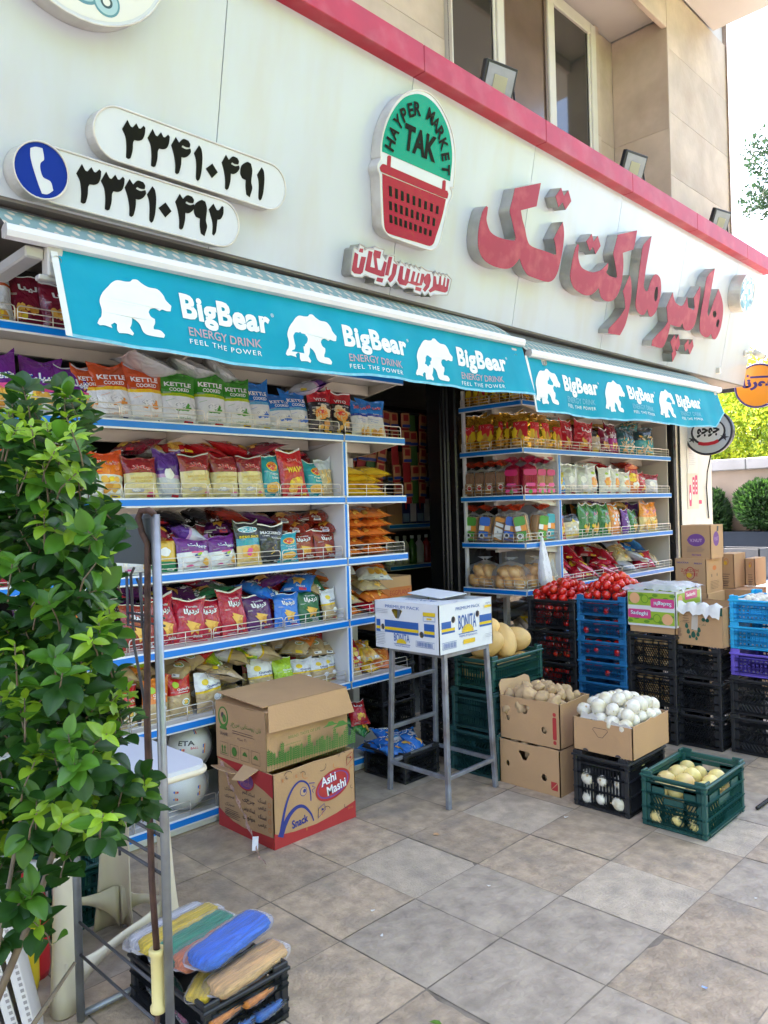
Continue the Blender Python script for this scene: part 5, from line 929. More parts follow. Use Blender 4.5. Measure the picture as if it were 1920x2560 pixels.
# ================================================================== breads, buns
CLEAR = plastic_film('clear_film', (1,1,1), .035, .10); MILKY = plastic_film('milky_film', (.9,.9,.95), .38, .25); PINKF = plastic_film('pink_film', (.62,.03,.10), .28, .15); REDF = plastic_film('red_film', (.60,.06,.02), .42, .18); WFILM = plastic_film('white_film', (.86,.87,.93), .55, .3)
LOAF = M('bread_crumb', (.72,.46,.18), .8, .12, 14, .3, 60); CRUST = M('bread_crust', (.50,.23,.06), .55, .25, 6, .15, 40); BROWNL = M('brown_loaf', (.36,.15,.05), .6, .2, 8, .2, 50)
BUN = M('bun_crust', (.64,.32,.08), .4, .22, 9, .06, 30, dirt=(.80,.58,.28), dscale=14, damt=.85); 
def loaf_bag(x, y, z, yaw, w, d, h, bread, film, neckm, label, prints, tilt=0, grp='bread bags on the corner unit'):
    e = empty('bread_bag', (x, y, z), (rad(tilt)*0, 0, rad(yaw)), label=label, category='bread bag', group=grp); e.rotation_euler = (Matrix.Rotation(rad(yaw),4,'Z') @ Matrix.Rotation(rad(tilt),4,'Y')).to_euler()
    mb = MB(); n = 7
    for k in range(n):
        x0 = -w/2+.012+(w-.024)*k/n; q = [(a*(1-.04*random.random()), b*(1-.05*random.random())) for a, b in rrect(-d/2+.012, d/2-.012, .006, h*.78, d*.22, 4)]
        mb.prism(q, lambda a, b, t: (x0+t, a, b), .001, (w-.024)/n-.002, 0, 1)
    mb.build('bread_slices', [bread, CRUST if bread is LOAF else BROWNL], e)
    def ring(t):   # wrapper section at height fraction
        k = 1 if t < .80 else max(.10, 1-(t-.80)/.12) if t < .92 else .10+(t-.92)*5.0
        return k
    vs = []; nn = 22; hs = [0,.06,.2,.4,.6,.76,.82,.87,.91,.935,.97,1.03,1.08]
    for t in hs:
        k = ring(t)
        for i in range(nn):
            a = 2*pi*i/nn; sx = abs(cos(a))**.5*(1 if cos(a) > 0 else -1); sy = abs(sin(a))**.5*(1 if sin(a) > 0 else -1); wob = 1+.05*sin(a*5+t*9)+(.25*sin(a*4) if t > .93 else 0)
            vs.append((sx*w/2*k*wob, sy*d/2*k*wob, t*h+(.012*sin(a*3) if t > 1 else 0)))
    fs = [(j*nn+i, j*nn+(i+1) % nn, (j+1)*nn+(i+1) % nn, (j+1)*nn+i) for j in range(len(hs)-1) for i in range(nn)]
    cut = 9*nn; lo = [f for f in fs if f[0] < cut]; hi = [f for f in fs if f[0] >= cut]
    MB().add(vs, lo, 0, True).build('wrapper', film, e); MB().add(vs, hi, 0, True).build('wrapper_neck', neckm, e)
    T = frame((-w/2,-d/2-.004,0),(1,0,0),(0,0,1),(0,-1,0)); pr = Print(T, .001); prints(pr, w, h)
    if pr.mb.f: pr.build('printed_panel', e)
    return e
def pb(p, w, h): p.poly(rrect(.02,w-.02,.02,h*.42,.01), INK['brown']); p.poly(circ(w*.5,h*.27,w*.2), INK['white']); p.poly(circ(w*.5,h*.27,w*.14), INK['red']); p.text('NAN', w*.3, h*.36, w*.4, .012, INK['white'])
def pp(p, w, h): p.poly(rrect(.015,w-.015,.015,h*.16,.01), INK['pink']); p.poly(circ(w*.5,h*.09,.016), INK['green']); p.poly(rrect(w*.2,w*.8,h*.24,h*.34,.01), INK['pink']); p.poly(rrect(.01,w-.01,h*.56,h*.74,.02), M('ink_deep_pink',(.5,.01,.12),.3))
def po(c): 
    def fn(p, w, h):
        p.poly(rrect(.02,w-.02,h*.50,h*.76,.02), INK[c]); p.poly(rrect(.02,w*.5,h*.36,h*.5,.005), INK['white']); p.poly(rrect(w*.5,w-.02,h*.34,h*.5,.005), INK['orange']); p.poly(rrect(.02,w-.03,h*.16,h*.33,.005), INK[c]); p.poly(circ(w*.35,h*.2,.022), INK['white']); p.poly(circ(w*.35,h*.2,.013), INK['black']); p.poly(rrect(.02,w-.02,.015,h*.12,.005), INK['navy' if c == 'blue' else c])
    return fn
def ps(p, w, h): p.poly(rrect(.02,w-.02,h*.62,h*.74,.01), INK['orange']); p.poly([(.03,h*.16),(w-.03,h*.10),(w-.025,h*.40),(.025,h*.46)], INK['white']); p.poly([(.03,h*.50),(w-.03,h*.46),(w-.03,h*.56),(.03,h*.60)], INK['white']); p.poly([(.05,h*.3),(w*.5,h*.27),(w*.5,h*.33),(.05,h*.36)], INK['grey']); p.poly([(.03,h*.12),(w-.03,h*.06),(w-.03,h*.08),(.03,h*.14)], INK['orange'])
random.seed(21)
for i, yy in enumerate((3.90,3.80,3.70,3.59)):
    loaf_bag(4.985, yy, 1.637, -90+14, .115, .12, .25, BROWNL, CLEAR, REDF, 'brown loaf bag with dark label, %sfrom the back, third shelf, corner unit' % ['farthest ', 'second ', 'third ', 'fourth '][i], pb)
for i, (xx, yy) in enumerate(((4.985,3.49),(5.02,3.385),(5.16,3.41),(5.29,3.41))):
    loaf_bag(xx, yy, 1.637, -75 if i < 1 else (-40 if i == 1 else -4), .125, .12, .265, LOAF, PINKF if i < 2 else CLEAR, PINKF, 'pale bread in pink printed bag, %salong from the brown loaves, corner unit' % ['first ', 'second ', 'third ', 'last '][i], pp)
for i, (xx, yy, c, tl) in enumerate(((5.0,3.93,'green',4),(4.99,3.79,'blue',6),(4.99,3.66,'green',12),(4.99,3.55,'blue',10),(5.0,3.42,'green',-10),(5.17,3.42,'green',9))):
    loaf_bag(xx, yy, 1.267, -90+22 if i < 4 else (-60 if i == 4 else -20), .125, .12, .27, LOAF, CLEAR, REDF, 'sliced bread bag with %s print, %salong the fourth shelf of corner unit' % (('orange label and white' if i in (2,) else c), ['farthest ', 'second ', 'third ', 'fourth ', 'fifth ', 'sixth '][i]), ps if i in (2,) else po(c), tilt=tl)
loaf_bag(5.30, 3.43, 1.267, -8, .14, .11, .285, LOAF, CLEAR, REDF, 'tallest pale bread bag with sky blue label, against the white side panel', po('teal'), tilt=3)
def bun_bag(x, y, z, n, sx, label, yaw=0):
    e = empty('bun_bag', (x, y, z), (0,0,rad(yaw)), label=label, category='bun bag', group='bags of buns')
    k = 0
    for r in range(2):
        for c_ in range(n-r):
            cx = -sx/2+sx*(c_+.5+.5*r)/n; 
            for yy in (-.045,.05):
                R = Euler((random.uniform(-.5,.5), random.uniform(.5,1.2), random.uniform(-.5,.5))).to_matrix(); me = MB().ell((0,0,0), .064, .054, .043, 14, 9, 0, .10, k).mesh('bun', BUN); k += 1
                o = put('bun', me, e, (cx, yy, .05+.078*r)); o.rotation_euler = R.to_euler()
    vs = []; nn = 24; hs = [(0,.9),(.15,1.08),(.4,1.12),(.65,1.0),(.8,.75),(.9,.35),(.96,.1),(1.0,.12),(1.08,.4)]
    for t, kk in hs:
        for i in range(nn):
            a = 2*pi*i/nn; wb = 1+.05*sin(a*7+t*11); vs.append(((sx/2+.035)*kk*cos(a)*wb, .105*kk*sin(a)*wb, t*.225))
    MB().add(vs, [(j*nn+i, j*nn+(i+1) % nn, (j+1)*nn+(i+1) % nn, (j+1)*nn+i) for j in range(len(hs)-1) for i in range(nn)], 0, True).build('clear_wrapper', CLEAR, e); return e
bun_bag(5.02, 3.82, .905, 3, .24, 'clear bag of glossy round buns, farthest back on the fifth shelf', -70); bun_bag(5.01, 3.56, .905, 3, .22, 'clear bag of long split buns in the middle of the fifth shelf', -75); bun_bag(5.20, 3.45, .905, 3, .25, 'knotted clear bag of buns beside the hanging white carrier bag', -20)
for k in range(5):
    e = None
# clear bag of flat bread against the panel, hanging carrier bag
e = empty('flatbread_bag', (5.34,3.50,.906), label='milky bag of pale flat bread beside the hanging carrier bag', category='bread bag')
mb = MB()
for k in range(9): mb.bbox(-.05+.011*k,-.042+.011*k,-.11,.12,.01,.25+.01*(k % 3),.002)
mb.build('flatbread', M('flatbread', (.66,.55,.42), .8, .1, 12), e); MB().ell((0,0,.135), .062, .135, .142, 16, 10, 0, .12, 4).build('wrapper', MILKY, e)
vs = []; nn = 26
prof = [(0,.006,.006),(.02,.012,.01),(.06,.028,.014),(.12,.045,.02),(.20,.062,.03),(.28,.072,.04),(.34,.07,.042),(.38,.052,.03),(.395,.02,.012)]
for t, rx, ry in prof:
    for i in range(nn):
        a = 2*pi*i/nn; vs.append((rx*cos(a)*(1+.1*sin(a*6+t*20))+t*.12, ry*sin(a)*(1+.12*cos(a*5)), -t))
o = MB().add(vs, [(j*nn+i, j*nn+(i+1) % nn, (j+1)*nn+(i+1) % nn, (j+1)*nn+i) for j in range(len(prof)-1) for i in range(nn)], 0, True).build('carrier_bag', WFILM, loc=(5.08,3.315,1.31), label='thin white carrier bag hanging empty from the fourth shelf rail', category='plastic bag')
# ================================================================== crates
def crate_mats(c, nm): return M('crate_'+nm, c, .42, .12, 6, .05, 60, rand=.06, dirt=(c[0]*1.6+.03, c[1]*1.6+.028, c[2]*1.6+.025), dscale=5, damt=.35)
CB = crate_mats((.018,.019,.021), 'black'); CGRN = crate_mats((.012,.075,.062), 'green'); CGRN2 = crate_mats((.014,.060,.058), 'dark_green'); CBLU = crate_mats((.012,.13,.30), 'blue'); CSKY = crate_mats((.012,.33,.60), 'sky'); CPUR = crate_mats((.12,.08,.42), 'purple')
CRATES = {}
def crate_parts(w, d, h, pat, m, lip):
    k = (w, d, h, pat, m.name, lip)
    if k in CRATES: return CRATES[k]
    t = .007; ri = MB()
    def wall(T, L, H, style):
        mb = MB()
        def bar(x0, y0, x1, y1, bw, th=t): mb.prism(stroke([(x0,y0),(x1,y1)], bw), T, 0, th)
        def rect(x0, x1, y0, y1, th=t, o=0): mb.prism([(x0,y0),(x1,y0),(x1,y1),(x0,y1)], T, -o, th)
        cw = .045 if L > .25 else .03
        rect(0, cw, 0, H); rect(L-cw, L, 0, H); rect(cw, L-cw, 0, .022)
        for y in (.022, H*.36, H*.66, H-.03): rect(0, L, y, y+.006, t, .007)
        if style == 'vert':
            rect(cw, L-cw, H-.045, H-.028); n = int((L-2*cw)/.017)
            for i in range(n+1): x = cw+(L-2*cw)*i/n; rect(x-.0035, x+.0035, .022, H-.045)
            rect(L*.34, L*.66, H*.52, H-.045)
        elif style == 'slot':
            rect(cw, L-cw, H-.045, H-.03); rect(cw, L*.36, H-.085, H-.03); rect(L*.66, L-cw, H-.085, H-.03); rect(L*.34, L*.66, H*.50, H-.09)
            n = 4
            for i in range(n):
                for j in range(3):
                    x0 = cw+(L-2*cw)*i/n; x1 = cw+(L-2*cw)*(i+1)/n; y0 = .022+(H-.11)*j/3; y1 = .022+(H-.11)*(j+1)/3
                    if .34*L < (x0+x1)/2 < .66*L and j == 2: continue
                    sg = 1 if i >= 2 else -1
                    for q in (-.72,-.24,.24,.72): 
                        xm = (x0+x1)/2+q*(x1-x0)*.62; bar(xm-sg*.012, y0, xm+sg*.012, y1, (x1-x0)*.085)
                    rect(x0, x1, y1-.008, y1+.006); rect(x0-.004, x0+.008, y0, y1)
        elif style == 'diag':
            rect(cw, L-cw, H-.04, H-.025); n = max(4, int((L-2*cw)/.021))
            for j in range(3):
                y0 = .022+(H-.062)*j/3; y1 = .022+(H-.062)*(j+1)/3; rect(cw, L-cw, y1-.004, y1+.004)
                for i in range(n):
                    x = cw+(L-2*cw)*(i+.5)/n; sg = -1 if i < n/2 else 1
                    sg *= (1 if j != 1 else -1); bar(max(cw, min(L-cw, x-sg*.016)), y0, max(cw, min(L-cw, x+sg*.016)), y1, .0048)
            rect(L/2-.006, L/2+.006, .022, H-.03)
        elif style == 'mesh':
            rect(cw, L-cw, H-.035, H-.022); n = max(5, int((L-2*cw)/.0135))
            for j in range(1, 4): rect(cw, L-cw, .022+(H-.06)*j/4-.0022, .022+(H-.06)*j/4+.0022)
            for i in range(n):
                x = cw+(L-2*cw)*(i+.5)/n; sg = -1 if i < n/2 else 1; bar(max(cw, x-.02*0-sg*.03 if x-sg*.03 > cw else cw), .022, min(L-cw, max(cw, x+sg*.03)), H-.035, .0024)
        elif style == 'hex':
            rect(cw, L-cw, H-.055, H-.045); a = .0095; dx = a*sqrt(3); dy = a*1.5; r = 0; y = .022
            while y < H-.05:
                x = cw+(dx/2 if r % 2 else 0)
                while x < L-cw-.004:
                    for q in (-1, 1): bar(x, y+a/2, x+q*dx/2, y, .0030)
                    bar(x, y+a/2, x, y+a*1.5, .0030); x += dx
                y += dy; r += 1
            for q in (.33, .66): rect(L*q-.004, L*q+.004, .022, H-.03)
        elif style == 'square':
            rect(cw, L-cw, H-.025, H-.012); nx = max(6, int((L-2*cw)/.022))
            for i in range(nx+1): x = cw+(L-2*cw)*i/nx; rect(x-.005, x+.005, .022, H-.025)
            for j in range(1, 4): y = .022+(H-.05)*j/4; rect(cw, L-cw, y-.005, y+.005)
            rect(L*.34, L*.68, H*.35, H*.66)
        elif style == 'solid': rect(cw, L-cw, .02, H-.03)
        rect(cw, L-cw, H-.018, H-.004); return mb.mesh('crate_wall', m)
    h2 = h-lip
    ws = [wall(frame((0,d/2,0),(0,-1,0),(0,0,1),(1,0,0)), d, h2, pat), wall(frame((0,-d/2,0),(1,0,0),(0,0,1),(0,1,0)), w, h2, pat),
          wall(frame((w,-d/2,0),(0,1,0),(0,0,1),(-1,0,0)), d, h2, pat), wall(frame((w,d/2,0),(-1,0,0),(0,0,1),(0,-1,0)), w, h2, pat)]
    o = .010; rim = MB()
    rim.bbox(-o, w+o, -d/2-o, -d/2+.006, h2-.006, h2+.006, .003); rim.bbox(-o, w+o, d/2-.006, d/2+o, h2-.006, h2+.006, .003); rim.bbox(-o, .006, -d/2, d/2, h2-.006, h2+.006, .003); rim.bbox(w-.006, w+o, -d/2, d/2, h2-.006, h2+.006, .003)
    for x in (0, w):
        for y in (-d/2, d/2):
            sx = 1 if x == 0 else -1; sy = 1 if y < 0 else -1
            rim.bbox(*sorted((x-sx*.004, x+sx*.05)), *sorted((y-sy*.004, y+sy*.008)), h2, h-.0005, .003) if lip > .002 else None
            rim.bbox(*sorted((x-sx*.004, x+sx*.008)), *sorted((y, y+sy*.05)), h2, h-.0005, .003) if lip > .002 else None
            rim.bbox(*sorted((x-sx*.003, x+sx*.02)), *sorted((y-sy*.003, y+sy*.02)), 0, h2, .003)
    base = MB(); base.bbox(.002, w-.002, -d/2+.002, d/2-.002, 0.001, .010, .002)
    CRATES[k] = (ws, rim.mesh('crate_rim', m), base.mesh('crate_base', m)); return CRATES[k]
def crate(x, y0, y1, z, w, h, pat, m, label, group, lip=.022):
    """near -X face at x, spans y0..y1"""
    e = empty('crate', (x, (y0+y1)/2, z), label=label, category='crate', group=group); ws, rm_, bs = crate_parts(round(w,3), round(y1-y0,3), round(h,3), pat, m, lip)
    for q in ws: put('crate_wall', q, e)
    put('crate_rim', rm_, e); put('crate_base', bs, e); return e
def heap(name, meshes, n, box, label, cat, group, jit=.25, sc=(.9,1.1), rotall=True, dome=0, layers=1, skip=.0):
    """packs n pieces in a grid inside box = x0,x1,y0,y1,z"""
    x0, x1, y0, y1, z = box; r = n; nx = max(1, int((x1-x0)/r)); ny = max(1, int((y1-y0)/r)); out = []
    for l in range(layers):
        for i in range(nx):
            for j in range(ny):
                if random.random() < skip: continue
                u = (i+.5+(.25 if l % 2 else -.1))/nx; v = (j+.5+(.2 if l % 2 else 0))/ny
                px = x0+(x1-x0)*u+random.uniform(-jit, jit)*r*.5; py = y0+(y1-y0)*v+random.uniform(-jit, jit)*r*.5
                pz = z+l*r*.72+random.uniform(-.1,.25)*r*.6+dome*max(0, 1-(2*u-1)**2)*max(0, 1-(2*v-1)**2)
                o = put(name, random.choice(meshes), None, (px, py, pz), (random.uniform(0,6.28),random.uniform(0,6.28),random.uniform(0,6.28)) if rotall else (random.gauss(0,.3),random.gauss(0,.3),random.uniform(0,6.28)), (random.uniform(*sc),)*3, label=label, category=cat, group=group); out.append(o)
    return out
TOM = M('tomato_skin', (.62,.014,.010), .2, .15, 8, rand=.14, dirt=(.60,.07,.012), dscale=4, damt=.5, coat=.4); STEM = M('tomato_stem', (.10,.16,.03), .7)
ONI = M('white_onion', (.72,.67,.55), .3, .16, 22, rand=.09, dirt=(.60,.50,.27), dscale=9, damt=.8, st=(2.5,2.5,.5)); BRO = M('brown_onion', (.62,.40,.17), .35, .25, 10, rand=.2, dirt=(.75,.62,.36), dscale=9, damt=.6)
YON = M('yellow_onion', (.74,.60,.22), .3, .16, 14, rand=.12, dirt=(.62,.30,.16), dscale=7, damt=.7); POT = M('potato_skin', (.50,.335,.175), .75, .12, 9, .25, 50, rand=.1, dirt=(.30,.19,.10), dscale=12, damt=.5); MEL = M('melon_skin', (.68,.43,.15), .6, .1, 6, .2, 40, rand=.08, dirt=(.50,.36,.16), dscale=9, damt=.5)
LIM = M('lime_skin', (.30,.42,.04), .35, .15, 9, .1, 60)
def tomato(s):
    mb = MB(); n = 16; m = 10; vs = []
    for j in range(m+1):
        th = pi*j/m
        for i in range(n):
            a = 2*pi*i/n; r = .0325*(1+.05*cos(a*5+s)*sin(th)); dz = .86-.10*exp(-(th/.35)**2)*2.0; vs.append((r*sin(th)*cos(a), r*sin(th)*sin(a), r*cos(th)*dz))
    mb.add(vs, [(j*n+i, (j+1)*n+i, (j+1)*n+(i+1) % n, j*n+(i+1) % n) for j in range(m) for i in range(n)], 0, True)
    for k in range(5):
        a = 2*pi*k/5+s; mb.add([(0,0,.0225),(.010*cos(a+.25),.010*sin(a+.25),.0255),(.016*cos(a),.016*sin(a),.029),(.010*cos(a-.25),.010*sin(a-.25),.0255)], [(0,3,2,1)], 1)
    return mb.mesh('tomato', [TOM, STEM])
ONTIP = M('onion_tip', (.42,.30,.16), .8, .2, 40)
def onion(s, m, r=.042):
    mb = MB(); n = 16; q = 11; vs = []
    for j in range(q+1):
        th = pi*j/q
        for i in range(n):
            a = 2*pi*i/n; rr = r*(1+.05*sin(a*2+s)+.02*sin(a*5+s)); vs.append((rr*sin(th)*cos(a), rr*sin(th)*sin(a), r*.90*cos(th)+r*.17*exp(-(th/.17)**2)-r*.04*exp(-((pi-th)/.2)**2)))
    mb.add(vs, [(j*n+i, (j+1)*n+i, (j+1)*n+(i+1) % n, j*n+(i+1) % n) for j in range(q) for i in range(n)], 0, True); mb.tube([(0,0,r*.95),(.002*s,.002,r*1.22)], [r*.10,r*.05], 6, 1); mb.lathe([(r*.16,-r*.93),(r*.12,-r*.97),(0,-r*.96)], n=8, mi=1); return mb.mesh('onion', [m, ONTIP])
def potato(s): return MB().ell((0,0,0), .044, .031, .028, 16, 11, 0, .34, s).mesh('potato', POT)
def melon(s):
    mb = MB(); n = 40; q = 14; vs = []
    for j in range(q+1):
        th = pi*j/q
        for i in range(n): a = 2*pi*i/n; r = .088*(1-.028*abs(cos(a*5))**6*sin(th)); vs.append((r*sin(th)*cos(a), r*sin(th)*sin(a), .118*cos(th)))
    mb.add(vs, [(j*n+i, (j+1)*n+i, (j+1)*n+(i+1) % n, j*n+(i+1) % n) for j in range(q) for i in range(n)], 0, True); return mb.mesh('melon', MEL)
TM = [tomato(k) for k in range(4)]; OM = [onion(k, ONI, .040) for k in range(3)]; BM = [onion(k, BRO, .028) for k in range(3)]; YM = [onion(k, YON, .043) for k in range(3)]; PM = [potato(k) for k in range(6)]; MM = [melon(k) for k in range(2)]
random.seed(5)
NTH = ['lowest', 'second from the ground', 'third from the ground', 'fourth from the ground', 'fifth from the ground', 'topmost']
# black tomato crates
for k in range(4):
    top = k == 3; crate(4.75, 2.85, 3.235, .222*k, .42, .222, 'mesh', CB, f'black crate of tomatoes, {"topmost" if top else NTH[k]} in its stack beside the bread shelf', 'black tomato crates')
    if k: heap('tomato', TM, .066, (4.757,4.83,2.89,3.20,.222*k+.045), f'tomato inside the black crate {"topmost" if top else NTH[k]}', 'tomato', 'tomatoes in the black crates', layers=3, skip=.1)
heap('tomato', TM, .061, (4.77,5.15,2.87,3.22,.855), 'ripe red tomato heaped loose on the topmost black crate', 'tomato', 'tomatoes heaped on the black crate', dome=.085, layers=2, skip=.03)
heap('tomato', TM, .061, (4.765,5.17,2.51,2.80,.905), 'ripe red tomato heaped loose on the topmost blue crate', 'tomato', 'tomatoes heaped on the blue crate', dome=.085, layers=2, skip=.03)
crate(4.76, 2.49, 2.83, 0, .42, .073, 'solid', CB, 'shallow black tray under the blue tomato crates', 'blue tomato crates', lip=.001)
for k in range(6):
    crate(4.75, 2.47, 2.825, .073+.142*k, .42, .142, 'diag', CBLU, f'shallow blue crate of tomatoes, {"topmost" if k == 5 else NTH[k]} in its stack', 'blue tomato crates', lip=.034)
    if k > 1: heap('tomato', TM, .062, (4.770,4.81,2.50,2.80,.073+.142*k+.040), f'tomato inside the blue crate {"topmost" if k == 5 else NTH[k]}', 'tomato', 'tomatoes in the blue crates', layers=2, skip=.1)
# brown onions
for k in range(3):
    zz = (0,.237,.47)[k]; hh = (.237,.233,.232)[k]; crate(4.75, 2.135, 2.455, zz, .42, hh, 'hex', CB, f'black crate of brown onions, {["lowest","middle","upper"][k]} under the printed lime boxes', 'black onion crates')
    if k: heap('onion', BM, .055, (4.765,4.83,2.18,2.41,zz+.045), f'small brown onion behind the mesh of the {["lowest","middle","upper"][k]} onion crate', 'onion', 'brown onions in crates', layers=4, skip=.05)
    if k: heap('onion', BM, .055, (4.83,5.05,2.145,2.19,zz+.045), f'small brown onion at the side of the {["lowest","middle","upper"][k]} onion crate', 'onion', 'brown onions in crates', layers=4, skip=.1)
for k in range(3): crate(4.80, 1.875, 2.155, (0,.218,.432)[k], .42, (.218,.214,.20)[k], ('hex','hex','diag')[k], CB, f'black crate, {["lowest","middle","upper"][k]} of three under the torn green striped carton', 'black crates under the striped carton')
for k in range(2): crate(4.85, 1.45, 1.835, .237*k, .42, .237, 'diag', CB, f'large black crate, {["lower","upper"][k]} of two under the purple crate', 'black crates under the purple crate')
WITEM = M('white_pack', (.70,.70,.72), .5, .08, 12)
WMESH = [MB().ell((0,0,0), .032, .028, .024, 10, 7, 0, .2, k).mesh('mushroom', M('mushroom_white', (.66,.60,.52), .6, .12, 14, rand=.1)) for k in range(3)]
for k, (m, lb) in enumerate(((CPUR,'purple crate of white mushrooms under two sky blue crates'),(CSKY,'sky blue crate of white mushrooms, directly over the purple crate'),(CSKY,'sky blue crate of white mushrooms, topmost at the far edge'))):
    zz = (.476,.640,.803)[k]; crate(4.85, 1.50, 1.825, zz, .42, .163, 'square', m, lb, 'mushroom crates', lip=.03)
    heap('mushroom', WMESH, .058, (4.865,4.93,1.53,1.80,zz+.035), 'white mushroom inside the %s crate' % ['purple','lower sky blue','upper sky blue'][k], 'mushroom', 'mushrooms in crates', layers=2)
    if k == 2: heap('mushroom', WMESH, .06, (4.88,5.24,1.52,1.80,zz+.12), 'white mushroom lying in the open topmost sky blue crate', 'mushroom', 'mushrooms in crates', layers=1)
# green stack with melons
crate(3.51, 2.62, 2.965, 0, .42, .262, 'diag', CGRN2, 'dark green crate, lowest of three under the melons', 'green crates under the melons'); crate(3.505, 2.635, 2.94, .262, .42, .236, 'vert', CGRN2, 'dark green crate, middle of three under the melons', 'green crates under the melons')
crate(3.515, 2.645, 2.92, .50, .50, .20, 'vert', CGRN, 'green crate full of melons, topmost beside the stool', 'green crates under the melons', lip=.03)
for i, (x, y, z, a) in enumerate(((3.61,2.735,.60,0),(3.61,2.85,.60,1),(3.75,2.735,.60,2),(3.90,2.735,.60,.5),(3.76,2.85,.61,1.4),(3.62,2.76,.745,.7),(3.77,2.75,.75,2.2),(3.91,2.77,.735,.2),(3.70,2.84,.80,1.1))):
    o = put('melon', MM[i % 2], None, (x, y, z), (1.2+.3*sin(a*5), .4*cos(a*3), a), (.74,.74,.72) if i < 5 else (.86,.86,.9 if i != 6 else 1.1), label='netted orange melon, %s' % ['deep in crate, nearest the stool','deep in crate, far rear corner','deep in crate, front middle','deep in crate, right end','deep in crate, rear middle','on top, behind the banana box','standing tall on top of the heap','on top, at the right end','on top, at the back'][i], category='melon', group='melons in the green crate')
for k in range(3): crate(3.64, 3.02, 3.32, .215*k, .32, .215, ('diag','diag','mesh')[k], CB, f'shadowed dark crate, {["lowest","middle","topmost"][k]} of the stack behind the stool', 'dark crates behind the stool')
for i, (x, y) in enumerate(((3.74,3.12),(3.86,3.18),(3.74,3.25))): put('melon', MM[i % 2], None, (x, y, .70), (1.4,.3,i), (.85,.85,.85), label='pale melon on the dark crates behind the banana box, %s' % ['nearest','middle','farthest'][i], category='melon', group='melons behind the banana box')
# white onion and green crates in front
crate(3.495, 1.825, 2.125, 0, .40, .285, 'vert', CB, 'black crate of white onions, under the carton of white onions', 'front crates'); heap('onion', OM, .066, (3.503,3.57,1.845,2.105,.05), 'white onion showing through the black crate bars', 'onion', 'white onions in the black crate', layers=3); heap('onion', OM, .078, (3.55,3.88,1.835,1.915,.205), 'white onion at the open top of the black crate', 'onion', 'white onions in the black crate', layers=1)
crate(3.49, 1.445, 1.75, 0, .46, .262, 'slot', CGRN, 'green crate of yellow onions, standing alone on the paving', 'front crates'); heap('onion', YM, .074, (3.505,3.93,1.46,1.735,.05), 'yellow onion low in the lone green crate', 'onion', 'yellow onions in the green crate', layers=2, skip=.05); heap('onion', YM, .076, (3.52,3.93,1.47,1.73,.172), 'yellow onion on top in the lone green crate', 'onion', 'yellow onions in the green crate', layers=1, skip=.05, dome=.02)
# crate of blue wrapped snacks by the shelf foot
crate(3.13, 2.985, 3.315, 0, .29, .175, 'diag', CB, 'small black crate of blue snack packets on the ground behind the stool', 'front crates')
for k in range(9): o = bag(random.choice(('tblue','tblue','kblue')), 3.20+.075*(k % 3), 3.04+.09*(k//3), .13+.02*(k % 2), .12, .16, .8, random.uniform(-85,-55), random.uniform(-90,90), random.uniform(-30,30)); o['label'] = fit('small blue snack packet in the low black crate, ' + ['near left','near middle','near right','middle left','centre','middle right','back left','back middle','back right'][k]); o['group'] = 'blue packets in the low crate'
o = bag('kidgreen', 3.20, 3.36, .20, .13, .16, .8, -50, 30); o['label'] = 'green packet propped between the blue ball and the low crate'; o = bag('redbag', 3.15, 3.36, .27, .12, .15, .8, -40, -20); o['label'] = 'red packet propped behind the low crate'
# ================================================================== cartons
def carton(name, x0, x1, y0, y1, z, h, label, mat=None, cat='cardboard box', top='closed', group=None, rot=0, t=.005, ph=None):
    m = mat or CARD; c = ((x0+x1)/2, (y0+y1)/2, z); e = empty(name, c, (0,0,rad(rot)), label=label, category=cat); w = (x1-x0)/2; d = (y1-y0)/2
    if group: e['group'] = group
    TX = frame((-w,d,0),(0,-1,0),(0,0,1),(-1,0,0)); TY = frame((-w,-d,0),(1,0,0),(0,0,1),(0,-1,0))
    TX2 = frame((w,-d,0),(0,1,0),(0,0,1),(1,0,0)); TY2 = frame((w,d,0),(-1,0,0),(0,0,1),(0,1,0))
    def side(T, L, holes, wob):
        q = [(0,0),(L,0)] + [(L-L*k/8, h+wob*mnoise.noise(Vector((k*1.3+x0*9+L, y0*7, 0)))) for k in range(9)]
        MB().prism(q, T, -t, 0, 0, 1, holes).build('side_panel', [m, CARDIN], e)
    hx = (ph or {}).get('x', []); hy = (ph or {}).get('y', []); wob = .008 if top == 'open' else .0012
    side(TX, 2*d, hx, wob); side(TY, 2*w, hy, wob); side(TX2, 2*d, [], wob); side(TY2, 2*w, [], wob)
    MB().box(-w+t, w-t, -d+t, d-t, .001, t).build('bottom_panel', CARDIN, e)
    if top == 'closed':
        MB().bbox(-w+.0005, w-.0005, -d+.0005, -.001, h-.001, h+.003, .001).build('top_flap', m, e); MB().bbox(-w+.0005, w-.0005, .001, d-.0005, h-.001, h+.0028, .001).build('top_flap', m, e)
    return e, TX, TY
def hand(cx, cy, w=.075, h=.045): return [(cx-w/2,cy+h*.3),(cx-w/2+.008,cy+h/2),(cx+w/2-.008,cy+h/2),(cx+w/2,cy+h*.3),(cx+w*.36,cy-.0),(cx+.012,cy-h*.5),(cx-.012,cy-h*.5),(cx-w*.36,cy)][::-1]
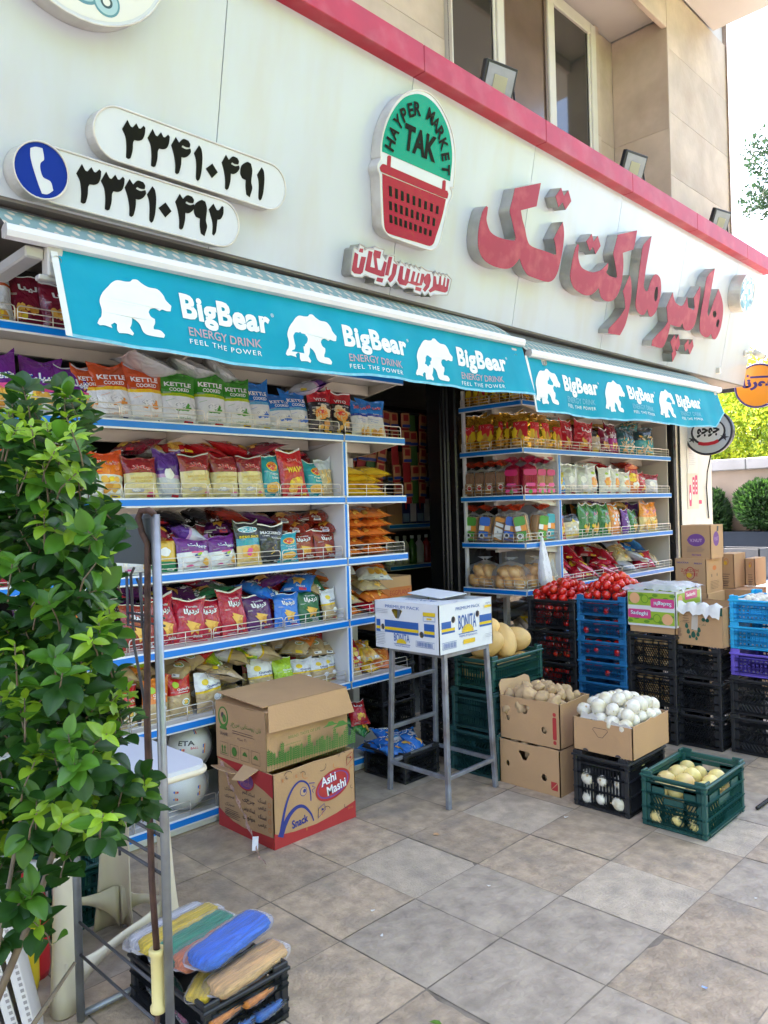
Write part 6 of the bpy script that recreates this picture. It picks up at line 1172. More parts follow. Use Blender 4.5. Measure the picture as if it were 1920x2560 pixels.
IG = M('print_leaf_green', (.07,.19,.03), .75); IRED = M('print_box_red', (.42,.03,.03), .7); INAVY = M('print_box_navy', (.03,.04,.22), .7); IDK = M('print_box_dark', (.06,.045,.05), .75); IPUR = M('print_box_purple', (.17,.06,.24), .7); IORA = M('print_box_orange', (.55,.17,.04), .7); IYEL = M('print_box_yellow', (.66,.38,.02), .7); IDG = M('print_box_darkgreen', (.015,.09,.055), .7); ITXT = M('print_box_text', (.14,.085,.06), .75)
def lines(p, x0, x1, y, n, dy, m, h=.003):
    for k in range(n): p.poly([(x0,y-dy*k),(x1-(x1-x0)*.3*random.random(),y-dy*k),(x1-(x1-x0)*.3*random.random(),y-dy*k+h),(x0,y-dy*k+h)], m)
# red and brown snack carton
random.seed(3)
e, TX, TY = carton('snack_carton', 2.128, 2.640, 2.872, 3.325, 0, .345, 'large brown and red snack carton on the ground, under the green printed bread carton', top='open')
p = Print(TY, .0008); W = .512; Hh = .345
p.poly([(0,0),(W,0),(W,.085),(.38,.058),(.25,.045),(.12,.05),(.03,.062),(0,.075)][::1], IRED)
p.poly(stroke(smooth([(.035,.055),(.045,.10),(.062,.16),(.085,.215),(.115,.255),(.150,.275),(.180,.27),(.205,.25),(.218,.22),(.222,.19),(.222,.165)], 4, 90, False), [.020-.014*(k/40)**.5 for k in range(41)]), INAVY)
p.poly(stroke(smooth([(.035,.05),(.055,.09),(.085,.13),(.115,.152),(.145,.16),(.175,.152),(.20,.13),(.222,.10),(.236,.065)], 4, 90, False), [.036-.029*(k/32)**.6 for k in range(33)]), INAVY)
p.poly(circ(.178,.222,.0215), INAVY); p.poly(circ(.178,.222,.0185), CARDIN); p.poly(circ(.184,.224,.0095), INAVY)
p.poly(stroke([(.212,.252),(.248,.245),(.232,.232),(.252,.222),(.230,.214),(.238,.20)], .0045), INAVY)
p.text('Snack', .105, .065, .098, .04, INAVY, .03, rot=.08)
p.poly([(.365+.115*cos(a)*cos(.18)-.07*sin(a)*sin(.18), .205+.115*cos(a)*sin(.18)+.07*sin(a)*cos(.18)) for a in [2*pi*k/36 for k in range(36)]], IRED)
p.poly([(.365+.103*cos(a)*cos(.18)-.058*sin(a)*sin(.18), .205+.103*cos(a)*sin(.18)+.058*sin(a)*cos(.18)) for a in [2*pi*k/36 for k in range(36)]], IPUR)
p.poly([(.363+.096*cos(a)*cos(.18)-.052*sin(a)*sin(.18), .207+.096*cos(a)*sin(.18)+.052*sin(a)*cos(.18)) for a in [2*pi*k/36 for k in range(36)]], IRED)
for dx, m_, b_ in ((0,IPUR,.05),(-.002,PWHITE,.02)):
    p.text('Ashi', .292+dx, .208-dx, .098, .044, m_, b_, rot=.14); p.text('Mashi', .330+dx, .155-dx, .125, .046, m_, b_, rot=.16)
for k in range(34):
    x, y = random.uniform(.01,.5), random.uniform(.075,.335)
    if (.03 < x < .25 and .05 < y < .29) or (.24 < x < .49 and .12 < y < .29): continue
    a = random.uniform(0,6); r = random.uniform(.010,.026); nn_ = 7; p.poly(stroke([(x+r*cos(a+q*.45), y+r*.8*sin(a+q*.45)) for q in range(nn_)], .0026), random.choice((IDK, IDK, IORA)))
for ox, oy, m_ in ((.262,.07,INAVY),(.455,.275,IRED)): p.poly(stroke([(ox,oy+.012),(ox+.004,oy+.045),(ox+.04,oy+.06),(ox+.046,oy+.03),(ox,oy),(ox+.004,oy+.045)], .0035), m_); p.poly(circ(ox+.028,oy+.035,.006,n=10), m_)
for x, y in ((.05,.30),(.185,.035),(.13,.30)): p.text('E', x, y, .010, .014, IORA, .02)
p.text('20/30', .455, .055, .035, .010, IORA); p.build('printed_front', e)
p = Print(TX, .0008); L_ = .453
p.poly([(0,.345),(L_,.345),(L_,.235),(.38,.26),(.28,.285),(.16,.305),(.05,.33),(0,.338)], IRED); p.poly([(0,0),(L_,0),(L_,.055),(.34,.05),(.22,.04),(.12,.05),(.04,.075),(0,.09)], IRED)
p.poly(circ(.235,.275,.075,.05), IRED); p.poly(circ(.235,.275,.066,.042), IPUR); p.text('Ashi', .19, .275, .075, .026, M('print_faint_pink',(.45,.14,.16),.7)); p.text('Mashi', .195, .245, .09, .026, MATS['print_faint_pink'])
for k, (y, a, b_) in enumerate(((.20,'اسنک','اسنک گندم'),(.165,'کرانچی','چرخی'),(.125,'اسنک','اسنک برنجی'),(.085,'کرانچی','موتوری'))):
    p.text(b_, .21, y, .10, .026, IDK, .02); p.text(a, .335, y-.004, .065, .022, IDK, .02); p.poly(stroke(circ(.425,y,.010,n=14)+[(.435,y)], .003), IORA); p.text('سبزی', .06, y-.01, .08, .02, IDK)
lines(p, .06, .2, .10, 5, .009, ITXT); p.build('printed_side', e)
mb = MB(); mb.prism([(0,0),(.12,.0),(.10,.10),(.03,.12)], frame((-.256,-.0,.345),(0,-1,0),(-.75,0,-.35),(-.3,0,.9)), 0, .004); mb.build('torn_flap', CARDIN, e)
MB().prism([(0,0),(.22,.01),(.20,.075),(.10,.09),(.02,.07)], frame((-.256,.21,.300),(0,-1,0),(-.9,0,.25),(.2,0,.9)), 0, .004).build('torn_flap', CARDIN, e)
# strip of clear tape hanging from it to the paving
mb = MB(); n = 30; vs = []; TP = [Vector(q) for q in ((2.124,3.285,.325),(2.112,3.20,.24),(2.095,3.08,.15),(2.06,2.95,.07),(2.03,2.86,.012),(2.01,2.78,.006))]
for i in range(n):
    a = i/(n-1); fk = a*4.999; ik = int(fk); cx, cy, cz = TP[ik].lerp(TP[ik+1], fk-ik); wd = .011+.005*sin(i*2.1)
    vs += [(cx-.006*sin(i*1.3), cy+wd, cz), (cx+.004*cos(i*1.9), cy-wd, cz+.004*sin(i))]
mb.add(vs, [(2*i, 2*i+1, 2*i+3, 2*i+2) for i in range(n-1)], 0, True); tp = mb.build('packing_tape', plastic_film('tape_film',(.62,.40,.34),.16,.12), label='crumpled clear packing tape trailing from the red carton onto the paving', category='tape')
MB().prism([(-.014,-.032),(.014,-.032),(.014,.032),(-.014,.032)], frame((2.045,2.905,.05),(.75,-.6,0),(-.40,-.45,-.75),(-.55,-.6,.55)), 0, .001).build('paper_label', M('label_paper',(.66,.64,.68),.6,.1,20), tp)
# bread carton on top with big lid flap
e, TX, TY = carton('bread_carton', 2.125, 2.650, 2.925, 3.325, .347, .275, 'brown bread carton with green wheat print and folded lid, on the red snack carton', top='open', rot=1.5)
p = Print(TY, .0008); W = .525
for k in range(34):
    x = .012+.0152*k; hh = .05+.035*abs(sin(k*.9+.5))+.03*(k % 5 == 0)+.015*(x/W); yb = .004
    p.poly(stroke([(x,yb),(x,yb+hh)], .002), IG)
    nn_ = int(hh/.011); sz = .0075 if k % 5 else .0105
    for q in range(1, nn_):
        y = yb+.012+q*(hh-.016)/nn_
        for sg in (-1, 1): p.poly([(x,y),(x+sg*sz*.9,y+.005),(x+sg*sz,y+.013),(x+sg*.001,y+.008)][::sg], IG)
    p.poly([(x-.003,yb+hh-.006),(x+.003,yb+hh-.006),(x,yb+hh+.008)], IG)
p.text('BREAD. TASTE OF LIFE', .085, .148, .20, .013, IG); p.text('www.saharbakery.co', .03, .118, .13, .010, IG)
for ox, oy, s in ((.35,.150,1),(.42,.133,1.25)): p.poly([(ox-.05*s,oy),(ox+.06*s,oy),(ox+.03*s,oy+.008*s),(ox+.015*s,oy+.02*s),(ox-.01*s,oy+.022*s),(ox-.02*s,oy+.01*s)], IG)
p.build('printed_front', e)
p = Print(TX, .0008)
p.poly(circ(.065,.205,.042,.052), IG); p.poly(circ(.065,.21,.031,.040), CARD); p.poly(circ(.06,.215,.012,.015,12), IDK); p.poly(circ(.075,.20,.016,.02,12), IG); p.poly(rrect(.035,.095,.145,.158,.004), IG); p.text('SAHAR', .035, .115, .065, .018, IDK)
p.text('نان روستایی سحر', .125, .165, .24, .034, IG, .0); lines(p, .14, .33, .15, 2, .011, ITXT); p.text('۱۲ بسته', .18, .11, .07, .018, IDK)
for k in range(4):
    x = .035+.085*k; p.poly(stroke([(x,.02),(x+.065,.02),(x+.065,.082),(x,.082),(x,.02)], .0022), ITXT)
    if k == 0: 
        for q in (.018,.04): p.poly([(x+q-.004,.035),(x+q+.004,.035),(x+q+.004,.055),(x+q+.009,.055),(x+q,.07),(x+q-.009,.055),(x+q-.004,.055)], IG)
        p.poly(rrect(x+.008,x+.057,.027,.031,.001), IG)
    elif k == 1: p.poly(circ(x+.032,.05,.02,.022), IG)
    else: p.poly([(x+.012,.045),(x+.052,.045),(x+.045,.058),(x+.032,.066),(x+.02,.058)], IG)
p.build('printed_side', e)
MB().prism([(0,0),(.545,0),(.545,.37),(0,.37)], frame((-.272,-.192,.300),(1,0,-.01),(0,.98,.06),(0,-.06,.98)), 0, .004).build('lid_flap', CARD, e)
MB().prism([(.0,0),(.505,0),(.53,-.128),(-.02,-.118)], frame((-.245,-.198,.302),(1,0,-.01),(0,.22,.975),(0,-.975,.22)), 0, .004).build('lid_flap', CARD, e)
MB().prism([(0,0),(.40,0),(.385,.125),(.015,.125)], frame((-.2645,.19,.276),(0,-1,0),(.95,0,.15),(-.15,0,.95)), 0, .004).build('top_flap', CARD, e)
# ------------------------------------------------------------------ stool and banana box
STL = M('stool_steel', (.30,.32,.36), .42, .25, 14, .1, 40, metal=.55, dirt=(.20,.14,.10), dscale=9, damt=.55)
e = empty('stool', (3.23,2.80,0), label='tall grey square-legged metal stool carrying the banana box', category='stool')
ft = {(0,0):(3.018,2.575),(1,0):(3.432,2.584),(0,1):(3.028,3.006),(1,1):(3.435,3.019)}; tpz = .795
def lp(k, z): a = z/tpz; fx, fy = ft[k]; tx_, ty_ = (3.045 if k[0] == 0 else 3.40, 2.60 if k[1] == 0 else 2.975); return Vector((fx+(tx_-fx)*a-3.23, fy+(ty_-fy)*a-2.80, z))
def sq(a, b, s=.011): 
    a, b = Vector(a), Vector(b); t = (b-a).normalized(); u = t.cross(Vector((0,0,1))) if abs(t.z) < .9 else Vector((1,0,0)); u = (u-t*u.dot(t)).normalized(); v = t.cross(u); mb = MB()
    q = [(s,s*.8),(s*.8,s),(-s*.8,s),(-s,s*.8),(-s,-s*.8),(-s*.8,-s),(s*.8,-s),(s,-s*.8)]
    mb.add([a+u*x+v*y for x, y in q]+[b+u*x+v*y for x, y in q], [(i, (i+1) % 8, 8+(i+1) % 8, 8+i) for i in range(8)]+[tuple(range(7,-1,-1)), tuple(range(8,16))]); return mb
for k in ft: sq(lp(k,.001), lp(k,tpz), .0125).build('leg', STL, e)
for a, b in (((0,0),(1,0)),((0,0),(0,1)),((1,0),(1,1)),((0,1),(1,1))): sq(lp(a,.155), lp(b,.155), .010).build('stretcher', STL, e); sq(lp(a,tpz-.012), lp(b,tpz-.012), .011).build('seat_rail', STL, e)
for z in (.345,.60): sq(lp((0,0),z) if False else lp((0,1),z), lp((1,1),z)).build('rung', STL, e)
BOXW = M('banana_box_white', (.70,.715,.74), .6, .03, 6, .06, 70); BB = M('banana_blue', (.02,.10,.36), .5); BY = M('banana_yellow', (.72,.50,.01), .5)
h1 = [hand(.17,.192,.08,.05)]; hx_ = h1+[circ(.06,.115,.0135,.017,16)[::-1], circ(.345,.095,.0165,.017,16)[::-1]]; hy_ = [circ(.115,.17,.0165,.018,16)[::-1], circ(.32,.178,.0165,.018,16)[::-1]]
e, TX, TY = carton('banana_box', 2.985, 3.435, 2.578, 3.045, .797, .255, 'white and blue banana box with yellow sun emblem, on the metal stool', mat=BOXW, top='none', ph={'x': hx_, 'y': hy_}, cat='cardboard box')
p = Print(TX, .0008); L_ = .467
p.poly([(.012,.155),(L_-.03,.15),(L_-.03,.09),(.36,.092),(.345,.0955)]+circ(.345,.095,.0165,.017,10,-pi*.5+2*pi,-pi*1.5+2*pi)[::1][:0]+[(.012,.095)], BB, [[(x,y) for x,y in hx_[1]], [(x,y) for x,y in circ(.345,.1125,.017,.017,14)[::-1]]]) if False else None
def band(x0, x1, y0, y1, m, avoid):
    # a printed band that stops around the punched holes
    xs = [x0]
    for cx, r in avoid: xs += [cx-r, cx+r]
    xs += [x1]
    for a, b in zip(xs[::2], xs[1::2]):
        if b > a: p.poly([(a,y0),(b,y0),(b,y1),(a,y1)], m)
av = [(.06,.0165),(.345,.0195)]
band(.012, L_-.03, .118, .155, BB, av); band(.012, L_-.03, .102, .1175, BY, av); band(.012, L_-.03, .088, .1015, BB, av)
p.text('PREMIUM PACK', .085, .222, .25, .016, BB); p.text('BONITA', .145, .045, .115, .042, BB, .01); p.poly(circ(.20,.036,.036,.024,20,0,pi), BY); p.text('PREMIUM BANANAS', .15, .018, .11, .008, BB); p.poly(rrect(.145,.265,.030,.033,.001), BB)
p.poly(rrect(.36,.445,.195,.215,.004), BY); p.poly(stroke(rrect(.362,.443,.168,.193,.003)+[(.443,.171)], .002), BB); p.poly(rrect(.385,.42,.177,.186,.002), BY)
def barcode(p, x, y, w, h, m): 
    p.poly(stroke([(x,y),(x+w,y),(x+w,y+h),(x,y+h),(x,y)], .0018), m); xx = x+.006; random.seed(4)
    while xx < x+w-.008: b = random.choice((.001,.0018,.003)); p.poly([(xx,y+.004),(xx+b,y+.004),(xx+b,y+h-.004),(xx,y+h-.004)], m); xx += b+random.choice((.0015,.0025))
barcode(p, .305, .03, .13, .03, BB); lines(p, .012, .12, .21, 3, .009, SGREY, .0025); lines(p, .012, .09, .085, 8, .009, SGREY, .0025); p.build('printed_side', e)
p = Print(TY, .0008); W = .45
av = [(.115,.0195),(.32,.0195)]
band(.018, .135, .13, .165, BB, [(.115,.0195)]); band(.018, .125, .115, .1295, BY, []); band(.018, .125, .104, .1145, BB, []); band(.335, W-.008, .13, .168, BB, []); band(.335, W-.008, .115, .1295, BY, []); band(.335, W-.008, .104, .1145, BB, [])
p.text('PREMIUM PACK', .135, .215, .205, .017, BB); p.text('BONITA', .155, .11, .150, .078, BB, .012); p.poly(circ(.232,.092,.050,.042,24,0,pi), BY); p.poly(rrect(.155,.312,.086,.0905,.001), BB)
for k in range(9): a = pi*(k+.5)/9; p.poly(stroke([(.232+.034*cos(a),.093+.028*sin(a)),(.232+.044*cos(a),.093+.037*sin(a))], .002), BB)
p.text('PREMIUM BANANAS', .16, .070, .15, .011, BB); p.poly(rrect(.19,.29,.032,.055,.005), BY); p.text('YELLOW PACK', .20, .040, .08, .008, ORANGE); barcode(p, .02, .025, .115, .034, BB); p.poly(rrect(.375,.435,.205,.218,.003), BY); p.text('100%', .385, .224, .04, .009, BB); lines(p, .375, .44, .06, 3, .008, SGREY, .002); p.build('printed_front', e)
TT = frame((-.225,-.2335,.256),(1,0,0),(0,1,0),(0,0,1))
MB().prism([(0,0),(.45,0),(.45,.012),(.40,.02),(.0,.02)], TT, -.002, .001).build('top_flap', BOXW, e)
f1_ = MB().prism([(0,.0),(.205,.0),(.185,.45),(0,.455)], frame((-.225,-.225,.254),(1,0,-.03),(0,1,0),(.03,0,1)), 0, .004).build('top_flap', BOXW, e); p = Print(frame((-.225,-.225,.2585),(1,0,-.03),(0,1,0),(.03,0,1)), .0008); p.text('BONITA', .165, .13, .22, .055, BB, .0, rot=pi/2); p.build('lettering', f1_)
MB().prism([(0,0),(.235,0),(.235,.30),(.02,.26)], frame((-.01,-.06,.258),(1,0,.02),(0,1,.05),(0,-.05,1)), 0, .004).build('top_flap', BOXW, e)
MB().prism([(0,0),(.23,0),(.20,.20),(.03,.19)], frame((-.02,-.225,.254),(1,0,-.05),(0,1,-.06),(0,.06,1)), 0, .003).build('top_flap', BOXW, e)
mb = MB()
for k in range(5): mb.tube([(-.205+.012*q+.02*k, .10-.05*k+.012*q, .15+.05*sin(q*.55)) for q in range(7)], [.008,.014,.017,.018,.017,.013,.006], 8)
mb.build('bananas', M('banana_skin', (.66,.46,.05), .5, .15, 9), e)
# ------------------------------------------------------------------ potato cartons, white onion carton
random.seed(8); hp = [hand(.165,.178,.075,.05), circ(.055,.115,.0125,.016,14)[::-1], circ(.29,.085,.018,.02,14)[::-1]]
for k, (lb, z, dx) in enumerate((('lower plain brown carton of potatoes with red corner square', 0, 0), ('upper brown carton of potatoes with red bar print and raised flap', .252, .012))):
    e, TX, TY = carton('potato_carton', 3.52+dx, 3.83+dx, 2.225, 2.615, z, .245 if k == 0 else .238, lb, top='open', ph={'x': hp}, group='potato cartons')
    p = Print(TX, .0008)
    if k == 0: p.poly([(.335,.03),(.375,.03),(.375,.07)], IRED); p.poly([(.334,.033),(.334,.075),(.373,.075)], IRED)
    else: p.poly(rrect(.345,.369,.045,.165,.008), IRED); p.poly(rrect(.347,.367,.17,.19,.008), IRED); p.poly(rrect(.347,.367,.02,.04,.008), IRED)
    p.build('printed_mark', e)
    if k: MB().prism([(0,0),(.30,0),(.285,.06),(.25,.075),(.15,.07),(.02,.085),(-.005,.06)], frame((-.152,.19,.235),(1,0,0),(0,.10,.99),(0,-.99,.1)), 0, .005).build('raised_flap', CARDIN, e)
heap('potato', PM, .066, (3.535,3.825,2.24,2.60,.415), 'earthy potato heaped in the upper brown carton', 'potato', 'potatoes in the upper carton', dome=.06, layers=2, sc=(.8,1.25)); heap('potato', PM, .072, (3.535,3.62,2.25,2.59,.21), 'potato showing at the rim of the lower brown carton', 'potato', 'potatoes in the lower carton', layers=1)
for y, z in ((2.45,.178),(2.43,.178+.252),(2.56,.115),(2.565,.115+.252),(2.325,.085),(2.33,.085+.252)): put('potato', PM[1], None, (3.572,y,z), (0,1,1), (.8,.8,.8), label='potato behind a punched hole of the brown potato cartons', category='potato', group='potatoes behind the carton holes')
e, TX, TY = carton('onion_carton', 3.505, 3.905, 1.80, 2.13, .288, .165, 'brown carton heaped with white onions, on the black onion crate', top='open', ph={'x': [hand(.165,.10,.0,.0)] if False else []}); hv = hand(.155,.105,.085,.045)
p = Print(TX, .0008); p.poly(stroke(hv+[hv[0]], .003), ITXT); p.poly(circ(.07,.001,.016,.012,12,0,pi), IDK); p.poly(circ(.25,.001,.016,.012,12,0,pi), IDK); p.build('cut_marks', e)
MB().prism([(0,0),(.10,0),(.08,.05),(.05,.03),(.02,.055)], frame((-.2,.12,.168),(0,-1,0),(-.3,0,.8),(.8,0,.3)), 0, .002).build('paper_liner', PAP, e); MB().prism([(0,0),(.12,0),(.09,.03),(.06,.012),(.02,.04)], frame((-.21,-.05,.16),(0,-1,0),(-.35,0,.7),(.8,0,.3)), 0, .002).build('paper_liner', PAP, e)
heap('onion', OM, .074, (3.52,3.90,1.815,2.12,.415), 'glossy white onion heaped in the brown carton', 'onion', 'white onions in the carton', dome=.07, layers=2, sc=(.85,1.12))
# ------------------------------------------------------------------ lime boxes, striped carton, far cartons
LBX = M('lime_box_white', (.70,.70,.70), .5, .03, 7); LG = M('lime_print', (.30,.45,.03), .45); LG2 = M('lime_print_dark', (.12,.26,.02), .45); LOR = M('grapefruit_print', (.76,.40,.20), .45); LPK = M('lime_box_pink', (.62,.05,.22), .45)
for k, (z, h) in enumerate(((.745,.115),(.862,.115))):
    if k == 0: carton('card_tray', 4.765, 5.16, 2.135, 2.445, .703, .040, 'plain brown card tray between the onion crate and the lime boxes', cat='cardboard tray')
    e, TX, TY = carton('lime_box', 4.755, 5.16, 2.125, 2.455, z, h, ['lower printed lime box, its pink name panel upright', 'upper printed lime box, set upside down with limes in plastic'][k], mat=LBX, top='open' if k else 'closed', group='printed lime boxes')
    fl = -1 if k else 1; T0 = TX; T = TX if not k else (lambda x, y, d, T0=TX: T0(.33-x, .115-y, d)); p = Print(T, .0008)
    p.poly(rrect(.008,.322,.014,.098,.003), LG)
    for q in range(9): p.poly(circ(.02+.035*q+.01*(q % 2), .03+.02*(q % 3), .02, .010, 10), LG2)
    p.poly(circ(.205,.055,.026,.028), LG2); p.poly(circ(.205,.055,.021,.023), LG); p.poly(circ(.275,.052,.036,.036), LOR); p.poly(rrect(.008,.165,.05,.108,.012), LPK); p.text('Sadeghi', .025, .066, .118, .032, INK['navy'], .05, rot=-.03); p.text('Sadeghi', .025, .066, .118, .032, PWHITE, .015, rot=-.03); p.build('printed_front', e)
    p = Print(TY, .0008); p.poly(rrect(.02,.38,.014,.098,.003), LG); p.poly(circ(.07,.055,.034,.034), LOR); p.poly(rrect(.14,.33,.05,.105,.01), LPK); p.text('Sadeghi', .16, .062, .14, .03, PWHITE, .02); p.build('printed_end', e)
heap('lime', [MB().ell((0,0,0), .026, .026, .029, 12, 8, 0, .06, k).mesh('lime', LIM) for k in range(2)], .055, (4.78,5.14,2.15,2.43,.962), 'green lime under plastic in the upper lime box', 'lime', 'limes in the upper box', layers=1)
mb = MB(); n = 16; vs = []
for j in range(n+1):
    for i in range(n+1):
        x = 4.735+.445*i/n; y = 2.10+.38*j/n; e_ = min(i, j, n-i, n-j)/3; vs.append((x, y, .985+.03*min(1, e_)+.016*mnoise.noise(Vector((x*16,y*16,1)))+(.022*mnoise.noise(Vector((x*30,y*30,4))) if e_ < .4 else 0)))
mb.add(vs, [(j*(n+1)+i, j*(n+1)+i+1, (j+1)*(n+1)+i+1, (j+1)*(n+1)+i) for j in range(n) for i in range(n)], 0, True); mb.build('plastic_sheet', MILKY, label='crumpled clear plastic sheet over the limes in the upper lime box', category='plastic sheet')
e, TX, TY = carton('striped_carton', 4.79, 5.20, 1.83, 2.165, .645, .245, 'torn brown carton with dark green stripe and leaf print, white liner hanging out', top='open', rot=-4)
p = Print(TX, .0008); p.poly([(0,.245),(.335,.245),(.335,.195),(.25,.205),(.12,.21),(.02,.205),(.016,.0),(0,0)], IDG)
for x, y, r in ((.105,.12,.014),(.145,.108,.011),(.185,.10,.014),(.115,.085,.014),(.148,.068,.018),(.178,.072,.013),(.125,.052,.010),(.168,.045,.010)): p.poly([(x+r*cos(a)*.8*(1-.3*sin(a)), y+r*1.2*sin(a)) for a in [2*pi*q/12 for q in range(12)]], IDG)
p.poly(circ(.215,.165,.012), IDG); p.poly(circ(.24,.163,.012), IDG); lines(p, .08, .125, .18, 3, .015, ITXT); lines(p, .03, .075, .10, 7, .008, ITXT, .004); p.text('سبزیجات', .065, .135, .06, .018, ITXT); p.text('تازه', .19, .125, .04, .016, IDG); p.build('printed_front', e)
mb = MB(); vs = []; n = 14
for j in range(4):
    for i in range(n+1): x = -.205-.01*j+(.03 if j == 0 else 0); vs.append((x, .13-.29*i/n, .262-(.022+.035*abs(mnoise.noise(Vector((i*.45,2,1)))))*j/1.2+.012*sin(i*1.7)+(.02 if j == 1 else 0)))
mb.add(vs, [(j*(n+1)+i, j*(n+1)+i+1, (j+1)*(n+1)+i+1, (j+1)*(n+1)+i) for j in range(3) for i in range(n)], 0, True); mb.build('paper_liner', PAP, e); MB().prism([(.135,.10),(.175,.095),(.185,.245),(.145,.25)], TX, .0005, .002).build('paper_tape', M('paper_tape',(.55,.48,.40),.7,.06,20), e)
def far(name, x0, w, y0, y1, z, h, label, pr=None, rot=0, gp='cartons stacked by the pillar'):
    e, TX, TY = carton(name, x0, x0+w, y0, y1, z, h, label, group=gp, rot=rot)
    if pr: p = Print(TX, .0008); pr(p, y1-y0, h); p.build('printed_front', e)
    return e, TY
def p_nut(p, W, H):
    p.poly(circ(W*.52,H*.56,W*.29,H*.19), IPUR); p.poly(circ(W*.30,H*.56,W*.09,H*.05,14), IPUR); p.text('V.NUT', W*.30, H*.50, W*.42, H*.10, M('print_lilac',(.45,.28,.42),.7), .04)
    lines(p, W*.2, W*.82, H*.34, 5, H*.035, M('print_box_faint',(.30,.19,.14),.8), .004); p.text('VNUT SNACK', W*.36, H*.08, W*.32, H*.06, IPUR, .02)
def p_zar(p, W, H):
    p.text('DELICIOUS', W*.07, H*.87, W*.38, H*.045, INAVY, .02); p.text('FRESH', W*.63, H*.85, W*.24, H*.05, INAVY, .02); p.poly(stroke(circ(W*.5,H*.58,W*.14,H*.18,20)+[(W*.64,H*.58)], .006), IRED); p.text('ZARDEH', W*.2, H*.62, W*.56, H*.09, IRED); p.text('TOFFEE', W*.26, H*.50, W*.48, H*.09, IRED); p.poly(circ(W*.46,H*.52,W*.09,H*.07,14), IYEL); p.poly(circ(W*.47,H*.2,W*.05,H*.055,14), ITXT); p.poly(circ(W*.73,H*.2,W*.05,H*.06,14), IORA); p.poly(circ(W*.73,H*.2,W*.03,H*.04,12), IYEL); lines(p, W*.45, W*.75, H*.33, 1, .01, INAVY)
def p_zs(p, W, H): p.poly(stroke(circ(W*.55,H*.78,W*.12,H*.09,14)+[(W*.67,H*.78)], .005), IORA); p.poly(circ(W*.5,H*.74,W*.1,H*.06,12), IYEL); lines(p, W*.3, W*.8, H*.4, 4, .02, ITXT, .005); lines(p, W*.35, W*.7, H*.16, 3, .016, ITXT, .008)
e, TY = far('nut_carton', 6.30, .26, 2.508, 2.755, 1.077, .272, 'brown carton with purple nut emblem, on top of the toffee carton', p_nut, 0); p = Print(TY, .0008); p.poly(circ(.11,.16,.06,.06), IPUR); p.text('V.NUT', .07, .145, .085, .03, MATS['print_lilac']); p.poly([(.12,.215),(.16,.225),(.165,.265),(.13,.262)], BLACK); p.build('printed_side', e)
e, TY = far('toffee_carton', 6.27, .34, 2.54, 2.80, .795, .279, 'brown toffee carton with red and blue print, under the purple nut carton', p_zar); p = Print(TY, .0008); p.poly(circ(.17,.2,.04,.02), IORA); [p.poly(circ(x,.14,.008,.014,10), BLACK) for x in (.11,.22)]; lines(p, .08, .28, .09, 6, .012, ITXT); p.build('printed_side', e)
for k in range(3): far('plain_carton', 6.26, .36, 2.53, 2.82, .265*k, .262, 'plain brown carton, %s under the toffee carton' % ['lowest','second','third'][k])
for k in range(3): far('plain_carton', 6.95, .34, 2.42, 2.76, .255*k, .252, 'plain brown carton behind the striped carton, %s' % ['lowest','middle','upper'][k])
far('toffee_carton', 7.0, .28, 2.59, 2.735, .77, .30, 'narrow brown toffee carton standing behind the toffee stack', p_zs); far('toffee_carton', 7.25, .28, 2.50, 2.585, .77, .245, 'small brown toffee carton, farthest behind the stack', p_zs)
far('flat_carton', 6.3, .45, 2.08, 2.42, .63, .10, 'flat brown carton lying behind the sky blue crates', None); far('plain_carton', 6.3, .45, 2.08, 2.42, .315, .312, 'tall plain carton under the flat carton'); far('plain_carton', 6.3, .45, 2.08, 2.42, 0, .312, 'tall plain carton on the ground under the flat carton')
for k in range(4): far('tall_carton', 7.02, .4, 1.98, 2.285, .29*k, .288, 'plain carton at the far edge behind the sky blue crates, %s' % ['lowest','second','third','topmost'][k], gp='cartons at the far edge')
# ================================================================== balls, interior goods
BALLW = M('ball_white', (.66,.66,.60), .4, .05, 8); 
for i, (x, y, z, r, lb) in enumerate(((2.06,3.47,.385,.108,'white ball with black lettering in a clear bag, upper of two under the sixth shelf'),(2.01,3.45,.195,.112,'white ball with coloured stripes in a clear bag, resting on the bottom shelf'))):
    e = empty('ball', (x, y, z), (0,0,rad(-20)), label=lb, category='ball', group='bagged white balls'); mb = MB().ell((0,0,0), r, r, r, 28, 18); mb.build('ball_skin', BALLW, e)
    pr = Print(lambda u, v, d: Vector((sin(u)*cos(v), -cos(u)*cos(v), sin(v)))*(r+d), .001)
    if i == 0: pr.text('ETA', -.75, .25, .8, .22, INK['black'], .03); pr.text('BALL', -.15, .08, .35, .10, INK['red'], .02)
    for u, v, c_ in ((-.7,-.3,'blue'),(-.62,-.3,'orange'),(-.54,-.3,'red'),(.4,-.2,'blue'),(.48,-.2,'orange'),(.1,.75,'blue'),(.2,.75,'red')): pr.poly([(u,v),(u+.07,v),(u+.12,v+.42),(u+.05,v+.42)], INK[c_])
    pr.build('lettering', e); mb = MB(); mb.ell((0,0,.01), r*1.12, r*1.12, r*1.15, 20, 12, 0, .14, i); mb.tube([(0,0,r*1.1),(.01,.01,r*1.25),(-.01,.02,r*1.45)], [.02,.008,.03], 8); mb.build('clear_wrapper', CLEAR, e)
e = empty('ball', (3.05,3.52,.20), label='sky blue ball in a knotted clear bag on the bottom shelf beside the cartons', category='ball'); MB().ell((0,0,0), .105, .105, .105, 26, 16).build('ball_skin', M('ball_blue', (.06,.32,.62), .35, .2, 12, dirt=(.55,.62,.66), dscale=11, damt=.6), e)
MB().ell((0,0,.02), .118, .118, .125, 20, 12, 0, .16, 5).build('clear_wrapper', CLEAR, e)
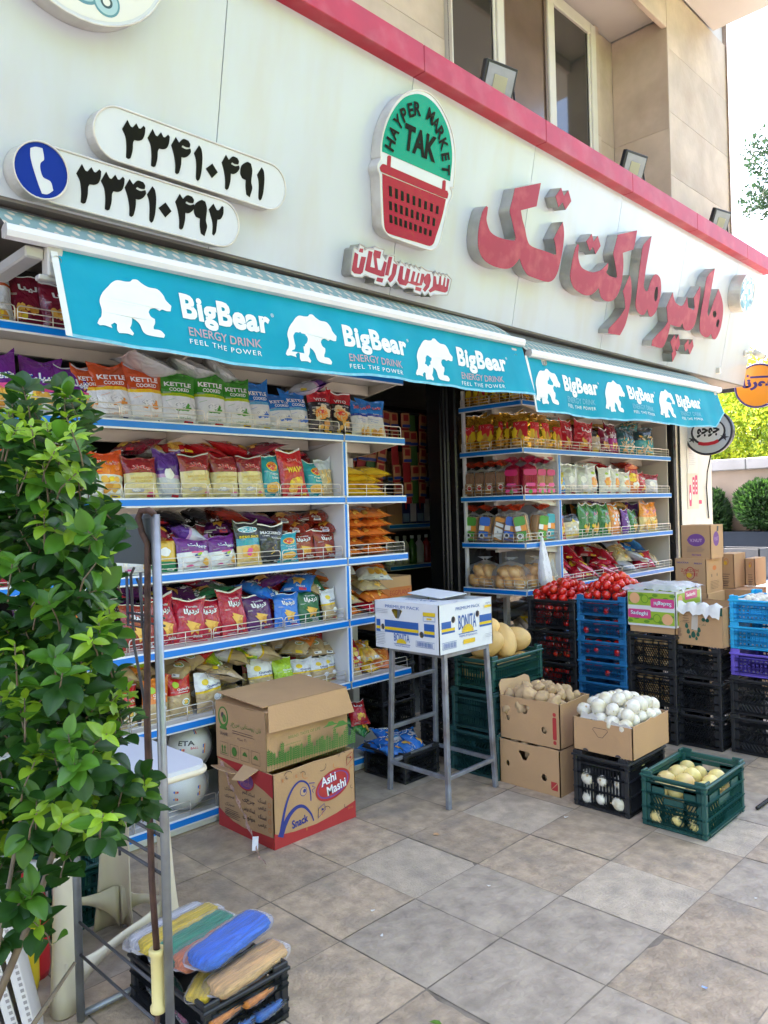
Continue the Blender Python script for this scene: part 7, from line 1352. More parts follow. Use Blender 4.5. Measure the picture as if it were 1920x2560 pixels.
for k in range(4):
    o = bag(('pasta','silver','bluekid','redbag')[k], 2.35+.16*k, 3.45, .09, .16, .2, .8, -60, 20*k-30); o['label'] = fit('%s lying on the bottom shelf behind the stacked cartons' % DES[('pasta','silver','bluekid','redbag')[k]][2]); o['group'] = 'packets on the bottom shelf'
o = bag('silver', 1.75, 3.44, .09, .2, .22, .8, -70, 30); o['label'] = 'crumpled silver packet beside the white balls on the bottom shelf'
# hanging strips of packets and boxes in the dim shop
CARDR = M('hang_card_red', (.26,.014,.016), .5, .15, 9); CARDT = M('hang_card_tan', (.42,.20,.08), .5, .2, 9); 
MB().tube([(4.05,4.55,2.42),(5.6,4.55,2.36)], .012, 8).build('hanging_rail', BLKMET, label='dark rail across the doorway carrying hanging packet strips', category='rail')
random.seed(14)
for k in range(9):
    x = 4.20+.115*k; e = empty('packet_strip', (x, 4.55+.03*(k % 2), 2.40), (0,rad(random.uniform(-4,10)),rad(random.uniform(-15,15))), label='hanging red strip of small snack packets, %s from the long shelf unit, in the doorway' % ['first','second','third','fourth','fifth','sixth','seventh','eighth','ninth'][k], category='packet strip', group='packet strips hanging in the doorway')
    MB().bbox(-.045,.045,.0,.004,-.80,0,.001).build('backing_card', CARDR if k % 4 != 3 else M('hang_card_green', (.05,.12,.03), .5), e)
    for q in range(5):
        if random.random() < .15: continue
        mb = MB().bbox(-.048,.048,-.016,-.001,-.145-.15*q,-.015-.15*q,.005); mb.box(-.03,.03,-.0175,-.0161,-.085-.15*q,-.03-.15*q,1); mb.box(-.048,.048,-.0172,-.0161,-.14-.15*q,-.115-.15*q,2); mb.build('small_packet', [CARDT, CARDR, INK['navy']], e)
for k in range(6): 
    o = MB().bbox(-.045,.045,-.05,.05,0,.26,.003).build('tea_box', M('box_navy', (.015,.03,.16), .4), loc=(5.38+.10*k,5.07,1.412), label='%s box on the dim shelf inside the doorway, %s along' % (('dark blue' if k % 2 == 0 else 'dark blue and white'), ['first','second','third','fourth','fifth','sixth'][k]), category='box', group='boxes on the dim inner shelf')
    MB().box(-.04,.04,-.0525,-.0505,.02,.10 if k % 2 == 0 else .24).build('label', INK['white'] if k % 2 else M('box_sky',(.25,.38,.55),.4), o); MB().box(-.008,.008,-.0525,-.0505,.14,.25).build('stripe', INK['red'], o) if k % 2 == 0 else None
BOTW = M('bottle_white', (.55,.55,.55), .35); BOTG = M('bottle_green', (.06,.20,.03), .2)
for k in range(7):
    m = (BOTW,BOTW,BOTW,BOTG,BOTW,M('bottle_red',(.35,.02,.02),.3),BOTW)[k]; o = MB().lathe([(0,0),(.042,0),(.045,.02),(.045,.17),(.03,.21),(.016,.225),(.016,.25),(0,.25)], n=16).build('bottle', m, loc=(5.20+.105*k,5.08,1.022), label='%s bottle on the dim lower shelf, %s along' % ({0:'white',1:'white',2:'white',3:'green',4:'white',5:'red',6:'white'}[k], ['first','second','third','fourth','fifth','sixth','seventh'][k]), category='bottle', group='bottles on the dim inner shelf'); MB().lathe([(.019,.245),(.019,.275),(0,.275)], n=14).build('cap', INK['white'] if m is not BOTW else BOTW, o)
for k in range(5): carton('inner_carton', 5.15+.28*k, 5.40+.28*k, 5.03, 5.3, 1.86, .24, 'dark carton on the top inner shelf, %s along' % ['first','second','third','fourth','fifth'][k], group='cartons inside the shop')
carton('inner_carton', 5.13, 5.36, 5.03, 5.3, 1.412, .24, 'brown carton beside the dark blue boxes inside the shop', group='cartons inside the shop')
e, TX, TY = carton('printed_carton', 3.70, 4.02, 3.72, 4.05, .72, .36, 'tan carton with red band and green bottle print, at the door edge', rot=0); p = Print(TY, .0008); p.poly([(0,.22),(.32,.22),(.32,.29),(0,.29)], IORA); p.text('EGGPLANT', .10, .235, .20, .035, IRED); [p.poly([(x,.05),(x+.03,.05),(x+.03,.12),(x+.02,.15),(x+.02,.18),(x+.01,.18),(x+.01,.15),(x,.12)], IG) for x in (.12,.17,.22)]; p.build('printed_front', e)
for k in range(3): crate(3.70, 3.72, 4.05, .24*k, .32, .237, 'diag', CB, 'black crate under the red banded carton at the door edge, %s' % ['lowest','middle','upper'][k], 'crates at the door edge')
# skewers and sacks low in the corner unit
for k in range(6): MB().tube([(4.95+.07*k,3.40,.56+.02*k),(5.25+.05*k,3.70,.60+.015*k)], .022, 8).build('skewer_bundle', M('skewer_wood',(.55,.42,.26),.6,.15,30), label='bundle of wooden skewers low in the corner unit, %s along' % ['first','second','third','fourth','fifth','sixth'][k], category='skewers', group='skewer bundles')
# ================================================================== rack at the near edge
TUBE = M('rack_tube', (.30,.32,.34), .38, .18, 12, .05, 60, metal=.7, dirt=(.19,.17,.15), dscale=10, damt=.5); RUST = M('rusty_rod', (.085,.045,.035), .6, .35, 25, .3, 120, metal=.3, dirt=(.16,.08,.05), dscale=30, damt=.5); SHEET = M('rack_sheet', (.10,.115,.115), .5, .15, 7, metal=.3, dirt=(.16,.16,.15), dscale=5, damt=.4); DWIRE = M('dark_wire', (.07,.07,.075), .45, metal=.5)
rk = empty('metal_rack', (.997,2.05,0), label='tall galvanised tube rack at the near edge, partly behind the shrub', category='rack')
A = Vector((0,.313,0)); B_ = Vector((0,-.235,0)); MB().tube([B_+Vector((0,0,.004)), B_+Vector((0,0,1.556))], .0118, 16).build('upright_tube', TUBE, rk); MB().tube([A+Vector((0,0,.004)), A+Vector((0,0,1.54))], .0125, 16).build('upright_tube', TUBE, rk)
MB().tube([A+Vector((.01,0,.02)), A+Vector((.42,.0,.02))], .011, 12).build('foot_tube', TUBE, rk)
MB().bbox(-.004,.004,-.225,.30,1.425,1.548,.001).build('header_sheet', SHEET, rk); MB().bbox(-.008,.008,-.225,.30,1.546,1.558,.002).build('sheet_edge', TUBE, rk)
for z in (.21,.31,.62,.66,.72,.76): MB().tube([A+Vector((0,-.01,z)), B_+Vector((0,.01,z-.0))], .0045, 8).build('cross_wire', DWIRE, rk)
mb = MB()
for y in (.12,.02): mb.tube([(0,y,.60),(0,y,.78)], .004, 6)
mb.tube([(.02,-.03,1.40),(.02,-.03,1.25),(.02,-.11,1.25),(.02,-.11,1.40)], .004, 6); mb.tube([(.03,-.055,1.41),(.03,-.035,1.39),(.03,-.04,1.20),(.03,-.09,1.05),(.03,-.10,.85),(.03,-.06,.76)], .0042, 6); mb.tube([(.035,-.06,1.38),(.035,-.075,1.36),(.035,-.10,1.10),(.035,-.11,.88),(.035,-.08,.76)], .0042, 6)
for z in (1.265,1.285): mb.tube([(.02,-.03,z),(.02,-.23,z)], .0035, 6)
mb.tube([(.0,.10,.90),(.03,-.07,.80)], .004, 6); mb.build('wire_hooks', DWIRE, rk)
cr = empty('awning_crank', (.985,1.842,0), label='rusty awning crank rod with pale yellow handle, hooked on the rack', category='crank')
def P_(x, y, z): return (x-.985, y-1.842, z)
MB().tube([P_(.992,1.81,1.555),P_(.985,1.825,1.567),P_(.975,1.848,1.566),P_(.972,1.858,1.548),P_(.978,1.852,1.51),P_(.985,1.838,1.48),P_(.985,1.842,1.40),P_(.984,1.866,1.0),P_(.982,1.862,.60),P_(.980,1.842,.42)], .0085, 10).build('rod', RUST, cr)
MB().lathe([(.010,.27),(.019,.268),(.021,.272),(.021,.282),(.0165,.288),(.0165,.412),(.021,.418),(.021,.428),(.019,.432),(.009,.43)], P_(.980,1.842,0), 18).build('handle', M('handle_yellow', (.72,.60,.26), .4, .04, 8), cr); MB().tube([P_(.980,1.842,.285),P_(.975,1.842,.24),P_(.93,1.80,.20)], .007, 8).build('rod_end', RUST, cr)
# ================================================================== cream plastic table, white panels
CRP = M('cream_plastic', (.68,.60,.45), .35, .06, 4, .03, 60, dirt=(.42,.36,.28), dscale=4, damt=.3); TPW = M('table_top_pale', (.60,.62,.68), .35, .04, 5)
e = empty('plastic_table', (1.20,2.66,0), label='cream moulded plastic table with flared legs behind the metal rack', category='table')
def leg(fx, fy, tx_, ty_, wb, wt):
    f = Vector((fx-1.20, fy-2.66, 0)); t = Vector((tx_-1.20, ty_-2.66, .645)); ins = Vector((-(f.x+t.x), -(f.y+t.y), 0)).normalized(); sd = Vector((-ins.y, ins.x, 0)); vs = []; n = 10; mI = 12
    for j in range(mI+1):
        a = j/mI; c_ = f.lerp(t, a) ; w_ = wt+(wb-wt)*(1-a)**3; dp = .035+.03*(1-a)**3
        for i in range(n+1):
            u = -1+2*i/n; p_ = c_+sd*u*w_/2+ins*(dp*u*u)-ins*.02*(1-a)**4
            vs.append((p_.x, p_.y, .003+.645*a))
    mb = MB().add(vs, [(j*(n+1)+i, j*(n+1)+i+1, (j+1)*(n+1)+i+1, (j+1)*(n+1)+i) for j in range(mI) for i in range(n)], 0, True); return mb
LG_ = [(.965,2.43,1.00,2.47,.105,.075),(1.463,2.60,1.41,2.56,.13,.085),(1.33,2.79,1.33,2.75,.15,.10),(.93,2.86,.98,2.82,.12,.08)]
for q in LG_: 
    o = leg(*q).build('leg', CRP, e); md = o.modifiers.new('thick', 'SOLIDIFY'); md.thickness = .005
def arch(a, b, h):
    a = Vector(a); b = Vector(b); vs = []; n = 20
    for i in range(n+1):
        u = i/n; p_ = a.lerp(b, u)-Vector((1.2,2.66,0)); lo = h*sin(pi*u)**.6; vs += [(p_.x,p_.y,.002+lo),(p_.x,p_.y,.06+lo*.75+.10*(abs(u-.5)*2)**3)]
    return MB().add(vs, [(2*i,2*i+2,2*i+3,2*i+1) for i in range(n)], 0, True)
for a, b, h in (((.98,2.42,0),(1.45,2.60,0),.10),((1.33,2.78,0),(.95,2.85,0),.14),((1.46,2.60,0),(1.34,2.78,0),.10)):
    o = arch(a, b, h).build('stretcher', CRP, e); md = o.modifiers.new('thick', 'SOLIDIFY'); md.thickness = .006
MB().prism(rrect(-.30,.29,-.28,.24,.06), frame((0,0,.645),(1,0,0),(0,1,0),(0,0,1)), 0, .028).build('table_top', TPW, e); MB().tube([(x,y,.648) for x, y in rrect(-.302,.292,-.282,.242,.06)], .011, 8, closed=True).build('top_edge', CRP, e)
WPL = M('white_panel_plastic', (.68,.64,.62), .4, .06, 6, dirt=(.48,.44,.42), dscale=5, damt=.3)
for k in range(4):
    e = empty('leaning_board', (.87-.032*k, 2.34+.012*k, .002), (0,rad(-11-1.5*k),rad(-21)), label='white plastic panel with slotted edge leaning by the shrub, %s' % ['nearest the rack','second from the rack','third from the rack','farthest from the rack'][k], category='plastic panel', group='leaning white plastic panels')
    MB().bbox(-.006,.006,-.14,.14,0,.47,.004).build('board', WPL, e); mb = MB(); mb.bbox(-.014,.014,-.15,-.138,0,.475,.003); mb.bbox(-.014,.014,-.15,.15,.462,.478,.003); mb.build('edge_frame', WPL, e)
    mb = MB()
    for q in range(26): mb.box(.002,.011,-.1515,-.1495,.012+.0175*q,.021+.0175*q)
    mb.build('edge_slots', M('slot_shadow_plastic', (.30,.27,.26), .6), e)
# ================================================================== crate of twine
crate(1.15, 1.90, 2.33, 0, .29, .175, 'diag', CB, 'black crate of bagged coloured twine on the paving at the near edge', 'near crate'); NYL = plastic_film('bag_film', (.93,.93,.95), .03, .12)
def twine(name, c, L, r, col, yaw, label, lean=0, cat='bag of twine'):
    m = M('twine_'+name, col, .5, .35, 90, 1., 110, st=(.10,1,1)); e = empty('twine_bag', c, (rad(lean),0,rad(yaw)), label=label, category=cat, group='bags of twine in the near crate'); n = 26; q = 30; vs = []
    for j in range(n+1):
        a = -1+2*j/n; rr = r*max(0, 1-abs(a)**14)**.5
        for i in range(q):
            t = 2*pi*i/q; k = 1+.10*mnoise.noise(Vector((a*5, cos(t)*2+r*90, sin(t)*2)))+.035*(1 if int((t+a*.5)*15/pi) % 2 else -1); vs.append((a*L/2+.008*cos(t), abs(cos(t))**.6*(1 if cos(t) > 0 else -1)*rr*1.12*k, abs(sin(t))**.7*(1 if sin(t) > 0 else -1)*rr*.38*k))
    MB().add(vs, [(j*q+i, j*q+(i+1) % q, (j+1)*q+(i+1) % q, (j+1)*q+i) for j in range(n) for i in range(q)], 0, True).build('twine', m, e)
    vs = []
    for j in range(n+1):
        a = -1.12+2.24*j/n; rr = r*1.10*max(.10, 1-abs(a/1.12)**6)**.5
        for i in range(q):
            t = 2*pi*i/q; fl = .25 if abs(a) > 1 else 1; k = 1+.06*mnoise.noise(Vector((a*7, cos(t)*3+9, sin(t)*3+r*50))); vs.append((a*L/2, abs(cos(t))**.6*(1 if cos(t) > 0 else -1)*rr*1.18*k, abs(sin(t))**.7*(1 if sin(t) > 0 else -1)*rr*.43*k*fl))
    MB().add(vs, [(j*q+i, j*q+(i+1) % q, (j+1)*q+(i+1) % q, (j+1)*q+i) for j in range(n) for i in range(q)], 0, True).build('clear_bag', NYL, e); return e
twine('white', (1.285,2.325,.19), .30, .045, (.66,.66,.68), 8, 'white twine in a clear bag, farthest back in the near crate'); twine('yellow', (1.29,2.265,.205), .31, .042, (.72,.52,.01), 8, 'yellow twine in a clear bag, beside the white one'); twine('green', (1.30,2.185,.20), .30, .056, (.01,.27,.15), 10, 'green twine in a clear bag, between the yellow and orange ones')
twine('orange', (1.30,2.105,.205), .27, .046, (.62,.18,.06), 10, 'orange twine in a clear bag, next to the blue one'); twine('blue', (1.335,2.045,.232), .31, .052, (.015,.15,.66), 14, 'bright blue twine in a clear bag, topmost in the near crate'); twine('cream', (1.34,1.96,.175), .29, .046, (.70,.42,.16), 8, 'peach coloured twine in a clear bag, over the crate edge')
twine('gold', (1.20,1.99,.165), .13, .032, (.66,.46,.02), 40, 'small yellow twine hank at the front corner of the near crate')
for k, (x, y, col, nm) in enumerate(((1.22,1.93,(.60,.20,.02),'rust orange'),(1.34,1.93,(.60,.20,.02),'rust orange'),(1.27,1.93,(.02,.12,.40),'deep blue'),(1.38,1.93,(.02,.12,.40),'deep blue'),(1.19,2.05,(.20,.015,.06),'maroon'),(1.19,2.2,(.01,.15,.09),'dark green'))): twine('low%d' % k, (x, y, .115 if k < 2 else .055+.03*(k > 3)), .13, .035, col, 80 if k > 3 else 10, '%s twine hank low behind the near crate bars, %s' % (nm, ['front corner','right end','front middle','right side','along the side','far side'][k]))
e = empty('flower_crate', (1.0,3.02,0), label='green crate beyond the cream table legs', category='crate'); ws, rm_, bs = crate_parts(.36, .30, .25, 'square', CGRN, .02)
for q in ws: put('crate_wall', q, e)
put('crate_rim', rm_, e); put('crate_base', bs, e)
for k, (x, y, m, lb) in enumerate(((.93,2.66,'yellow','yellow bottle of oil behind the cream table leg'),(.99,2.72,'red','red bottle behind the cream table leg'))): o = MB().lathe([(0,0),(.05,0),(.055,.03),(.055,.24),(.02,.33),(.02,.36),(0,.36)], n=16).build('bottle', INK[m], loc=(x,y,.30 if False else .0), label=lb, category='bottle'); MB().lathe([(.023,.35),(.023,.385),(0,.385)], n=12).build('cap', INK['red' if m == 'yellow' else 'white'], o)
# litter on the paving
random.seed(31)
def bit(x, y, s, m, label, fold=.3): 
    n = 5; q = [(s*random.uniform(.5,1)*cos(2*pi*k/n), s*.7*random.uniform(.5,1)*sin(2*pi*k/n)) for k in range(n)]; a = random.uniform(0,6)
    MB().add([(px*cos(a)-py*sin(a), px*sin(a)+py*cos(a), .004+abs(px)*fold) for px, py in q]+[(0,0,.004)], [(k, (k+1) % n, 5) for k in range(n)]).build('litter_scrap', m, loc=(x,y,0), label=label, category='litter')
bit(2.74,2.42,.028,CARD,'scrap of brown card on the paving before the stool',.1); bit(3.30,2.06,.018,PAP,'crumpled foil scrap beside the lower potato carton',.9); bit(2.42,1.02,.014,M('blue_paper',(.25,.35,.6),.6),'tiny blue paper scrap on the open paving',.4); bit(1.50,2.62,.022,PAP,'white paper scrap near the cream table',.8); bit(3.10,1.10,.008,PAP,'small white crumb below the green crate',.5); bit(2.05,2.15,.014,PAP,'thin white straw scrap on the paving',.2); bit(1.95,2.0,.012,PAP,'second thin white straw scrap on the paving',.2); bit(2.5,1.93,.01,PAP,'small curled white paring on a paving slab',.6)
lf = MB().add([(-.02,0,.004),(-.005,.010,.009),(.012,.008,.008),(.024,0,.004),(.012,-.008,.008),(-.005,-.010,.009),(0,0,.003)], [(k, (k+1) % 6, 6) for k in range(6)], 0, True).build('fallen_leaf', M('fallen_leaf_green',(.10,.20,.02),.5), loc=(1.72,1.54,0), rot=(0,0,1.9), label='single fallen green leaf on the grey paving slab', category='leaf')
MB().tube([(4.0,1.40,.012),(4.6,1.38,.010),(5.6,1.2,.010),(7.5,1.0,.01)], .009, 8).build('hose', BLKMET, label='black hose lying on the paving behind the lone green crate', category='hose')
# ================================================================== shrub at the near edge
def leafmat(name, col, tr, rough=.32, rand=.2):
    m = M(name, col, rough, .12, 30, .0, rand=rand, spec=.5); t = m.node_tree; N = t.nodes.new; L = t.links.new; b = t.nodes['Principled BSDF']; out = t.nodes['Material Output']
    tl = N('ShaderNodeBsdfTranslucent'); tl.inputs[0].default_value = (*tr, 1); mx = N('ShaderNodeMixShader'); mx.inputs[0].default_value = .35; L(b.outputs[0], mx.inputs[1]); L(tl.outputs[0], mx.inputs[2]); L(mx.outputs[0], out.inputs[0]); return m
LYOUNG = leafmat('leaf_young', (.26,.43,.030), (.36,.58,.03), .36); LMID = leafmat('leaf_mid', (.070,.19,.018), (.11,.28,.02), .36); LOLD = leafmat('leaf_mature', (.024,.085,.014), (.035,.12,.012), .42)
TWIG = M('shrub_twig', (.16,.12,.08), .7, .2, 30)
def leafmesh(L, wd, curl, fold, m, seed):
    n = 7; vs = []; rn = random.Random(seed)
    for j in range(n+1):
        a = j/n; w_ = wd*(sin(pi*min(1, a**.82)))**.72*(1 if a < .99 else .02) if a > .02 else wd*.10; x = L*a; z = -curl*L*a*a+.02*L*sin(a*4)
        for u in (-1,-.5,0,.5,1): vs.append((x, u*w_/2, z+fold*abs(u)*w_*.5+.004*L*sin(a*9+u*3+seed)))
    return MB().add(vs, [(j*5+i, j*5+i+1, (j+1)*5+i+1, (j+1)*5+i) for j in range(n) for i in range(4)], 0, True).mesh('leaf', m)
random.seed(17)
LM = {k: [leafmesh(random.uniform(*rg), random.uniform(*wg), random.uniform(-.05,.28), random.uniform(.15,.5), m, q) for q in range(6)] for k, m, rg, wg in (('y',LYOUNG,(.028,.040),(.0145,.021)),('m',LMID,(.034,.046),(.021,.029)),('o',LOLD,(.036,.047),(.027,.037)))}
SHR = [(.512,1.444,1.745,0),(.648,1.745,1.791,2),(.497,1.391,1.720,0),(.641,1.758,1.790,2),(.541,1.508,1.789,2),(.521,1.401,1.788,2),(.548,1.451,1.771,0),(.609,1.432,1.794,0),(.698,1.674,1.836,2),(.532,1.443,1.747,0),(.484,1.271,1.703,0),(.560,1.474,1.795,0),(.499,1.342,1.712,0),(.540,1.347,1.718,0),(.615,1.432,1.788,1),(.662,1.501,1.770,1),(.592,1.399,1.746,0),(.715,1.698,1.847,2),(.744,1.676,1.802,2),(.681,1.513,1.792,0),(.533,1.275,1.664,0),(.523,1.213,1.695,0),(.577,1.358,1.664,0),(.602,1.368,1.677,0),(.538,1.288,1.692,1),(.568,1.304,1.690,1),(.577,1.527,1.729,2),(.509,1.242,1.660,0),(.588,1.614,1.640,1),(.494,1.355,1.648,0),(.518,1.383,1.690,2),(.666,1.717,1.710,2),(.477,1.306,1.702,0),(.633,1.622,1.740,0),(.578,1.659,1.744,2),(.594,1.430,1.709,2),(.708,1.567,1.678,1),(.691,1.588,1.708,1),(.668,1.526,1.663,2),(.591,1.662,1.614,0),(.622,1.709,1.635,2),(.453,1.392,1.621,1),(.550,1.447,1.639,0),(.549,1.518,1.610,0),(.493,1.316,1.632,0),(.496,1.382,1.643,2),(.533,1.413,1.588,1),(.651,1.626,1.582,0),(.661,1.571,1.591,0),(.583,1.588,1.601,0),(.595,1.448,1.633,2),(.640,1.586,1.646,0),(.604,1.460,1.585,2),(.583,1.465,1.621,2),(.501,1.272,1.641,0),(.673,1.634,1.655,2),(.624,1.425,1.653,2),(.740,1.623,1.653,2),(.659,1.508,1.631,0),(.543,1.233,1.628,0),(.605,1.637,1.578,0),(.531,1.552,1.569,0),(.455,1.377,1.521,1),(.499,1.384,1.543,2),(.619,1.652,1.610,0),(.556,1.642,1.576,2),(.613,1.629,1.555,2),(.515,1.529,1.591,2),(.532,1.598,1.589,0),(.651,1.576,1.515,2),(.617,1.577,1.528,0),(.530,1.303,1.546,0),(.595,1.483,1.591,2),(.712,1.712,1.534,2),(.504,1.278,1.566,0),(.657,1.579,1.491,1),(.661,1.606,1.515,0),(.644,1.395,1.571,1),(.548,1.236,1.543,0),(.548,1.216,1.530,1),(.735,1.550,1.561,2),(.703,1.485,1.563,2),(.595,1.364,1.549,2),(.714,1.511,1.592,0),(.699,1.518,1.587,0),(.456,1.289,1.484,1),(.550,1.410,1.505,2),(.548,1.453,1.453,1),(.643,1.630,1.554,2),(.567,1.636,1.452,1),(.527,1.518,1.540,2),(.600,1.630,1.501,2),(.596,1.642,1.526,1),(.730,1.648,1.539,2),(.595,1.434,1.537,1),(.670,1.483,1.468,2),(.568,1.343,1.476,2),(.717,1.709,1.507,2),(.656,1.427,1.493,1),(.594,1.406,1.507,1),(.708,1.483,1.516,0),(.584,1.306,1.491,2),(.645,1.395,1.531,2),(.574,1.254,1.525,0),(.576,1.452,1.482,2),(.501,1.412,1.489,1),(.544,1.477,1.455,2),(.505,1.274,1.417,1),(.675,1.725,1.388,2),(.522,1.401,1.431,0),(.526,1.342,1.434,1),(.639,1.553,1.385,2),(.542,1.289,1.390,1),(.524,1.323,1.425,0),(.636,1.650,1.347,1),(.577,1.416,1.397,2),(.608,1.295,1.487,2),(.571,1.217,1.489,0),(.663,1.376,1.453,0),(.701,1.503,1.443,1),(.594,1.269,1.431,1),(.653,1.424,1.433,2),(.601,1.685,1.304,0),(.624,1.716,1.324,2),(.488,1.416,1.370,1),(.529,1.463,1.339,0),(.479,1.409,1.366,2),(.483,1.414,1.364,0),(.613,1.669,1.356,0),(.666,1.402,1.359,0),(.630,1.346,1.391,1),(.610,1.280,1.391,0),(.576,1.249,1.382,0),(.718,1.554,1.383,1),(.536,1.502,1.277,0),(.551,1.445,1.334,0),(.645,1.645,1.313,0),(.508,1.392,1.366,2),(.622,1.551,1.266,0),(.460,1.302,1.351,0),(.552,1.445,1.334,0),(.590,1.643,1.344,0),(.641,1.530,1.324,2),(.585,1.331,1.338,2),(.664,1.607,1.268,1),(.711,1.584,1.336,0),(.616,1.406,1.339,1),(.651,1.435,1.333,0),(.547,1.218,1.358,0),(.687,1.474,1.303,0),(.647,1.415,1.309,0),(.590,1.682,1.241,0),(.523,1.448,1.314,0),(.508,1.519,1.220,0),(.480,1.346,1.245,0),(.523,1.536,1.295,1),(.640,1.642,1.239,2),(.490,1.418,1.250,0),(.519,1.485,1.239,0),(.514,1.536,1.221,2),(.511,1.318,1.255,0),(.505,1.227,1.308,1),(.521,1.335,1.322,0),(.560,1.306,1.295,0),(.511,1.268,1.327,1),(.663,1.629,1.228,0),(.656,1.626,1.277,0),(.676,1.410,1.198,0),(.680,1.426,1.222,0),(.667,1.375,1.218,0),(.719,1.473,1.189,0),(.744,1.491,1.203,0),(.757,1.634,1.168,2),(.674,1.442,1.235,2),(.683,1.569,1.199,0),(.737,1.630,1.157,2),(.626,1.373,1.208,1),(.562,1.646,1.142,0),(.609,1.658,1.157,2),(.482,1.327,1.262,0),(.580,1.611,1.108,2),(.654,1.766,1.190,2),(.592,1.707,1.106,2),(.499,1.374,1.268,1),(.492,1.389,1.239,2),(.582,1.611,1.151,1),(.615,1.439,1.240,0),(.629,1.491,1.178,2),(.519,1.245,1.202,1),(.655,1.525,1.171,0),(.631,1.437,1.187,2),(.553,1.368,1.266,1),(.647,1.570,1.148,0),(.561,1.386,1.261,0),(.612,1.335,1.144,0),(.762,1.601,1.130,2),(.678,1.434,1.180,2),(.582,1.242,1.189,0),(.713,1.499,1.152,0),(.642,1.449,1.158,0),(.665,1.382,1.154,1),(.548,1.412,1.157,2),(.545,1.405,1.147,0),(.499,1.480,1.170,2),(.483,1.291,1.159,0),(.557,1.471,1.093,2),(.553,1.506,1.060,0),(.514,1.441,1.138,1),(.464,1.460,1.140,1),(.515,1.307,1.170,1),(.635,1.507,1.086,0),(.510,1.316,1.165,0),(.530,1.454,1.133,0),(.695,1.603,1.089,2),(.641,1.601,1.049,2),(.602,1.403,1.143,1),(.569,1.500,1.076,1),(.540,1.406,1.137,0),(.545,1.409,1.090,0),(.562,1.337,1.131,0),(.519,1.230,1.159,1),(.684,1.511,1.083,0),(.651,1.517,1.077,1),(.625,1.340,1.111,0),(.717,1.375,1.036,0),(.789,1.538,.985,2),(.750,1.449,1.006,0),(.732,1.409,1.042,2),(.667,1.360,1.053,2),(.705,1.447,1.028,2),(.684,1.416,1.039,2),(.736,1.598,.994,2),(.554,1.581,.977,1),(.509,1.364,1.086,0),(.541,1.429,1.050,0),(.486,1.299,1.090,1),(.557,1.534,1.049,2),(.479,1.485,1.054,2),(.524,1.505,1.021,2),(.545,1.672,1.013,1),(.617,1.627,1.032,0),(.509,1.410,1.075,0),(.606,1.603,1.019,0),(.632,1.577,.937,2),(.606,1.634,.961,2),(.634,1.742,.910,2),(.661,1.601,.999,0),(.537,1.280,1.065,0),(.584,1.369,1.050,0),(.622,1.395,1.026,0),(.597,1.337,1.021,0),(.583,1.409,1.041,0),(.573,1.368,1.062,2),(.627,1.410,1.030,0),(.653,1.442,.993,0),(.737,1.555,.925,0),(.550,1.195,1.076,0),(.681,1.496,.955,0),(.707,1.554,.953,2),(.520,1.498,.996,0),(.520,1.623,.939,0),(.553,1.594,.941,1),(.594,1.696,.898,0),(.442,1.383,1.061,0),(.495,1.499,.965,0),(.606,1.679,.936,0),(.507,1.254,1.059,0),(.627,1.549,.936,1),(.481,1.281,1.081,0),(.622,1.551,.949,0),(.628,1.556,.911,2),(.606,1.504,.954,1),(.563,1.366,.969,1),(.537,1.571,.880,2),(.502,1.507,.925,2),(.573,1.706,.815,2),(.485,1.325,.935,1),(.479,1.342,.921,1),(.499,1.379,.865,0),(.624,1.705,.740,2),(.537,1.590,.779,2),(.462,1.448,.852,2),(.533,1.814,1.373,1),(.426,1.520,1.014,1),(.388,1.937,1.315,1),(.387,1.700,.975,1),(.295,1.493,1.123,0),(.504,1.906,1.609,0),(.463,1.733,1.506,1),(.441,1.732,1.788,0),(.532,1.871,1.038,0),(.394,1.973,1.649,0),(.355,1.498,1.192,0),(.465,1.441,1.194,2),(.510,1.875,1.469,0),(.411,1.924,1.042,1),(.421,1.970,1.430,1),(.295,1.630,1.105,1),(.357,1.590,1.192,0),(.351,1.588,1.733,2),(.531,1.707,1.357,0),(.478,1.585,1.416,2),(.595,1.791,1.618,2),(.551,1.660,1.553,1),(.404,1.840,1.427,2),(.371,1.417,1.076,0),(.292,1.708,1.398,0),(.409,1.550,1.452,1),(.392,1.530,1.619,0),(.344,1.786,1.638,2),(.379,1.784,1.695,2),(.433,1.757,1.724,0),(.364,1.914,1.742,0),(.503,1.816,1.707,1),(.305,1.706,1.139,0),(.448,1.619,1.328,2),(.404,1.632,1.558,1),(.350,1.862,.929,2),(.531,1.710,1.343,1),(.358,1.728,1.295,0),(.357,1.971,1.099,1),(.362,1.781,1.369,2),(.364,1.893,1.437,2),(.351,1.855,1.425,1),(.434,1.403,1.376,0),(.460,1.918,1.102,0),(.446,1.580,1.615,1),(.520,1.785,1.587,0),(.328,1.854,1.432,0),(.315,1.765,1.523,2),(.490,1.905,1.425,2),(.326,1.716,1.177,0),(.448,1.647,1.142,2),(.401,1.889,1.560,2),(.439,1.600,1.389,1),(.424,1.615,1.180,0),(.449,1.612,1.713,1),(.482,1.882,1.193,0),(.411,1.699,1.045,2),(.527,1.719,1.341,0),(.527,1.835,1.245,1),(.479,1.929,1.244,0)]
sh = empty('shrub', (.42,1.30,.0), label='leafy evergreen shrub with pale new shoots, filling the near edge', category='shrub'); sc_ = Vector((.42,1.30,0))
camd = Vector((0,0,1.55)); leaves = []; twig = MB(); trunk_top = Vector((.40,1.42,.95))
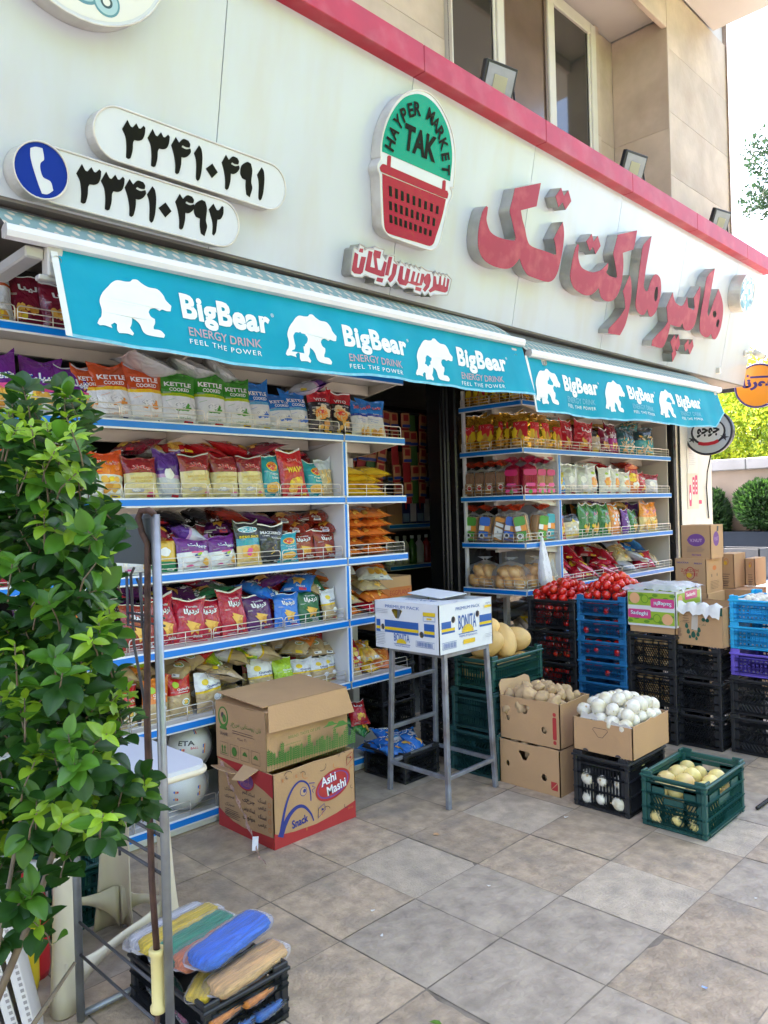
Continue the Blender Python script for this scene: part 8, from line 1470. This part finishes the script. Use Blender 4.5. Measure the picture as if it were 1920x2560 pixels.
for x, y, z, k in SHR:
    tip = Vector((x, y, z)); out = (tip-Vector((.38,1.42,z-.25))).normalized(); ax = (out*.6+Vector((0,0,.75))+Vector((random.gauss(0,.5),random.gauss(0,.5),random.gauss(0,.4)))-_f*.8).normalized()
    root = tip-ax*.06-Vector((0,0,.012)); twig.tube([root-sc_, tip-ax*.05-sc_, tip-sc_], [.0018,.0014,.0011], 5)
    n = random.choice((4,5,6,7,8)); ph = random.uniform(0, 6.28); u = ax.orthogonal().normalized(); v = ax.cross(u)
    for i in range(n):
        a = ph+2.4*i; t = i/n; el = rad(74-60*(1-t)-random.uniform(0,28)); a += random.gauss(0,.35); d = (u*cos(a)+v*sin(a))*cos(el)+ax*sin(el)
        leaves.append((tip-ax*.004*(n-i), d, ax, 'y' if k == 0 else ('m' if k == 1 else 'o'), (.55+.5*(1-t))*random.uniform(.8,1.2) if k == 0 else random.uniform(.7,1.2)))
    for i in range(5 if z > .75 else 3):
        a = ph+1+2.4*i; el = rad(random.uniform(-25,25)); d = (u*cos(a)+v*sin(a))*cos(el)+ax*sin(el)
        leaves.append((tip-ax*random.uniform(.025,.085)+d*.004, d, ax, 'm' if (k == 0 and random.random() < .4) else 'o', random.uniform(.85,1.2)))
def lmat(p, d, up):
    x = d.normalized(); z = (up+Vector((0,0,.5))-x*(up+Vector((0,0,.5))).dot(x)).normalized(); y = z.cross(x)
    return Matrix(((x.x,y.x,z.x,p.x),(x.y,y.y,z.y,p.y),(x.z,y.z,z.z,p.z),(0,0,0,1)))
def vis_key(l): p = l[0]-camd; return p.length
inview = [l for l in leaves if abs((l[0]-camd).dot(_r2)/max(.1,(l[0]-camd).dot(_f))) < .5 and abs((l[0]-camd).dot(_u2)/max(.1,(l[0]-camd).dot(_f))) < .67]
inview.sort(key=vis_key); near = set(id(l) for l in inview[:296]); rest_ = {k: MB() for k in 'ymo'}
for l in leaves:
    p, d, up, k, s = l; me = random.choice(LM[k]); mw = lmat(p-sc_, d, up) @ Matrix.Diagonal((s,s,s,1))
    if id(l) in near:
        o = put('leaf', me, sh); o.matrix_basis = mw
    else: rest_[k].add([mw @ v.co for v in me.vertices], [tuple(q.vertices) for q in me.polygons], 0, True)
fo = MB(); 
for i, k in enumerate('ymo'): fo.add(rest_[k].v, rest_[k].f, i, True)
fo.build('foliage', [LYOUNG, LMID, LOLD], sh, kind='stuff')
for a, b, c_ in (((.33,1.50,0),(.34,1.46,.6),(.38,1.42,1.2)),((.38,1.52,0),(.42,1.46,.55),(.50,1.40,1.05)),((.28,1.50,0),(.25,1.45,.6),(.22,1.42,1.3)),((.40,1.44,.6),(.52,1.42,.85),(.62,1.42,1.1)),((.30,1.46,.8),(.33,1.42,1.3),(.36,1.40,1.62)),((.40,1.44,.5),(.48,1.42,.62),(.60,1.44,.72))): twig.tube([Vector(a)-sc_, Vector(b)-sc_, Vector(c_)-sc_], [.009,.006,.003], 7)
twig.build('branch', TWIG, sh)
# ================================================================== beyond the shop
CONC = M('wall_render', (.30,.235,.185), .8, .08, 1.5, .1, 20, dirt=(.26,.21,.18), dscale=1.2, damt=.5); COPE = M('coping_stone', (.27,.27,.28), .6, .08, 2, dirt=(.22,.22,.22), dscale=2.5, damt=.6); PLN = M('planter_slate', (.010,.016,.027), .6, .1, 3, spec=.2)
e = empty('boundary_wall', (20,6,0), label='tan rendered boundary wall with grey coping, beyond the planters', category='wall'); MB().box(0,.25,-14,16,-.05,2.30).build('wall_face', CONC, e); mb = MB()
for k in range(20): MB().bbox(-.14,.40,-14+1.5*k+.006,-14+1.5*k+1.494,2.302,2.585,.02).build('coping_stone', COPE, e)
PAVP = M('pale_paving', (.26,.28,.31), .6, .06, 1.5); MB().box(12.8, 19.9, -8, 20, -.055, .0).build('court_paving', PAVP, kind='structure')
e = empty('planter', (19.3,6.2,0), label='long dark slate planter holding the clipped round shrub', category='planter'); mb = MB()
for q in ((-.02,0,-3.2,2.1),(.62,.64,-3.2,2.1),(0,.62,-3.2,-3.18),(0,.62,2.08,2.1)): mb.bbox(q[0]-(.0 if q[0] else 0), q[1]+.02, q[2], q[3], 0, .78, .006)
mb.build('planter_wall', PLN, e); MB().box(.02,.60,-3.1,2.0,.6,.70).build('planter_soil', MORTAR, e)
e = empty('planter', (15.5,5.25,0), label='lower open slate planter behind the stacked cartons', category='planter'); mb = MB(); mb.bbox(0,.03,0,.9,0,.60,.004); mb.bbox(.6,.63,0,.9,0,.60,.004); mb.bbox(0,.63,0,.03,0,.6,.004); mb.bbox(0,.63,.87,.9,0,.6,.004); mb.build('planter_wall', M('planter_grey',(.06,.065,.075),.5,.1,4), e)
THU = leafmat('thuja', (.014,.045,.012), (.02,.06,.01), .6, .1); THU2 = leafmat('thuja_tip', (.032,.085,.018), (.05,.12,.02), .6, .1); LIME_ = leafmat('lime_leaf', (.34,.42,.03), (.80,.86,.06), .5, .1); LIME2 = leafmat('lime_leaf_dark', (.15,.26,.025), (.45,.60,.04), .5, .1); PINE = leafmat('pine_leaf', (.025,.055,.03), (.03,.07,.03), .6, .1); DRY = leafmat('dry_leaf', (.30,.22,.12), (.4,.28,.12), .6, .1); BARK = M('bark', (.13,.10,.075), .85, .25, 9, .4, 30)
def crown(blobs, n, s, mats, seed, asp=.55):
    rn = random.Random(seed); mb = MB(); tot = sum(b[3]**2 for b in blobs)
    for cx, cy, cz, r, rz in [(b[0],b[1],b[2],b[3],b[4] if len(b) > 4 else b[3]) for b in blobs]:
        for q in range(int(n*r*r/tot)):
            d = Vector((rn.gauss(0,1),rn.gauss(0,1),rn.gauss(0,1))).normalized(); k = rn.random()**.42; gap = mnoise.noise(Vector((d.x*2.2+cx,d.y*2.2+cy,d.z*2.2+seed)))
            if gap < -.22 and k > .5: continue
            k *= 1+.28*gap; p = Vector((cx+d.x*r*k, cy+d.y*r*k, cz+d.z*rz*k)); a = Vector((rn.gauss(0,1),rn.gauss(0,1),rn.gauss(0,.7))).normalized(); b_ = a.orthogonal().normalized(); c_ = a.cross(b_); an = rn.uniform(0,6.28); u = b_*cos(an)+c_*sin(an); v = a.cross(u); ss = s*rn.uniform(.6,1.35)
            mb.add([p-u*ss, p+v*ss*asp*.8+a*ss*.15, p+u*ss, p-v*ss*asp*.8+a*ss*.15], [(0,3,2,1)], 0 if rn.random() < .6 else min(1, len(mats)-1))
    return mb
def tree(name, base, blobs, n, s, mats, trunks, label, seed, cat='tree', group=None):
    e = empty(name, base, label=label, category=cat); B0 = Vector(base)
    if group: e['group'] = group
    mb = MB()
    for t, r in trunks: mb.tube([Vector(p)-B0 for p in t], r, 9)
    if trunks: mb.build('trunk', BARK, e)
    crown([(b[0]-B0.x,b[1]-B0.y,b[2]-B0.z,*b[3:]) for b in blobs], n, s, mats, seed).build('crown', mats, e, kind='stuff'); return e
# clipped shrubs
def thuja(name, c, r, rz, n, label, s=.045):
    e = empty(name, (c[0],c[1],.65), label=label, category='shrub'); rn = random.Random(3); mb = MB()
    for q in range(n):
        d = Vector((rn.gauss(0,1),rn.gauss(0,1),rn.gauss(0,1))).normalized(); g = 1+.14*mnoise.noise(d*3.1); k = rn.uniform(.72,1)*g; p = Vector((d.x*r*k, d.y*r*k, c[2]-.65+d.z*rz*k)); u = (d+Vector((rn.gauss(0,.35),rn.gauss(0,.35),.6+rn.gauss(0,.3)))).normalized(); v = u.orthogonal().normalized(); an = rn.uniform(0,6.28); v = v*cos(an)+u.cross(v)*sin(an); ss = s*rn.uniform(.7,1.4)
        mb.add([p-u*ss, p+v*ss*.5, p+u*ss*1.5, p-v*ss*.5], [(0,1,2,3)], 1 if rn.random() < .35 else 0)
    mb.build('foliage', [THU, THU2], e, kind='stuff'); MB().tube([(0,0,.0),(.03,0,c[2]-.65)], [.04,.03]).build('trunk', BARK, e)
thuja('round_shrub', (19.62,6.55,1.42), .62, .60, 9000, 'clipped round dark green shrub in the long slate planter', .05); thuja('cone_shrub', (19.62,7.75,1.10), .42, .75, 5000, 'narrow dark green shrub half hidden by the shop pillar', .05)
# trees beyond the wall
tree('lime_tree', (25.5,9.4,0), [(25.5,9.6,4.2,1.5,1.3),(25.2,8.3,4.0,1.3,1.1),(26,10.6,4.6,1.5,1.2),(25.4,9.0,5.4,1.2,1.0),(25.0,7.4,4.6,1.2,1.1),(25.6,9.9,2.9,1.2,.8),(25.3,8.2,2.9,1.1,.7)], 26000, .075, [LIME_, LIME2], [([(25.5,9.4,0),(25.5,9.5,2.2),(25.4,9.3,4.2)],[.16,.12,.05]),([(25.5,9.5,2.2),(25.9,10.3,4.4)],[.09,.03]),([(25.5,9.5,2.0),(25.2,8.2,4.0)],[.09,.03])], 'sunlit yellow green tree beyond the boundary wall', 2)
tree('dry_tree', (28.5,11.6,0), [(28.5,11.8,6.2,1.7,2.2),(28.2,10.8,4.6,1.4,1.6),(28.8,12.6,4.4,1.5,1.8)], 5200, .10, [DRY, LIME_], [([(28.5,11.6,0),(28.5,11.7,3),(28.5,11.9,7.5)],[.2,.15,.04]),([(28.5,11.7,3),(28.1,10.7,5.5)],[.09,.03]),([(28.5,11.7,3.2),(28.9,12.8,5.4)],[.09,.03])], 'thin brownish tree with sparse leaves behind the yellow green tree', 5)
tree('dark_pine', (26,7.6,0), [(26,7.95,12.4,1.05,.9),(25.9,8.2,11.0,.95,.65),(26.2,7.2,11.7,.9,.8),(26,7.3,10.4,.9,.5),(26,6.6,9.9,1.2,.8),(26,6.4,12.3,1.3,1.1)], 7000, .085, [PINE, PINE], [([(26,7.3,0),(26,7.2,6),(26,7.1,12.5)],[.3,.22,.06]),([(26,7.2,9.5),(26,7.9,11.2)],[.06,.02])], 'dark pine with its crown against the white sky', 9)
tree('far_tree', (34,3.0,0), [(34,3.4,5.2,2.2,1.8),(34,.5,4.6,2.4,1.8),(34,-3,5,2.4,2)], 9000, .12, [LIME2, LIME_], [([(34,2,0),(34,2,5)],[.25,.08])], 'mid green tree farther along the boundary wall', 12)
for k, (z0, z1) in enumerate(((5.02,6.6),(4.85,5.9))): MB().tube([(8.83,3.4,z0-.12*k),(14,5.0,z0+.30),(30,9.2,z1+2.2-.6*k)], .010, 6).build('overhead_cable', BLKMET, label='thin overhead cable from the pier to the trees, %s' % ['upper','lower'][k], category='cable')
# trees across the street, behind the viewer: they colour the light and the reflections in the fascia
for k, (x, y, h) in enumerate(((-5,-7.5,8),(0,-8.5,9.5),(5,-7.8,9),(10,-8.5,9.5),(15,-8,9))):
    tree('street_tree', (x, y, 0), [(x,y,h*.68,2.4,1.9),(x+1.5,y+.4,h*.5,2.0,1.6),(x-1.5,y-.3,h*.55,2.0,1.7),(x+.2,y,h*.88,1.7,1.4)], 9000, .19, [LIME2, LIME_], [([(x,y,0),(x+.1,y,h*.4),(x,y,h*.7)],[.2,.15,.06])], 'broad street tree across the road, %s' % ['first','second','third','fourth','fifth'][k], 20+k, group='street trees')
